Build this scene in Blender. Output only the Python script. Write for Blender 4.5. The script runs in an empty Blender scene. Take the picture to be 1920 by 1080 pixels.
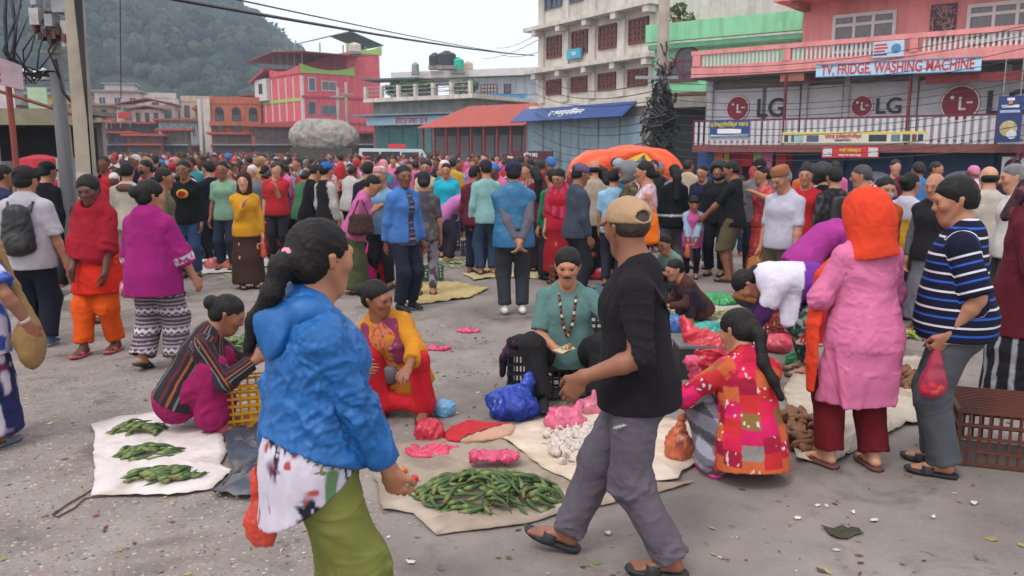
import bpy, math, random
import numpy as np
from mathutils import Vector, Matrix
random.seed(7); RNG = np.random.default_rng(7)
scene = bpy.context.scene
COL = scene.collection
# ------------------------------------------------------------------ camera
FPX, HORIZON, CAMZ = 1550.0, 280.0, 1.885           # focal length in photo pixels, horizon row, lens height
PITCH = math.atan((540 - HORIZON) / FPX)
cam_data = bpy.data.cameras.new('camera'); cam = bpy.data.objects.new('camera', cam_data); COL.objects.link(cam)
cam_data.sensor_width = 36.0; cam_data.lens = 36.0 * FPX / 1920.0
cam_data.clip_start = 0.05; cam_data.clip_end = 3000
cam.location = (0, 0, CAMZ); cam.rotation_euler = (math.pi / 2 - PITCH, 0, 0)
cam_data.dof.use_dof = True; cam_data.dof.focus_distance = 4.6; cam_data.dof.aperture_fstop = 5.6
scene.camera = cam
# ------------------------------------------------------------------ overcast sky and weak wide sun
SUN_EL, SUN_AZ = math.radians(58), math.radians(215)
world = bpy.data.worlds.new('World'); scene.world = world; world.use_nodes = True
nt = world.node_tree; nt.nodes.clear()
sky = nt.nodes.new('ShaderNodeTexSky'); sky.sky_type = 'NISHITA'; sky.sun_disc = False
sky.sun_elevation = SUN_EL; sky.sun_rotation = SUN_AZ; sky.air_density = 1.0; sky.dust_density = 4.0
bg1 = nt.nodes.new('ShaderNodeBackground'); bg1.inputs['Strength'].default_value = 0.05
nt.links.new(sky.outputs[0], bg1.inputs['Color'])
bg2 = nt.nodes.new('ShaderNodeBackground'); bg2.inputs['Color'].default_value = (1.0, 0.985, 1.0, 1); bg2.inputs['Strength'].default_value = 1.4
ad = nt.nodes.new('ShaderNodeAddShader'); wo = nt.nodes.new('ShaderNodeOutputWorld')
nt.links.new(bg1.outputs[0], ad.inputs[0]); nt.links.new(bg2.outputs[0], ad.inputs[1]); nt.links.new(ad.outputs[0], wo.inputs['Surface'])
sun_data = bpy.data.lights.new('sun', 'SUN'); sun_data.energy = 1.5; sun_data.angle = math.radians(14); sun_data.color = (1.0, 0.96, 0.9)
sun = bpy.data.objects.new('sun', sun_data); COL.objects.link(sun)
sun.rotation_euler = (math.pi / 2 - SUN_EL, 0, math.pi - SUN_AZ)
scene.view_settings.view_transform = 'Standard'; scene.view_settings.look = 'None'
scene.view_settings.exposure = -0.12; scene.view_settings.gamma = 1.0
scene.cycles.max_bounces = 5; scene.cycles.diffuse_bounces = 3; scene.cycles.glossy_bounces = 2
scene.cycles.transmission_bounces = 3; scene.cycles.transparent_max_bounces = 8; scene.cycles.volume_bounces = 0
scene.cycles.use_denoising = True; scene.cycles.use_adaptive_sampling = True; scene.cycles.adaptive_threshold = .02
scene.cycles.caustics_reflective = False; scene.cycles.caustics_refractive = False
# ------------------------------------------------------------------ places: a photo pixel as a viewing ray into the real scene
CP, SP = math.cos(PITCH), math.sin(PITCH)
def ray(px, py):
    u, v = (px - 960) / FPX, (540 - py) / FPX
    return np.array([u, CP + v * SP, -SP + v * CP])
def sstep(x): x = min(1, max(0, x)); return x * x * (3 - 2 * x)
def gz(x, y):                                        # the street falls a little towards the shops on the right
    return -0.62 * sstep((y - 13) / 13) * sstep((x + 0.06 * y - 1) / 6)
def gp(px, py):                                      # where a ray meets the ground
    r = ray(px, py); z = 0.0
    for _ in range(12):
        t = (CAMZ - z) / -r[2]; z = gz(r[0] * t, r[1] * t)
    return np.array([r[0] * t, r[1] * t, z])
def at(px, py, Y): r = ray(px, py); t = Y / r[1]; return np.array([r[0] * t, Y, CAMZ + r[2] * t])
# ------------------------------------------------------------------ materials
def srgb(h):
    if isinstance(h, str): h = tuple(int(h[i:i + 2], 16) / 255 for i in (0, 2, 4))
    return tuple(c / 12.92 if c <= 0.04045 else ((c + 0.055) / 1.055) ** 2.4 for c in h)
MATS = {}
class N:                                             # small node-graph helper
    def __init__(s, name):
        s.m = bpy.data.materials.new(name); s.m.use_nodes = True; s.t = s.m.node_tree; s.b = s.t.nodes['Principled BSDF']
    def new(s, typ, **kw):
        n = s.t.nodes.new(typ)
        for k, v in kw.items():
            if k in n.inputs: n.inputs[k].default_value = v
            else: setattr(n, k, v)
        return n
    def link(s, a, b): s.t.links.new(a, b)
    def set(s, **kw):
        for k, v in kw.items(): s.b.inputs[k.replace('_', ' ')].default_value = v
    def noise(s, scale, detail=4, rough=0.6, coord='Object', stretch=None):
        tc = s.new('ShaderNodeTexCoord'); o = tc.outputs[coord]
        if stretch:
            mp = s.new('ShaderNodeMapping'); mp.inputs['Scale'].default_value = stretch; s.link(o, mp.inputs[0]); o = mp.outputs[0]
        n = s.new('ShaderNodeTexNoise', Scale=scale, Detail=detail, Roughness=rough); s.link(o, n.inputs['Vector']); return n.outputs['Fac']
    def ramp(s, fac, stops):
        r = s.new('ShaderNodeValToRGB'); e = r.color_ramp.elements
        while len(e) < len(stops): e.new(0.5)
        for el, (p, c) in zip(e, stops): el.position = p; el.color = (*c, 1) if len(c) == 3 else c
        s.link(fac, r.inputs[0]); return r.outputs[0]
    def mix(s, a, b, fac=0.5, mode='MIX'):
        m = s.new('ShaderNodeMix', data_type='RGBA', blend_type=mode)
        for sock, v in ((m.inputs[0], fac), (m.inputs[6], a), (m.inputs[7], b)):
            if hasattr(v, 'is_linked'): s.link(v, sock)
            else: sock.default_value = (*v, 1) if isinstance(v, tuple) and len(v) == 3 else v
        return m.outputs[2]
    def bump(s, h, strength=0.3, dist=0.01):
        b = s.new('ShaderNodeBump', Strength=strength, Distance=dist); s.link(h, b.inputs['Height'])
        prev = s.b.inputs['Normal']
        if prev.is_linked: s.link(prev.links[0].from_socket, b.inputs['Normal'])
        s.link(b.outputs[0], s.b.inputs['Normal'])
    def col(s, c):
        if hasattr(c, 'is_linked'): s.link(c, s.b.inputs['Base Color'])
        else: s.b.inputs['Base Color'].default_value = (*c, 1)
def paint(name, c, rough=0.7, var=0.25, scale=2.0, bump=0.1, bscale=40, metal=0.0, spec=0.4, streak=None):
    """a plain painted, plastered or plastic surface with uneven wear"""
    if name in MATS: return MATS[name]
    n = N(name); c = srgb(c) if isinstance(c, str) else c
    f = n.noise(scale, 3, 0.65, stretch=streak)
    co = n.ramp(f, [(0.3, tuple(x * (1 - var) for x in c)), (0.55, c), (0.75, tuple(min(1, x * (1 + var * .5)) for x in c))])
    if scale <= 1.6 and bump: co = n.mix(co, n.ramp(n.noise(1.0, 3, .7, stretch=(2.2, 2.2, .22)), [(.34, (.56, .54, .50)), (.55, (1, 1, 1))]), .5, 'MULTIPLY')   # rain streaks
    n.col(co)
    n.set(Roughness=rough, Metallic=metal); n.b.inputs['Specular IOR Level'].default_value = spec
    if bump: n.bump(n.noise(bscale, 2), bump, 0.01)
    MATS[name] = n.m; return n.m
def attr_mat(name, rough=0.85, bumps=((60, .25, .004), (420, .2, .001)), sheen=0.0, var=0.16, spec=0.25, alpha=1.0, stretch=None, crease=None):
    """surface whose own colours (dye, print, skin tone) sit on the mesh as a colour attribute"""
    n = N(name)
    a = n.new('ShaderNodeAttribute', attribute_name='Col')
    c = a.outputs['Color']
    f = n.noise(9, 2); c = n.mix(c, n.ramp(f, [(0.3, (1 - var,) * 3), (0.7, (1 + var * .4,) * 3)]), 1.0, 'MULTIPLY')
    n.col(c); n.set(Roughness=rough); n.b.inputs['Specular IOR Level'].default_value = spec
    if sheen: n.b.inputs['Sheen Weight'].default_value = sheen
    for sc, st, di in bumps: n.bump(n.noise(sc, 1, stretch=stretch), st, di)
    if crease:
        tc = n.new('ShaderNodeTexCoord'); mp = n.new('ShaderNodeMapping'); mp.inputs['Scale'].default_value = (1, 1, .55); mp.inputs['Rotation'].default_value = (.3, .4, .2); n.link(tc.outputs['Object'], mp.inputs[0])
        rn = n.new('ShaderNodeTexNoise', noise_type='RIDGED_MULTIFRACTAL', Scale=crease[0], Detail=1.5, Roughness=.5, Distortion=.7); n.link(mp.outputs[0], rn.inputs['Vector']); n.bump(rn.outputs['Fac'], crease[1], crease[2])
    if alpha < 1: n.b.inputs['Alpha'].default_value = alpha
    MATS[name] = n.m; return n.m
CLOTH = attr_mat('woven cloth', 0.88, ((480, .2, .001),), crease=(6, .42, .02))
KNIT = attr_mat('soft cotton', 0.95, ((300, .25, .0015),), crease=(5, .32, .02))
NYLON = attr_mat('shell nylon', 0.5, ((60, .25, .004),), spec=0.45, crease=(7, .65, .022))
SKIN = attr_mat('skin', 0.52, ((120, .12, .002),), var=0.14, spec=0.45)
HAIR = attr_mat('hair', 0.62, ((170, .9, .006),), var=0.5, spec=0.3, stretch=(1, .06, .06))
RUBBER = attr_mat('moulded rubber', 0.6, ((150, .15, .002),), spec=0.4)
FILM = attr_mat('thin plastic film', 0.25, ((130, .4, .003),), var=0.2, spec=0.6, alpha=0.8, crease=(16, .8, .02))
PRODUCE = attr_mat('vegetable skin', 0.62, ((70, .3, .003),), var=0.3, spec=0.4)
def stripe_mat(name, cols, widths):
    n = N(name); a = n.new('ShaderNodeAttribute', attribute_name='sv'); m = n.new('ShaderNodeMath', operation='DIVIDE'); n.link(a.outputs['Fac'], m.inputs[0]); m.inputs[1].default_value = sum(widths); f = n.new('ShaderNodeMath', operation='FRACT'); n.link(m.outputs[0], f.inputs[0]); st, p = [], 0
    for c, w in zip(cols, widths): st.append((p / sum(widths), srgb(c))); p += w
    c = n.ramp(f.outputs[0], st); [q for q in n.t.nodes if q.type == 'VALTORGB'][0].color_ramp.interpolation = 'CONSTANT'; n.col(c); n.set(Roughness=.92); n.b.inputs['Specular IOR Level'].default_value = .2; n.bump(n.noise(320, 2), .25, .0015); return n.m
# ------------------------------------------------------------------ mesh and object helpers
def mesh_from(name, V, F, mats=(), smooth=False, colors=None, midx=None):
    """V (n,3), F list of tuples or (m,k) array"""
    me = bpy.data.meshes.new(name)
    V = np.asarray(V, np.float32)
    if isinstance(F, np.ndarray) and F.ndim == 2:
        m, k = F.shape
        me.vertices.add(len(V)); me.vertices.foreach_set('co', V.ravel())
        me.loops.add(m * k); me.loops.foreach_set('vertex_index', F.astype(np.int32).ravel())
        me.polygons.add(m); me.polygons.foreach_set('loop_start', np.arange(0, m * k, k, dtype=np.int32))
        me.polygons.foreach_set('loop_total', np.full(m, k, np.int32))
        me.update(calc_edges=True)
    else:
        me.from_pydata([tuple(map(float, v)) for v in V], [], [tuple(int(i) for i in f) for f in F]); me.update()
    if smooth: me.polygons.foreach_set('use_smooth', np.ones(len(me.polygons), bool))
    for mt in mats: me.materials.append(mt)
    if midx is not None: me.polygons.foreach_set('material_index', np.asarray(midx, np.int32))
    if colors is not None:
        a = me.attributes.new('Col', 'FLOAT_COLOR', 'POINT')
        c = np.ones((len(V), 4), np.float32); c[:, :3] = colors; a.data.foreach_set('color', c.ravel())
    return me
def link(name, me, parent=None, loc=None, rz=0.0):
    o = bpy.data.objects.new(name, me); COL.objects.link(o)
    if parent is not None: o.parent = parent
    if loc is not None: o.location = loc
    if rz: o.rotation_euler = (0, 0, rz)
    return o
def tag(o, label=None, cat=None, group=None, kind=None):
    if label: o['label'] = label
    if cat: o['category'] = cat
    if group: o['group'] = group
    if kind: o['kind'] = kind
    return o
def thing(name, label, cat, loc=(0, 0, 0), rz=0.0, group=None): return tag(link(name, None, None, loc, rz), label, cat, group)
class MB:
    """collects boxes, bars, tubes and sheets into one mesh"""
    def __init__(s): s.V = []; s.F = []; s.M = []; s.mi = 0
    def add(s, V, F):
        o = len(s.V); s.V += [tuple(v) for v in V]; s.F += [tuple(i + o for i in f) for f in F]; s.M += [s.mi] * len(F); return s
    def box(s, x0, x1, y0, y1, z0, z1):
        V = [(x, y, z) for z in (z0, z1) for y in (y0, y1) for x in (x0, x1)]
        return s.add(V, [(0, 2, 3, 1), (4, 5, 7, 6), (0, 1, 5, 4), (2, 6, 7, 3), (0, 4, 6, 2), (1, 3, 7, 5)])
    def prism(s, pts, y0, y1):                       # outline in x,z pushed along y (counter-clockwise seen from -y)
        n = len(pts); V = [(x, y0, z) for x, z in pts] + [(x, y1, z) for x, z in pts]
        return s.add(V, [tuple(range(n)), tuple(range(2 * n - 1, n - 1, -1))] + [(i, i + n, (i + 1) % n + n, (i + 1) % n) for i in range(n)])
    def slab(s, pts, z0, z1):                        # outline in x,y pushed up
        n = len(pts); V = [(x, y, z0) for x, y in pts] + [(x, y, z1) for x, y in pts]
        return s.add(V, [tuple(range(n - 1, -1, -1)), tuple(range(n, 2 * n))] + [(i, (i + 1) % n, (i + 1) % n + n, i + n) for i in range(n)])
    def bar(s, a, b, w, d=None):
        a, b = Vector(a), Vector(b); d = d or w; ax = (b - a).normalized()
        up = Vector((0, 0, 1)) if abs(ax.z) < .95 else Vector((0, 1, 0))
        sx = ax.cross(up).normalized() * w / 2; sy = sx.cross(ax).normalized() * d / 2
        V = [p + i * sx + j * sy for p in (a, b) for i, j in ((-1, -1), (1, -1), (1, 1), (-1, 1))]
        return s.add(V, [(3, 2, 1, 0), (4, 5, 6, 7)] + [(i, (i + 1) % 4, (i + 1) % 4 + 4, i + 4) for i in range(4)])
    def tube(s, pts, r, n=8, cap=True):
        pts = [Vector(p) for p in pts]; R = r if isinstance(r, (list, tuple)) else [r] * len(pts); V = []; F = []
        for i, p in enumerate(pts):
            ax = (pts[min(i + 1, len(pts) - 1)] - pts[max(i - 1, 0)]).normalized()
            up = Vector((0, 0, 1)) if abs(ax.z) < .9 else Vector((0, 1, 0))
            sx = ax.cross(up).normalized(); sy = sx.cross(ax)
            V += [p + R[i] * (math.cos(t) * sx + math.sin(t) * sy) for t in [2 * math.pi * k / n for k in range(n)]]
        for i in range(len(pts) - 1):
            F += [(i * n + k, i * n + (k + 1) % n, (i + 1) * n + (k + 1) % n, (i + 1) * n + k) for k in range(n)]
        if cap: F += [tuple(range(n - 1, -1, -1)), tuple(range((len(pts) - 1) * n, len(pts) * n))]
        return s.add(V, F)
    def lathe(s, prof, n=16, c=(0, 0, 0)):
        V = [(c[0] + r * math.cos(2 * math.pi * k / n), c[1] + r * math.sin(2 * math.pi * k / n), c[2] + z) for r, z in prof for k in range(n)]
        F = [(i * n + k, i * n + (k + 1) % n, (i + 1) * n + (k + 1) % n, (i + 1) * n + k) for i in range(len(prof) - 1) for k in range(n)]
        F += [tuple(range(n - 1, -1, -1)), tuple(range((len(prof) - 1) * n, len(prof) * n))]
        return s.add(V, F)
    def mesh(s, name, mats, smooth=False):
        mats = mats if isinstance(mats, (list, tuple)) else [mats]
        return mesh_from(name, s.V, s.F, mats, smooth, midx=s.M)
    def build(s, name, mats, parent=None, loc=None, smooth=False): return link(name, s.mesh(name, mats, smooth), parent, loc)
def part(name, mat, parent, *boxes):
    m = MB()
    for b in boxes: m.box(*b)
    return m.build(name, mat, parent)
# ------------------------------------------------------------------ noise
def _h(i, j, k):
    n = (i * 374761393 + j * 668265263 + k * 2147483647 + 12345) & 0xffffffff
    n = ((n ^ (n >> 13)) * 1274126177) & 0xffffffff
    return ((n ^ (n >> 16)) & 0xffff).astype(np.float32) / 32767.5 - 1
def vnoise(P):
    P = np.asarray(P, np.float64); I = np.floor(P).astype(np.int64); f = (P - I).astype(np.float32); u = f * f * (3 - 2 * f)
    i, j, k = I[:, 0], I[:, 1], I[:, 2]; r = 0
    for a in (0, 1):
        for b in (0, 1):
            for c in (0, 1):
                w = (u[:, 0] if a else 1 - u[:, 0]) * (u[:, 1] if b else 1 - u[:, 1]) * (u[:, 2] if c else 1 - u[:, 2])
                r = r + w * _h(i + a, j + b, k + c)
    return r
def fbm(P, o=3):
    P = np.asarray(P); r = 0; a = 1
    for k in range(o): r = r + a * vnoise(P * 2 ** k + 17.3 * k); a *= .5
    return r
# ------------------------------------------------------------------ soft solids: blended limbs meshed on a grid (surface nets)
def nrm(v): v = np.asarray(v, float); return v / (np.linalg.norm(v) + 1e-12)
def rx(a): c, s = math.cos(a), math.sin(a); return np.array([[1, 0, 0], [0, c, -s], [0, s, c]])
def ry(a): c, s = math.cos(a), math.sin(a); return np.array([[c, 0, s], [0, 1, 0], [-s, 0, c]])
def rz(a): c, s = math.cos(a), math.sin(a); return np.array([[c, -s, 0], [s, c, 0], [0, 0, 1]])
D = math.radians
class E:
    """tapered limb of elliptic section from p0 to p1; (a along side, b across) at each end"""
    def __init__(s, p0, p1, r0, r1=None, side=(1, 0, 0), k=.03, tag='', s0=0., cap=None, front=None):
        s.p0 = np.asarray(p0, float); s.p1 = np.asarray(p1, float); r1 = r0 if r1 is None else r1
        s.a0, s.b0 = r0 if isinstance(r0, tuple) else (r0, r0); s.a1, s.b1 = r1 if isinstance(r1, tuple) else (r1, r1)
        ax = s.p1 - s.p0; s.L = np.linalg.norm(ax)
        if s.L < 1e-5: ax = np.array([0, 0, 1.]); s.L = 1e-5; s.p1 = s.p0 + ax * 1e-5
        s.u = nrm(ax); sd = np.asarray(side, float); sd = sd - s.u * (sd @ s.u)
        if np.linalg.norm(sd) < 1e-3: sd = np.cross(s.u, (0.3, .9, .1))
        s.sd = nrm(sd); s.f = np.cross(s.u, s.sd); s.k = k; s.tag = tag; s.s0 = s0
        s.c = cap if cap else min(max(s.a0, s.a1), max(s.b0, s.b1))
    def bb(s, pad):
        r = max(s.a0, s.b0, s.a1, s.b1, s.c) + pad
        return np.minimum(s.p0, s.p1) - r, np.maximum(s.p0, s.p1) + r
    def d(s, x, y, z, want=False):
        X, Y, Z = x - s.p0[0], y - s.p0[1], z - s.p0[2]; u, sd, f = s.u, s.sd, s.f
        al = X * u[0] + Y * u[1] + Z * u[2]; t = np.clip(al / s.L, 0, 1); la = al - t * s.L
        ls = X * sd[0] + Y * sd[1] + Z * sd[2]; lf = X * f[0] + Y * f[1] + Z * f[2]
        a = s.a0 + (s.a1 - s.a0) * t; b = s.b0 + (s.b1 - s.b0) * t
        r = np.sqrt((ls / a) ** 2 + (lf / b) ** 2 + (la / s.c) ** 2) + 1e-6
        q = np.sqrt(ls * ls + lf * lf + la * la)
        dd = np.where(r > .02, q - q / r, -np.minimum(a, b))
        return (dd, t, np.arctan2(lf / b, ls / a)) if want else dd
class Ell:
    def __init__(s, c, rad, R=None, k=.03, tag='', s0=0.):
        s.c = np.asarray(c, float); s.rad = tuple(rad) if np.ndim(rad) else (rad,) * 3; s.R = np.eye(3) if R is None else R; s.k = k; s.tag = tag; s.s0 = s0
        s.L = 0.; s.u = s.R[:, 2]
    def bb(s, pad): r = max(s.rad) + pad; return s.c - r, s.c + r
    def d(s, x, y, z, want=False):
        X, Y, Z = x - s.c[0], y - s.c[1], z - s.c[2]; R = s.R
        l = [(X * R[0, i] + Y * R[1, i] + Z * R[2, i]) for i in range(3)]
        r = np.sqrt(sum((l[i] / s.rad[i]) ** 2 for i in range(3))) + 1e-6
        q = np.sqrt(l[0] ** 2 + l[1] ** 2 + l[2] ** 2)
        dd = np.where(r > .02, q - q / r, -min(s.rad))
        return (dd, np.zeros_like(dd), np.arctan2(l[1], l[0])) if want else dd
class G:
    """solids blended together, then trimmed by planes and hollowed, then blended into the rest"""
    def __init__(s, prims, clips=(), subs=(), k=.02, tag=''):
        s.prims = list(prims); s.clips = list(clips); s.subs = list(subs); s.k = k
        if tag:
            for p in s.prims: p.tag = p.tag or tag
def smin(A, B, k):
    if k <= 0: return np.minimum(A, B)
    h = np.maximum(k - np.abs(A - B), 0); return np.minimum(A, B) - h * h * (.25 / k)
_C8 = [(i, j, k) for i in (0, 1) for j in (0, 1) for k in (0, 1)]
_E12 = [(a, b) for a in range(8) for b in range(a + 1, 8) if sum(x != y for x, y in zip(_C8[a], _C8[b])) == 1]
def nets(F, lo, h):
    S = F < 0; n = np.array(F.shape) - 1
    cnt = np.zeros(n, np.int8)
    for i, j, k in _C8: cnt += S[i:i + n[0], j:j + n[1], k:k + n[2]]
    I = np.argwhere((cnt > 0) & (cnt < 8))
    if len(I) == 0: return np.zeros((0, 3)), np.zeros((0, 4), np.int32)
    val = np.stack([F[I[:, 0] + i, I[:, 1] + j, I[:, 2] + k] for i, j, k in _C8], 1)
    acc = np.zeros((len(I), 3)); num = np.zeros(len(I)); C8 = np.array(_C8, float)
    for a, b in _E12:
        m = (val[:, a] < 0) != (val[:, b] < 0); t = np.where(m, val[:, a] / (val[:, a] - val[:, b] + 1e-12), 0)
        acc += m[:, None] * (C8[a] + t[:, None] * (C8[b] - C8[a])); num += m
    V = (I + acc / num[:, None]) * h + lo
    ids = np.full(n, -1, np.int32); ids[I[:, 0], I[:, 1], I[:, 2]] = np.arange(len(I))
    Q = []
    for ax in range(3):
        b, c = (ax + 1) % 3, (ax + 2) % 3
        sl0 = [slice(None)] * 3; sl1 = [slice(None)] * 3; sl0[ax] = slice(0, -1); sl1[ax] = slice(1, None)
        S0, S1 = S[tuple(sl0)], S[tuple(sl1)]; e = np.argwhere(S0 != S1)
        ok = (e[:, b] > 0) & (e[:, c] > 0) & (e[:, b] < n[b]) & (e[:, c] < n[c]); e = e[ok]
        fl = S0[e[:, 0], e[:, 1], e[:, 2]]
        q = []
        for db, dc in ((-1, -1), (0, -1), (0, 0), (-1, 0)):
            w = e.copy(); w[:, b] += db; w[:, c] += dc; q.append(ids[w[:, 0], w[:, 1], w[:, 2]])
        q = np.stack(q, 1); q[~fl] = q[~fl][:, ::-1]; Q.append(q)
    return V, np.concatenate(Q)
def vnormals(V, Q):
    fn = np.cross(V[Q[:, 2]] - V[Q[:, 0]], V[Q[:, 3]] - V[Q[:, 1]]); n = np.zeros_like(V)
    for k in range(3):
        for c in range(4): n[:, k] += np.bincount(Q[:, c], fn[:, k], len(V))
    return n / (np.linalg.norm(n, axis=1, keepdims=True) + 1e-12)
def relax(V, Q, val, it=1):
    for _ in range(it):
        s = np.zeros_like(val); w = np.zeros(len(V))
        for c in range(4):
            a, b = Q[:, c], Q[:, (c + 1) % 4]
            w += np.bincount(a, minlength=len(V)) + np.bincount(b, minlength=len(V))
            if val.ndim == 1: s += np.bincount(a, val[b], len(V)) + np.bincount(b, val[a], len(V))
            else:
                for k in range(val.shape[1]): s[:, k] += np.bincount(a, val[b, k], len(V)) + np.bincount(b, val[a, k], len(V))
        w = np.maximum(w, 1); val = .5 * val + .5 * (s / w if val.ndim == 1 else s / w[:, None])
    return val
class Solid:
    """mesh of the groups plus, for every vertex, the nearest limb, its length coordinate s and angle"""
    def __init__(s, groups, h, smooth=0, grow=0.0):
        lo = np.full(3, 9e9); hi = -lo
        for g in groups:
            for p in g.prims:
                a, b = p.bb(.01 + grow); lo = np.minimum(lo, a); hi = np.maximum(hi, b)
        lo = lo - 3 * h; n = np.ceil((hi - lo) / h).astype(int) + 4
        ax = [(lo[i] + h * np.arange(n[i])).astype(np.float32) for i in range(3)]
        F = np.full(n, 1., np.float32)
        def sl(a, b):
            i0 = np.maximum(np.floor((a - lo) / h).astype(int), 0); i1 = np.minimum(np.ceil((b - lo) / h).astype(int) + 1, n); i1 = np.maximum(i1, i0 + 1)
            return tuple(slice(i0[i], i1[i]) for i in range(3))
        def pts(S): return ax[0][S[0]][:, None, None], ax[1][S[1]][None, :, None], ax[2][S[2]][None, None, :]
        for g in groups:
            glo = np.full(3, 9e9); ghi = -glo
            for p in g.prims: a, b = p.bb(p.k * .6 + g.k * .6 + 2.5 * h + grow); glo = np.minimum(glo, a); ghi = np.maximum(ghi, b)
            S = sl(glo, ghi); B = np.full([q.stop - q.start for q in S], 1., np.float32)
            for p in g.prims:
                a, b = p.bb(p.k * .6 + g.k * .6 + 2.5 * h + grow); T = sl(a, b); U = tuple(slice(T[i].start - S[i].start, T[i].stop - S[i].start) for i in range(3))
                B[U] = smin(B[U], p.d(*pts(T)), p.k)
            if grow: B -= grow
            for p in g.subs:
                a, b = p.bb(p.k + 2 * h); T = sl(a, b)
                T = tuple(slice(max(T[i].start, S[i].start), min(T[i].stop, S[i].stop)) for i in range(3))
                if any(q.stop <= q.start for q in T): continue
                U = tuple(slice(T[i].start - S[i].start, T[i].stop - S[i].start) for i in range(3))
                B[U] = -smin(-B[U], p.d(*pts(T)), p.k)
            x, y, z = pts(S)
            for c, nn in g.clips:
                nn = nrm(nn); B = np.maximum(B, (x - c[0]) * nn[0] + (y - c[1]) * nn[1] + (z - c[2]) * nn[2])
            F[S] = smin(F[S], B, g.k)
        s.V, s.Q = nets(F, lo, h); s.h = h
        if smooth: s.V = relax(s.V, s.Q, s.V, smooth)
        s.prims = [p for g in groups for p in g.prims]; s.attrs()
    def attrs(s):
        V = s.V; best = np.full(len(V), 9e9); s.s = np.zeros(len(V)); s.ang = np.zeros(len(V)); s.ip = np.zeros(len(V), int); s.ax = np.zeros((len(V), 3))
        for i, p in enumerate(s.prims):
            d, t, a = p.d(V[:, 0], V[:, 1], V[:, 2], True); m = d < best; best[m] = d[m]
            s.s[m] = p.s0 + t[m] * p.L; s.ang[m] = a[m]; s.ip[m] = i; s.ax[m] = p.u
        tags = np.array([p.tag for p in s.prims] + ['']); s.tag = tags[s.ip]
        s.N = vnormals(s.V, s.Q) if len(V) else V
    def fold(s, amp, freq=14, along=.25, seed=0, mask=None, wander=.7):
        """cloth folds: ridges that run along the limb (along<1) or round it (along>1)"""
        if amp == 0 or not len(s.V): return s
        ax = relax(s.V, s.Q, s.ax, 3); p_ = s.V * 2.3 + seed; ax = ax + wander * np.stack([vnoise(p_), vnoise(p_ + 40), vnoise(p_ + 80)], 1); ax /= np.linalg.norm(ax, axis=1, keepdims=True) + 1e-9
        al = (s.V * ax).sum(1, keepdims=True) * ax
        q = (s.V - al) * freq + al * freq * along + seed * 7.7
        w = fbm(q * .45 + 5.1, 2)[:, None] * .9
        r = 2 * (1 - np.abs(vnoise(q + w))) ** 4 - .5; r2 = 2 * (1 - np.abs(vnoise(q * 2.1 + w + 31))) ** 4 - .5
        v = (r * .62 + r2 * .38) * amp
        if mask is not None: v = v * mask
        s.V = s.V + s.N * relax(s.V, s.Q, v, 1)[:, None]; s.N = vnormals(s.V, s.Q); return s
def chain(pts, rads, side=(1, 0, 0), k=.03, tag='', s0=0.):
    out = []; s = s0
    for i in range(len(pts) - 1):
        e = E(pts[i], pts[i + 1], rads[i], rads[i + 1], side if not isinstance(side, list) else side[i], k, tag, s); s += e.L; out.append(e)
    return out
def ik(a, t, l1, l2, pole):
    a, t = np.asarray(a, float), np.asarray(t, float); d = np.linalg.norm(t - a); m = (l1 + l2) * .999; u = (t - a) / (d + 1e-9)
    if d > m: t = a + u * m; d = m
    d = max(d, abs(l1 - l2) + .01); x = (l1 * l1 - l2 * l2 + d * d) / (2 * d); hh = math.sqrt(max(l1 * l1 - x * x, 0))
    p = np.asarray(pole, float); p = nrm(p - u * (p @ u)); return a + u * x + p * hh, t
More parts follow.
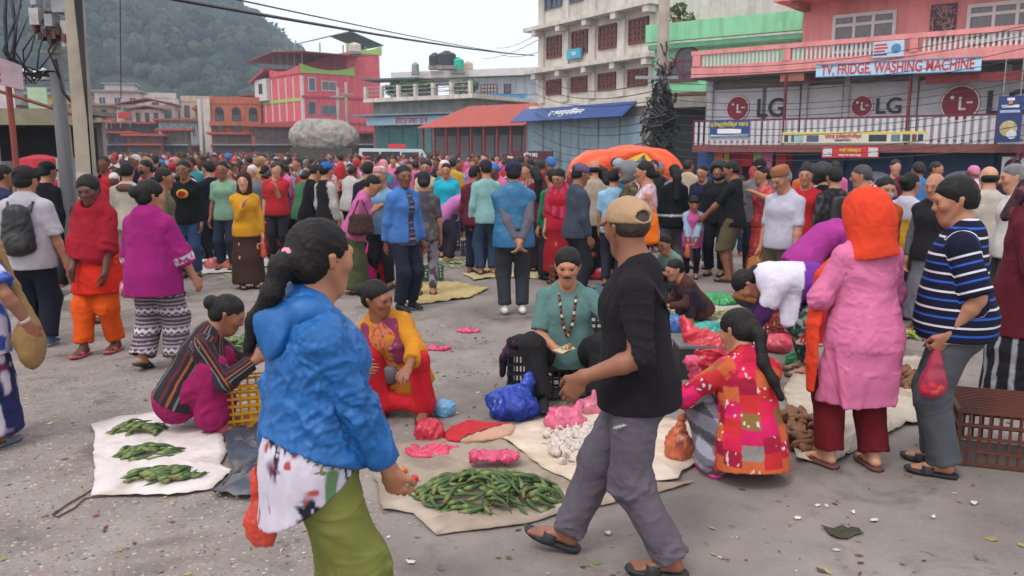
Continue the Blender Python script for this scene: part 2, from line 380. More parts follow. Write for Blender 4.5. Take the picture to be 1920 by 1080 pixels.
# ------------------------------------------------------------------ people
SKINS = {k: np.array(srgb(v)) for k, v in dict(tan='a8755a', brown='8a5a44', dark='5e3c30', fair='bd8a70', deep='70473a').items()}
class Person:
    """local frame: +y is where the person faces, +x its right-hand side, origin on the ground"""
    def __init__(s, label, pos, face, H=1.6, fat=1.0, skin='tan', voxel=.008, female=False, pelvis=None, lean=0., roll=0., twist=0., curve=0.3,
                 head=(0, 0, 0), hands=None, elbows=None, feet=None, knees=None, footdir=(0, 0), footlift=(0, 0), fist=(.5, .5), palm=None, headscale=1.0, group=None, cat='person', sole=.02, shoulder=1.0, toeup=(0, 0)):
        s.root = thing('person', label, cat, tuple(map(float, pos)), D(face), group); s.pos = np.asarray(pos, float); s.face = D(face)
        s.W = rz(s.face); s.H = H; s.fat = fat; s.skin = SKINS[skin] if isinstance(skin, str) else np.array(skin); s.h = voxel; s.fem = female
        k = H; s.k = k; sc = H / 1.62; s.sc = sc
        P = np.array([0, 0, .533 * k]) if pelvis is None else np.array(pelvis, float); s.P = P
        R1 = rz(D(twist) * .3) @ ry(D(roll)) @ rx(-D(lean) * (1 - curve)); R3 = rz(D(twist)) @ ry(D(roll)) @ rx(-D(lean)); R2 = rz(D(twist) * .6) @ ry(D(roll)) @ rx(-D(lean) * (1 - curve * .5))
        s.R1, s.R2, s.R3 = R1, R2, R3
        s.waist = P + R1 @ [0, 0, .095 * k]; s.chest = s.waist + R2 @ [0, .008 * k, .115 * k]; s.neck = s.chest + R3 @ [0, -.012 * k, .10 * k]
        hy, hp, hr = head; s.Rh = R3 @ rx(D(lean) * .75) @ rz(D(hy)) @ rx(-D(hp)) @ ry(D(hr)) if lean else rz(D(twist)) @ rz(D(hy)) @ rx(-D(hp)) @ ry(D(hr))
        s.hs = headscale * 1.03 * (sc * .5 + .5); s.hc = s.neck + R3 @ [0, .012 * k, .041 * k] + s.Rh @ [0, .012 * s.hs, .098 * s.hs]
        sw = .099 * k * (.92 if female else 1.0) * shoulder
        s.sh = [s.neck + R3 @ [sg * sw, 0, -.044 * k] for sg in (-1, 1)]
        s.hip = [P + R1 @ [sg * .055 * k, 0, -.02 * k] for sg in (-1, 1)]
        la, lf = .172 * k, .148 * k; lt, ls = .236 * k, .236 * k
        s.el, s.wr, s.kn, s.an = [], [], [], []
        for i, sg in enumerate((-1, 1)):
            t = hands[i] if hands and hands[i] is not None else s.sh[i] + np.array([sg * .035 * k, .045 * k, -.312 * k])
            po = elbows[i] if elbows and elbows[i] is not None else (sg * .35, -1, -.1)
            e, w = ik(s.sh[i], s.local(t), la, lf, po); s.el.append(e); s.wr.append(w)
            f = feet[i] if feet and feet[i] is not None else np.array([sg * .06 * k, 0, 0]); f = s.local(f) + [0, 0, .042 * k + sole * (sole > 0)]
            f = f + [0, 0, footlift[i]]
            e, w = ik(s.hip[i], f, lt, ls, knees[i] if knees and knees[i] is not None else (sg * .12, 1, .1)); s.kn.append(e); s.an.append(w)
        s.footdir = [D(a) for a in footdir]; s.toeup = [D(a) for a in toeup]; s.fist = fist; s.palm = palm or (None, None); s.sole = sole
    def local(s, t):                                  # a world point as ('w', p) or a local point
        if isinstance(t, tuple) and len(t) == 2 and isinstance(t[0], str): return s.W.T @ (np.asarray(t[1], float) - s.pos)
        return np.asarray(t, float)
    def world(s, p): return s.W @ np.asarray(p, float) + s.pos
    def hp(s, x, y, z): return s.hc + s.Rh @ (np.array([x, y, z]) * s.hs)
    # ---- body
    def torso_sections(s, grow=0.0):
        f, k = s.fat, s.sc; ff = .5 + .5 * f
        hipw = .158 if s.fem else .15
        return [(s.P + s.R1 @ [0, -.005, -.05 * k], (hipw * k * ff + grow, .112 * k * f + grow)), (s.P + s.R1 @ [0, 0, .03 * k], ((hipw - .004) * k * ff + grow, .112 * k * f + grow)),
                (s.waist, ((.128 if s.fem else .137) * k * f + grow, .098 * k * f + grow)), (s.chest, (.148 * k * ff + grow, (.113 if s.fem else .108) * k * ff + grow)),
                (s.neck + s.R3 @ [0, -.005, -.055 * k], (.110 * k * ff + grow, .080 * k * ff + grow))]
    def arm_radii(s): f = .6 + .4 * s.fat; return [.043 * s.sc * f, .037 * s.sc * f, .040 * s.sc * f, .026 * s.sc]
    def head_groups(s, fine):
        h, R, q = s.hs, s.Rh, s.hp; X = R @ [1, 0, 0]
        pr = [Ell(q(0, -.012, .030), (.073 * h, .092 * h, .083 * h), R, .02), E(q(0, .022, .004), q(0, .040, -.074), (.060 * h, .056 * h), (.036 * h, .036 * h), X, .03),
              Ell(q(0, .060, -.090), .021 * h, R, .03), Ell(q(0, .056, -.050), (.036 * h, .030 * h, .034 * h), R, .03), E(q(0, -.020, -.05), s.neck + s.R3 @ [0, -.004, -.01], (.052 * h, .054 * h), .060 * s.sc, X, .025),
              E(s.neck, s.neck + s.R3 @ [0, 0, -.06 * s.sc], .07 * s.sc, .09 * s.sc, X, .04)]
        for sg in (-1, 1):
            pr += [E(q(sg * .048, 0, -.028), q(sg * .02, .05, -.088), .020 * h, .018 * h, k=.02), Ell(q(sg * .036, .058, -.014), .026 * h, R, .025)]
            pr += [E(q(sg * .074, -.010, -.018), q(sg * .078, -.018, .014), (.006 * h, .010 * h), (.008 * h, .014 * h), R @ np.array([1, -.25, 0]), .008)]
        g1 = G(pr, k=.03)
        if fine:
            g1.prims += [E(q(-.034, .076, .026), q(.034, .076, .026), .013 * h, side=R @ [0, 0, 1], k=.02), E(q(0, .080, .016), q(0, .097, -.020), .008 * h, .0115 * h, k=.016),
                         Ell(q(.010, .091, -.025), .009 * h, k=.012), Ell(q(-.010, .091, -.025), .009 * h, k=.012),
                         E(q(-.015, .081, -.053), q(.015, .081, -.053), .0062 * h, side=R @ [0, 0, 1], k=.010), E(q(-.012, .080, -.063), q(.012, .080, -.063), .0075 * h, side=R @ [0, 0, 1], k=.010)]
            g1.subs = [Ell(q(sg * .031, .098, .006), (.018 * h, .017 * h, .010 * h), R, .012) for sg in (-1, 1)]
        else:
            g1.prims += [E(q(0, .084, .016), q(0, .104, -.024), .009 * h, .014 * h, k=.016), E(q(-.03, .078, .026), q(.03, .078, .026), .012 * h, k=.02)]
        return [g1]
    def hand_prims(s, i, fine):
        sg = (-1, 1)[i]; w = s.wr[i]; c = s.sc * 1.1
        e1 = nrm(s.wr[i] - s.el[i]); pal = s.palm[i]
        if pal is not None and isinstance(pal, dict): e1 = nrm(e1 * .4 + np.asarray(pal['dir'], float)); n = np.asarray(pal['n'], float)
        elif pal is not None: n = np.asarray(pal, float)
        else: n = np.array([-sg, .25, 0.])
        n = nrm(n - e1 * (n @ e1)); th = np.cross(e1, n) if sg > 0 else np.cross(n, e1)
        s.hframe = getattr(s, 'hframe', {}); s.hframe[i] = (w, e1, n, th)
        cu = s.fist[i]
        pr = [E(w - e1 * .01 * c, w + e1 * .045 * c, (.027 * c, .020 * c), (.037 * c, .016 * c), th, .02, 'hand'), E(w + e1 * .04 * c, w + e1 * .082 * c, (.037 * c, .016 * c), (.037 * c, .0135 * c), th, .015, 'hand')]
        if not fine:
            b = w + e1 * .08 * c; d1 = nrm(e1 * math.cos(cu) + n * math.sin(cu)); m = b + d1 * .045 * c; d2 = nrm(e1 * math.cos(cu * 2.2) + n * math.sin(cu * 2.2))
            pr += [E(b, m, (.035 * c, .012 * c), (.032 * c, .011 * c), th, .012, 'hand'), E(m, m + d2 * .035 * c, (.030 * c, .011 * c), (.022 * c, .009 * c), th, .012, 'hand'),
                   E(w + e1 * .03 * c + th * .03 * c, w + e1 * .075 * c + th * .05 * c + n * .012 * c, .012 * c, .010 * c, k=.015, tag='hand')]
            return pr
        for o, L in ((.029, .068), (.0098, .077), (-.0098, .072), (-.028, .056)):
            p = w + e1 * (.084 - abs(o - .005) * .25) * c + th * o * c; a = cu * .75
            for sgm, (fr, r) in enumerate(((.45, .0088), (.32, .0080), (.25, .0070))):
                d_ = nrm(e1 * math.cos(a) + n * math.sin(a) + th * o * (1.6 - 1.4 * cu)); p2 = p + d_ * L * fr * c
                pr.append(E(p, p2, r * c, r * .93 * c, k=.004, tag='hand')); p = p2; a += cu * (1.05 if sgm == 0 else .8)
        p0 = w + e1 * .022 * c + th * .024 * c; p1 = p0 + nrm(e1 * .75 + th * .75 + n * .25) * .036 * c; p2 = p1 + nrm(e1 + th * (.45 - .6 * cu) + n * (.2 + .5 * cu)) * .030 * c; p3 = p2 + nrm(e1 + th * (.2 - .9 * cu) + n * (.2 + .7 * cu)) * .024 * c
        pr += [E(p0, p1, .014 * c, .0115 * c, k=.014, tag='hand'), E(p1, p2, .0105 * c, .0095 * c, k=.004, tag='hand'), E(p2, p3, .0095 * c, .0078 * c, k=.004, tag='hand')]
        return pr
    def foot_frame(s, i): return rz(-s.footdir[i]) @ rx(s.toeup[i])
    def foot_prims(s, i, fine):
        c = s.sc; A = s.an[i]; R = s.foot_frame(i); f = lambda x, y, z: A + R @ (np.array([x, y, z]) * c)
        sg = (-1, 1)[i]; X = R @ [1, 0, 0]
        pr = [E(f(0, 0, .01), f(0, -.018, -.036), (.030 * c, .034 * c), (.030 * c, .026 * c), X, .02), E(f(0, -.03, -.040), f(0, .05, -.044), (.029 * c, .022 * c), (.036 * c, .021 * c), X, .02),
              E(f(0, .02, -.012), f(0, .115, -.048), (.030 * c, .026 * c), (.040 * c, .015 * c), X, .03)]
        if fine:
            for q, L, r in ((-.031, .055, .0125), (-.012, .052, .009), (.004, .046, .0085), (.018, .040, .008), (.030, .032, .0075)):
                pr.append(E(f(sg * q, .105, -.052), f(sg * q * 1.1, .115 + L, -.056), r * 1.15 * c, r * c, k=.006))
        else: pr.append(E(f(0, .1, -.05), f(0, .155, -.055), (.040 * c, .013 * c), (.032 * c, .010 * c), X, .02))
        for p in pr: p.tag = 'foot'
        return pr
    def body(s, fine=False, handfine=None, lips=True, ears=True, bald=None, mat=None):
        hf = fine if handfine is None else handfine
        X = s.R3 @ [1, 0, 0]; c = s.sc; ar = s.arm_radii(); f2 = .6 + .4 * s.fat
        ts = s.torso_sections(-.010); gs = [G(chain([t[0] for t in ts], [t[1] for t in ts], X, .05, 'torso') + [E(s.neck + s.R3 @ [0, 0, -.04 * c], s.sh[i], .05 * c, .046 * c, k=.04, tag='torso') for i in (0, 1)], k=.03)]
        gs += s.head_groups(fine)
        for i in (0, 1):
            m = s.el[i] + (s.wr[i] - s.el[i]) * .25
            gs.append(G(chain([s.sh[i], s.el[i]], [ar[0], ar[1]], k=.02, tag='arm') + chain([s.el[i], m, s.wr[i]], [ar[1] * .96, ar[2], ar[3]], k=.02, tag='arm') + s.hand_prims(i, hf), k=.03))
            m = s.kn[i] + (s.an[i] - s.kn[i]) * .3
            gs.append(G(chain([s.hip[i], s.kn[i]], [.078 * c * f2, .055 * c * f2], k=.03, tag='leg') + chain([s.kn[i], m, s.an[i]], [.052 * c * f2, .054 * c * f2, .034 * c], k=.02, tag='leg') + s.foot_prims(i, fine and s.h < .0075), k=.03))
        for p in gs[1].prims: p.tag = p.tag or 'head'
        so = Solid(gs, s.h); V = so.V
        base = np.tile(s.skin, (len(V), 1))
        u = (V - s.hc) @ s.Rh / s.hs
        if fine or lips:
            m = np.exp(-((u[:, 0] / .023) ** 4 + ((u[:, 2] + .0575) / .0095) ** 2)) * (u[:, 1] > .06); base *= 1 - m[:, None] * np.array([.28, .46, .42])
            ck = np.exp(-(((np.abs(u[:, 0]) - .04) / .022) ** 2 + ((u[:, 2] + .018) / .022) ** 2)) * (u[:, 1] > .02); base *= 1 - ck[:, None] * np.array([-.06, .10, .10])
        if not fine:
            ax_ = np.abs(u[:, 0]); m = (np.exp(-(((ax_ - .031) / .015) ** 2 + ((u[:, 2] - .007) / .008) ** 2)) + .9 * np.exp(-(((ax_ - .031) / .02) ** 4 + ((u[:, 2] - .029) / .005) ** 2))) * (u[:, 1] > .05); base *= 1 - .85 * np.clip(m, 0, 1)[:, None]
        base *= 1 + .05 * fbm(V * 18, 2)[:, None]
        hd = so.tag == 'hand'; base[hd] *= np.array([.95, .88, .86])
        s.body_solid = so
        s.add('body', so, base, mat or SKIN)
        if fine: s.eyes()
        return s
    def eyes(s, closed=False):
        for sg in (-1, 1):
            c = s.hp(sg * .031, .0735, .0065); r = .0150 * s.hs; V, F, C = [], [], []; n, m = 12, 8
            for j in range(m + 1):
                for i in range(n):
                    th, ph = math.pi * j / m, 2 * math.pi * i / n; v = np.array([math.sin(th) * math.cos(ph), math.cos(th), math.sin(th) * math.sin(ph)])
                    V.append(c + s.Rh @ (v * r * [1, 1, .62])); C.append((.012, .008, .006) if j <= 2 and abs(v[2]) < .75 else ((.38, .34, .32) if abs(v[2]) < .55 else s.skin * .55))
            F = [(j * n + i, j * n + (i + 1) % n, (j + 1) * n + (i + 1) % n, (j + 1) * n + i) for j in range(m) for i in range(n)]
            link('eye', mesh_from('eye', V, np.array(F)[:, ::-1], [SKIN], True, np.array(C)), s.root)
    def add(s, name, so, colors, mat):
        if isinstance(colors, (tuple, str)): colors = np.tile(np.array(srgb(colors) if isinstance(colors, str) else colors), (len(so.V), 1))
        return link(name, mesh_from(name, so.V, so.Q, [mat], True, np.clip(colors, 0, 1)), s.root)
    # ---- hair and headwear
    def hair(s, kind='short', col=(.0065, .005, .005), tail=None, h=None, grey=0, vol=1.0, brows=True, face_cut=1.0):
        q, R, k = s.hp, s.Rh, s.hs; gs = []; X = R @ [1, 0, 0]; vv = vol
        cap = [Ell(q(0, -.018, .037), (.078 * k * vv, .096 * k * vv, .083 * k * vv), R, .02)]
        subs = [Ell(q(0, .122, -.036), (.070 * k * face_cut, .078 * k, .112 * k), R, .012)]
        if kind == 'short':
            cap.append(Ell(q(0, -.05, -.01), (.068 * k, .066 * k, .06 * k), R, .03)); subs += [Ell(q(0, .04, -.105), (.12 * k, .11 * k, .09 * k), R, .02)]
            gs.append(G(cap, [(q(0, -.05, -.050), R @ [0, .25, -1])], subs))
        elif kind == 'fringe':
            cap.append(E(q(-.05, .062, .066), q(.05, .062, .066), .026 * k, k=.03)); cap.append(Ell(q(0, -.05, -.01), (.07 * k, .066 * k, .06 * k), R, .03)); gs.append(G(cap, [(q(0, -.05, -.055), R @ [0, .2, -1])], [Ell(q(0, .115, -.05), (.072 * k, .07 * k, .095 * k), R, .015), Ell(q(0, .05, -.11), (.12 * k, .11 * k, .09 * k), R, .02)]))
        elif kind == 'bald':
            gs.append(G([Ell(q(0, -.03, .0), (.079 * k, .082 * k, .055 * k), R, .02)], [(q(0, 0, -.045), R @ [0, 0, -1])], [Ell(q(0, .08, .0), (.1 * k, .09 * k, .15 * k), R, .01), Ell(q(0, -.01, .075), (.07 * k, .085 * k, .06 * k), R, .01)]))
        else:
            cap.append(Ell(q(0, -.055, -.02), (.070 * k, .062 * k, .06 * k), R, .03)); subs.append(Ell(q(0, .055, -.115), (.12 * k, .11 * k, .085 * k), R, .02))
            gs.append(G(cap, [], subs))
            if kind == 'bun': gs.append(G([Ell(q(0, -.125, .02), (.050 * k, .042 * k, .045 * k), R, .01)], k=.02))
            if kind == 'lowbun': gs.append(G([Ell(q(0, -.125, -.035), (.048 * k, .042 * k, .042 * k), R, .01)], k=.02))
            if kind in ('pony', 'long') :
                pts = [q(0, -.105, .0)] + ([s.local(t) for t in tail] if tail else [q(0, -.125, -.08), s.neck + s.R3 @ [0, -.105, -.06], s.neck + s.R3 @ [0, -.115, -.20]])
                rr = np.linspace(.036, .018, len(pts)) * k if kind == 'pony' else np.linspace(.062, .05, len(pts)) * k
                gs.append(G(chain(pts, [(a, a * .75) if kind == 'long' else a for a in rr], X, .03, 'tail'), k=.02))
        if s.h < .012 and brows:
            for sg in (-1, 1): gs.append(G([E(q(sg * .014, .086, .028), q(sg * .046, .073, .030), (.0035 * k, .0045 * k), (.003 * k, .003 * k), R @ [0, 0, 1], .004)], k=0))
        so = Solid(gs, min(h or s.h, .012) if s.h < .012 else s.h)
        if s.h < .012: so.fold(.004, 60, .12, 3)
        col = np.array(col); C = np.tile(col, (len(so.V), 1))
        if grey: m = (vnoise(so.V * 90) > 1 - 2 * grey)[:, None]; C = np.where(m, .22, C)
        s.hair_obj = s.add('hair', so, C, HAIR); return s
    def cap(s, col, name='cap', back=False, brim=True, mat=None, vol=1.0, band=None, turn=0):
        q, R, k = s.hp, s.Rh @ rz(D(turn)), s.hs; o = lambda x, y, z: s.hc + R @ (np.array([x, y, z]) * k)
        t = rx(D(8)); gs = [G([Ell(o(0, -.016, .046), (.086 * k * vol, .103 * k * vol, .082 * k * vol), R @ t, .01)], [(o(0, 0, .028), R @ [0, .12, -1])], [Ell(o(0, -.105, .045), (.035 * k, .03 * k, .022 * k), R, .006)] if brim else [])]
        if brim: gs.append(G([E(o(0, .06, .036), o(0, .135, .020), (.068 * k, .007 * k), (.055 * k, .006 * k), R @ [1, 0, 0], .02)], k=.012))
        so = Solid(gs, min(s.h, .008) if s.h < .012 else s.h)
        if s.h < .012: so.fold(.0022, 40, .5, 9)
        C = np.tile(np.array(srgb(col) if isinstance(col, str) else col), (len(so.V), 1))
        s.add(name, so, C, mat or CLOTH); return s
    # ---- clothes
    def sleeve(s, i, ln, off=.012, cuff=None, taper=None, k=.03, hollow=True, tag_='sleeve'):
        ar = s.arm_radii(); a, b, w = s.sh[i], s.el[i], s.wr[i]; la, lf = np.linalg.norm(b - a), np.linalg.norm(w - b); tot = la + lf; s_end = ln * tot
        r0, r1 = ar[0] + off * 1.0, ar[1] + off * 1.15; rw = ar[3] + off * 1.2 if cuff is None else cuff
        a2 = s.neck + (a - s.neck) * .55
        if s_end <= la * .98:
            e = a + (b - a) * (s_end / la); rr = cuff or r0 + (r1 - r0) * s_end / la; d = nrm(b - a); pr = [E(a2, a, r0 * .98, r0, k=k), E(a, e + d * .03, r0, rr, k=k, tag=tag_)]
        else:
            t = (s_end - la) / lf; e = b + (w - b) * t; rr = r1 + (rw - r1) * min(t, 1); d = nrm(w - b)
            pr = [E(a2, a, r0 * .98, r0, k=k), E(a, b, r0, r1, k=k, tag=tag_)] + chain([b, e + d * .03], [r1, rr], k=k, tag=tag_, s0=la)
        pr[0].tag = tag_; pr[0].s0 = -pr[0].L
        return G(pr, [(e, d)], [E(e - d * .03, e + d * .05, rr - max(.006, 2.1 * s.h), k=.004)] if hollow and s.h < .0062 else [], k=.010)
    def top(s, sleeve=.45, off=.014, hem=.07, flare=1.05, belly=1.0, cuff=None, chest=1.0, low=0.0, collar=False, ln=None, vneck=False):
        c = s.sc; X = s.R3 @ [1, 0, 0]; ts = s.torso_sections(off); ts[0] = (ts[0][0], (ts[0][1][0] + .016, ts[0][1][1] + .024)); ts[1] = (ts[1][0], (ts[1][1][0] + .010, ts[1][1][1] + .014))
        if belly != 1: ts[1] = (ts[1][0] + s.R1 @ [0, .03 * (belly - 1) * c, 0], (ts[1][1][0] * (.5 + .5 * belly), ts[1][1][1] * belly)); ts[2] = (ts[2][0] + s.R1 @ [0, .10 * (belly - 1) * c, 0], (ts[2][1][0] * (.4 + .6 * belly), ts[2][1][1] * belly))
        if chest != 1: ts[3] = (ts[3][0] + s.R3 @ [0, .07 * (chest - 1) * c, -.01], (ts[3][1][0], ts[3][1][1] * chest))
        hemp = s.P + s.R1 @ [0, -.004, -hem]; hr = (ts[0][1][0] * flare, ts[0][1][1] * flare * 1.03)
        pts = [t[0] for t in ts]; rad = [t[1] for t in ts]
        if hem > .06: pts = [hemp - s.R1 @ [0, 0, .05]] + pts; rad = [hr] + rad
        pr = chain(pts, rad, X, .05, 'torso'); nb = s.neck
        pr += [E(nb + s.R3 @ [0, -.006, -.035 * c], s.sh[i] + s.R3 @ [0, 0, -.004], (.046 * c + off, .04 * c + off), .040 * c + off, s.R3 @ [0, 1, 0], .05, 'torso') for i in (0, 1)]
        if low: pass
        cl = [(hemp, s.R1 @ [0, 0, -1])]
        subs = [Ell(nb + s.R3 @ [0, .045, .035], (.062 * c, .07 * c, .05 * c), s.R3, .01)]
        if vneck: subs.append(E(nb + s.R3 @ [0, .09, .02], nb + s.R3 @ [0, .12, -.10], .05, .012, k=.01))
        gs = [G(pr, cl, subs, k=.02)]
        if sleeve:
            for i in (0, 1):
                l = sleeve[i] if isinstance(sleeve, tuple) else sleeve
                if l: gs.append(s.sleeve(i, l, off, cuff))
        if collar: gs.append(s.collar())
        return gs
    def collar(s, r=.066, hgt=.03):
        c = s.sc; return G([E(s.neck + s.R3 @ [0, .0, -.015 * c], s.neck + s.R3 @ [0, -.006, hgt * c], (r * c * 1.12, r * c * 1.12), (r * c, r * c * 1.05), s.R3 @ [1, 0, 0], .02, 'collar')],
                            [(s.neck + s.R3 @ [0, 0, hgt * c], s.R3 @ [0, -.35, 1])], [Ell(s.neck + s.R3 @ [0, .085, .05], (.03, .06, .06), s.R3, .01), E(s.neck, s.neck + s.R3 @ [0, 0, .1], r * c * .9, k=.004)], k=.012)
    def trousers(s, off=.014, knee=.07, cuff=.062, ln=1.0, seat=1.0, rise=.07, k=.04):
        c = s.sc; X = s.R1 @ [1, 0, 0]; ts = s.torso_sections(off * .7); f2 = .6 + .4 * s.fat
        gs = [G(chain([t[0] for t in ts[:3]], [t[1] for t in ts[:3]], X, .05, 'seat') + [Ell(s.P + s.R1 @ [0, -.036 * c, -.05 * c], (.125 * c * f2 * seat, .082 * c * seat, .09 * c), s.R1, .06, 'seat')], [(s.P + s.R1 @ [0, 0, rise], s.R1 @ [0, 0, 1])], k=.03)]
        for i in (0, 1):
            a, b, w = s.hip[i], s.kn[i], s.an[i]; r0 = .080 * c * f2 + off
            if ln > .5:
                t = (ln - .5) * 2; e = b + (w - b) * t; d = nrm(w - b); pts = [a, b, e + d * .04]; rr = [r0, knee * c, knee * c + (cuff - knee) * c * t]
                if t > .8: # let it break on the foot
                    pass
            else: t = ln * 2; e = a + (b - a) * t; d = nrm(b - a); pts = [a, e + d * .04]; rr = [r0, knee * c]
            gs.append(G(chain(pts, rr, X, k, 'leg'), [(e, d)], [E(e - d * .03, e + d * .05, rr[-1] - max(.007, 2.1 * s.h), k=.004)] if s.h < .012 else [], k=k))
        return gs
    def skirt(s, hem=.08, wide=(.24, .20), top_=.06, off=.012, mid=None, shift=(0, 0), clipn=None):
        c = s.sc; X = s.R1 @ [1, 0, 0]; ts = s.torso_sections(off)
        fc = (s.an[0] + s.an[1]) / 2 if hem < .6 * s.P[2] else (s.kn[0] + s.kn[1]) / 2
        bot = np.array([fc[0] * .6 + s.P[0] * .4 + shift[0], fc[1] * .6 + s.P[1] * .4 + shift[1], hem]); seat = s.P + s.R1 @ [0, -.012, -.07 * c]
        sr = (ts[0][1][0] * 1.06, ts[0][1][1] * 1.12); m = seat + (bot - seat) * .5; mr = mid or ((sr[0] + wide[0]) / 2, (sr[1] + wide[1]) / 2)
        pts = [ts[2][0], ts[1][0], seat, m, bot - [0, 0, .06]]; rad = [ts[2][1], ts[1][1], sr, mr, wide]
        return [G(chain(pts, rad, X, .05, 'skirt'), [(s.P + s.R1 @ [0, 0, top_], s.R1 @ [0, 0, 1]), (bot, clipn or (0, 0, -1))], k=.02)]
    def drape(s, off=.02, k=.10, shin=.8, hem=None, thick=1.0, fill=True):
        """skirt of someone squatting: cloth stretched over both thighs and shins"""
        c = s.sc; ts = s.torso_sections(off); pr = [Ell(s.P + s.R1 @ [0, -.03, -.03], (.155 * c * s.fat, .125 * c * s.fat, .11 * c), s.R1, k, 'skirt')]
        for i in (0, 1):
            e = s.kn[i] + (s.an[i] - s.kn[i]) * shin
            pr += chain([s.hip[i], s.kn[i], e], [.095 * c * thick, .075 * c * thick, .085 * c * thick], k=k, tag='skirt')
        m = (s.kn[0] + s.kn[1]) / 2; mh = (s.hip[0] + s.hip[1]) / 2; fill and pr.append(E(mh, m * .8 + mh * .2, .09 * c, .05 * c, k=k, tag='skirt'))
        e = [(s.kn[i] + (s.an[i] - s.kn[i]) * shin) for i in (0, 1)]; pr.append(E(e[0], e[1], .06 * c, k=k, tag='skirt'))
        cl = []
        if hem is not None: cl.append(((0, 0, hem), (0, 0, -1)))
        return [G(pr, cl, k=.03)]
    def put(s, name, groups, col, mat=None, h=None, fold=(.006, 13, .35), seed=1, pattern=None, smooth=0, mask=None, sv=None):
        so = Solid(groups, h or s.h * (1.18 if s.h < .012 else 1.35), smooth)
        if fold and s.h < .02: m_ = s.strain(so); so.fold(fold[0], fold[1], fold[2], seed + len(name), .15 + .85 * m_); so.fold(fold[0] * 1.1, 8, 2.4, seed + 9, np.clip(m_ * 1.3 - .42, 0, 1) * (so.tag != 'skirt'), .9)
        C = np.tile(np.array(srgb(col) if isinstance(col, str) else col), (len(so.V), 1))
        if pattern: C = pattern(so, C)
        o = s.add(name, so, C, mat or CLOTH)
        if sv: o.data.attributes.new('sv', 'FLOAT', 'POINT').data.foreach_set('value', np.asarray(sv(so), np.float32))
        return s
    def strain(s, so):                                # folds gather at the joints and towards a skirt's hem, the rest hangs smooth
        J = s.el + s.kn + s.an + [s.waist + s.R2 @ [sg * .13, 0, -.02] for sg in (-1, 1)] + [s.sh[i] * .8 + s.chest * .2 + s.R3 @ [0, 0, -.06] for i in (0, 1)]
        d = np.min([np.linalg.norm(so.V - j, axis=1) for j in J], 0); m = .22 + .78 * np.exp(-(d / .12) ** 2); k = so.tag == 'skirt'
        if k.any(): z = so.V[:, 2]; m[k] = .2 + .8 * np.clip((z.max() - z[k]) / max(.1, np.ptp(z)), 0, 1)
        return m
    # ---- footwear
    def sandals(s, col='202024', strap=True, name='sandal', thong=False, strapcol=None):
        for i in (0, 1):
            A = s.an[i]; R = s.foot_frame(i); c = s.sc * 1.03; sg = (-1, 1)[i]; V, F, C = [], [], []
            out = [(-.034, -.062), (-.040, -.03), (-.038, .03), (-.046, .09), (-.046, .135), (-.034, .172), (-.010, .186), (.018, .178), (.038, .150), (.046, .105), (.040, .04), (.038, -.03), (.030, -.06), (0, -.072)]
            if sg > 0: out = [(-x, y) for x, y in out][::-1]
            zt, zb = -.042 * s.k / c - .0, -.042 * s.k / c - max(s.sole, .012) / c
            zt = -.064; zb = zt - max(s.sole, .014) / c
            n = len(out); cc = np.array(srgb(col))
            for ring, z, g in ((0, zb, 1.0), (1, zb + .006, 1.05), (2, zt, 1.05), (3, zt + .003, .96)):
                for x, y in out: V.append(A + R @ (np.array([x * g, y * g, z + (.012 * max(0, (y - .1) / .09) if ring > 0 else .008 * max(0, (y - .12) / .06))]) * c)); C.append(cc * (.8 if ring < 2 else 1.15))
            F += [tuple(range(n - 1, -1, -1)), tuple(range(3 * n, 4 * n))] + [(r * n + k, r * n + (k + 1) % n, (r + 1) * n + (k + 1) % n, (r + 1) * n + k) for r in range(3) for k in range(n)]
            o = link(name, mesh_from(name, V, F, [RUBBER], True, np.array(C)), s.root)
            if strap:
                V, F, C = [], [], []; m = 10; sc_ = np.array(srgb(strapcol or col))
                rows = ((.045, .040, .055), (.075, .043, .052), (.105, .045, .044)) if not thong else ((.085, .042, .046), (.095, .042, .046))
                for y, hw, hh in rows:
                    for j in range(m + 1):
                        t = math.pi * j / m
                        for rr in (1.0, 1.10): V.append(A + R @ (np.array([-math.cos(t) * (hw + .003) * rr, y, zt - .004 + math.sin(t) ** .7 * hh * .85 * rr]) * c)); C.append(sc_)
                w = 2 * (m + 1)
                for a in range(len(rows) - 1):
                    for j in range(m):
                        p = a * w + 2 * j; q_ = p + w
                        F += [(p + 1, q_ + 1, q_ + 3, p + 3), (p, p + 2, q_ + 2, q_)]
                for a, fl in ((0, 0), (len(rows) - 1, 1)):
                    for j in range(m): p = a * w + 2 * j; F.append((p, p + 1, p + 3, p + 2) if not fl else (p, p + 2, p + 3, p + 1))
                link('strap', mesh_from('strap', V, F, [RUBBER], True, np.array(C)), o)
        return s
    def shoes(s, col='1c1c20', sole='d8d8d4', name='shoe'):
        for i in (0, 1):
            so = Solid([G([type(p)(p.p0, p.p1, (p.a0 + .006, p.b0 + .006), (p.a1 + .006, p.b1 + .006), p.sd, p.k) for p in s.foot_prims(i, False)], k=.02)], max(s.h, .008))
            A = s.an[i]; z = ((so.V - A) @ s.foot_frame(i))[:, 2]; C = np.where((z < -.052 * s.sc)[:, None], np.array(srgb(sole)), np.array(srgb(col)))
            s.add(name, so, C, RUBBER)
        return s
def band(pts, widths, thick=.008, normal=None, closed=False):
    """flat strap, sash or scarf band as a chain of flattened limbs; normals may be given per segment"""
    out = []; s = 0
    for i in range(len(pts) - 1):
        ax = nrm(np.asarray(pts[i + 1], float) - pts[i]); n = np.asarray(normal[i] if isinstance(normal, list) else normal, float); sd = np.cross(ax, n)
        e = E(pts[i], pts[i + 1], (widths[i], thick), (widths[i + 1], thick), sd, .02, 'band', s, cap=thick); s += e.L; out.append(e)
    return out
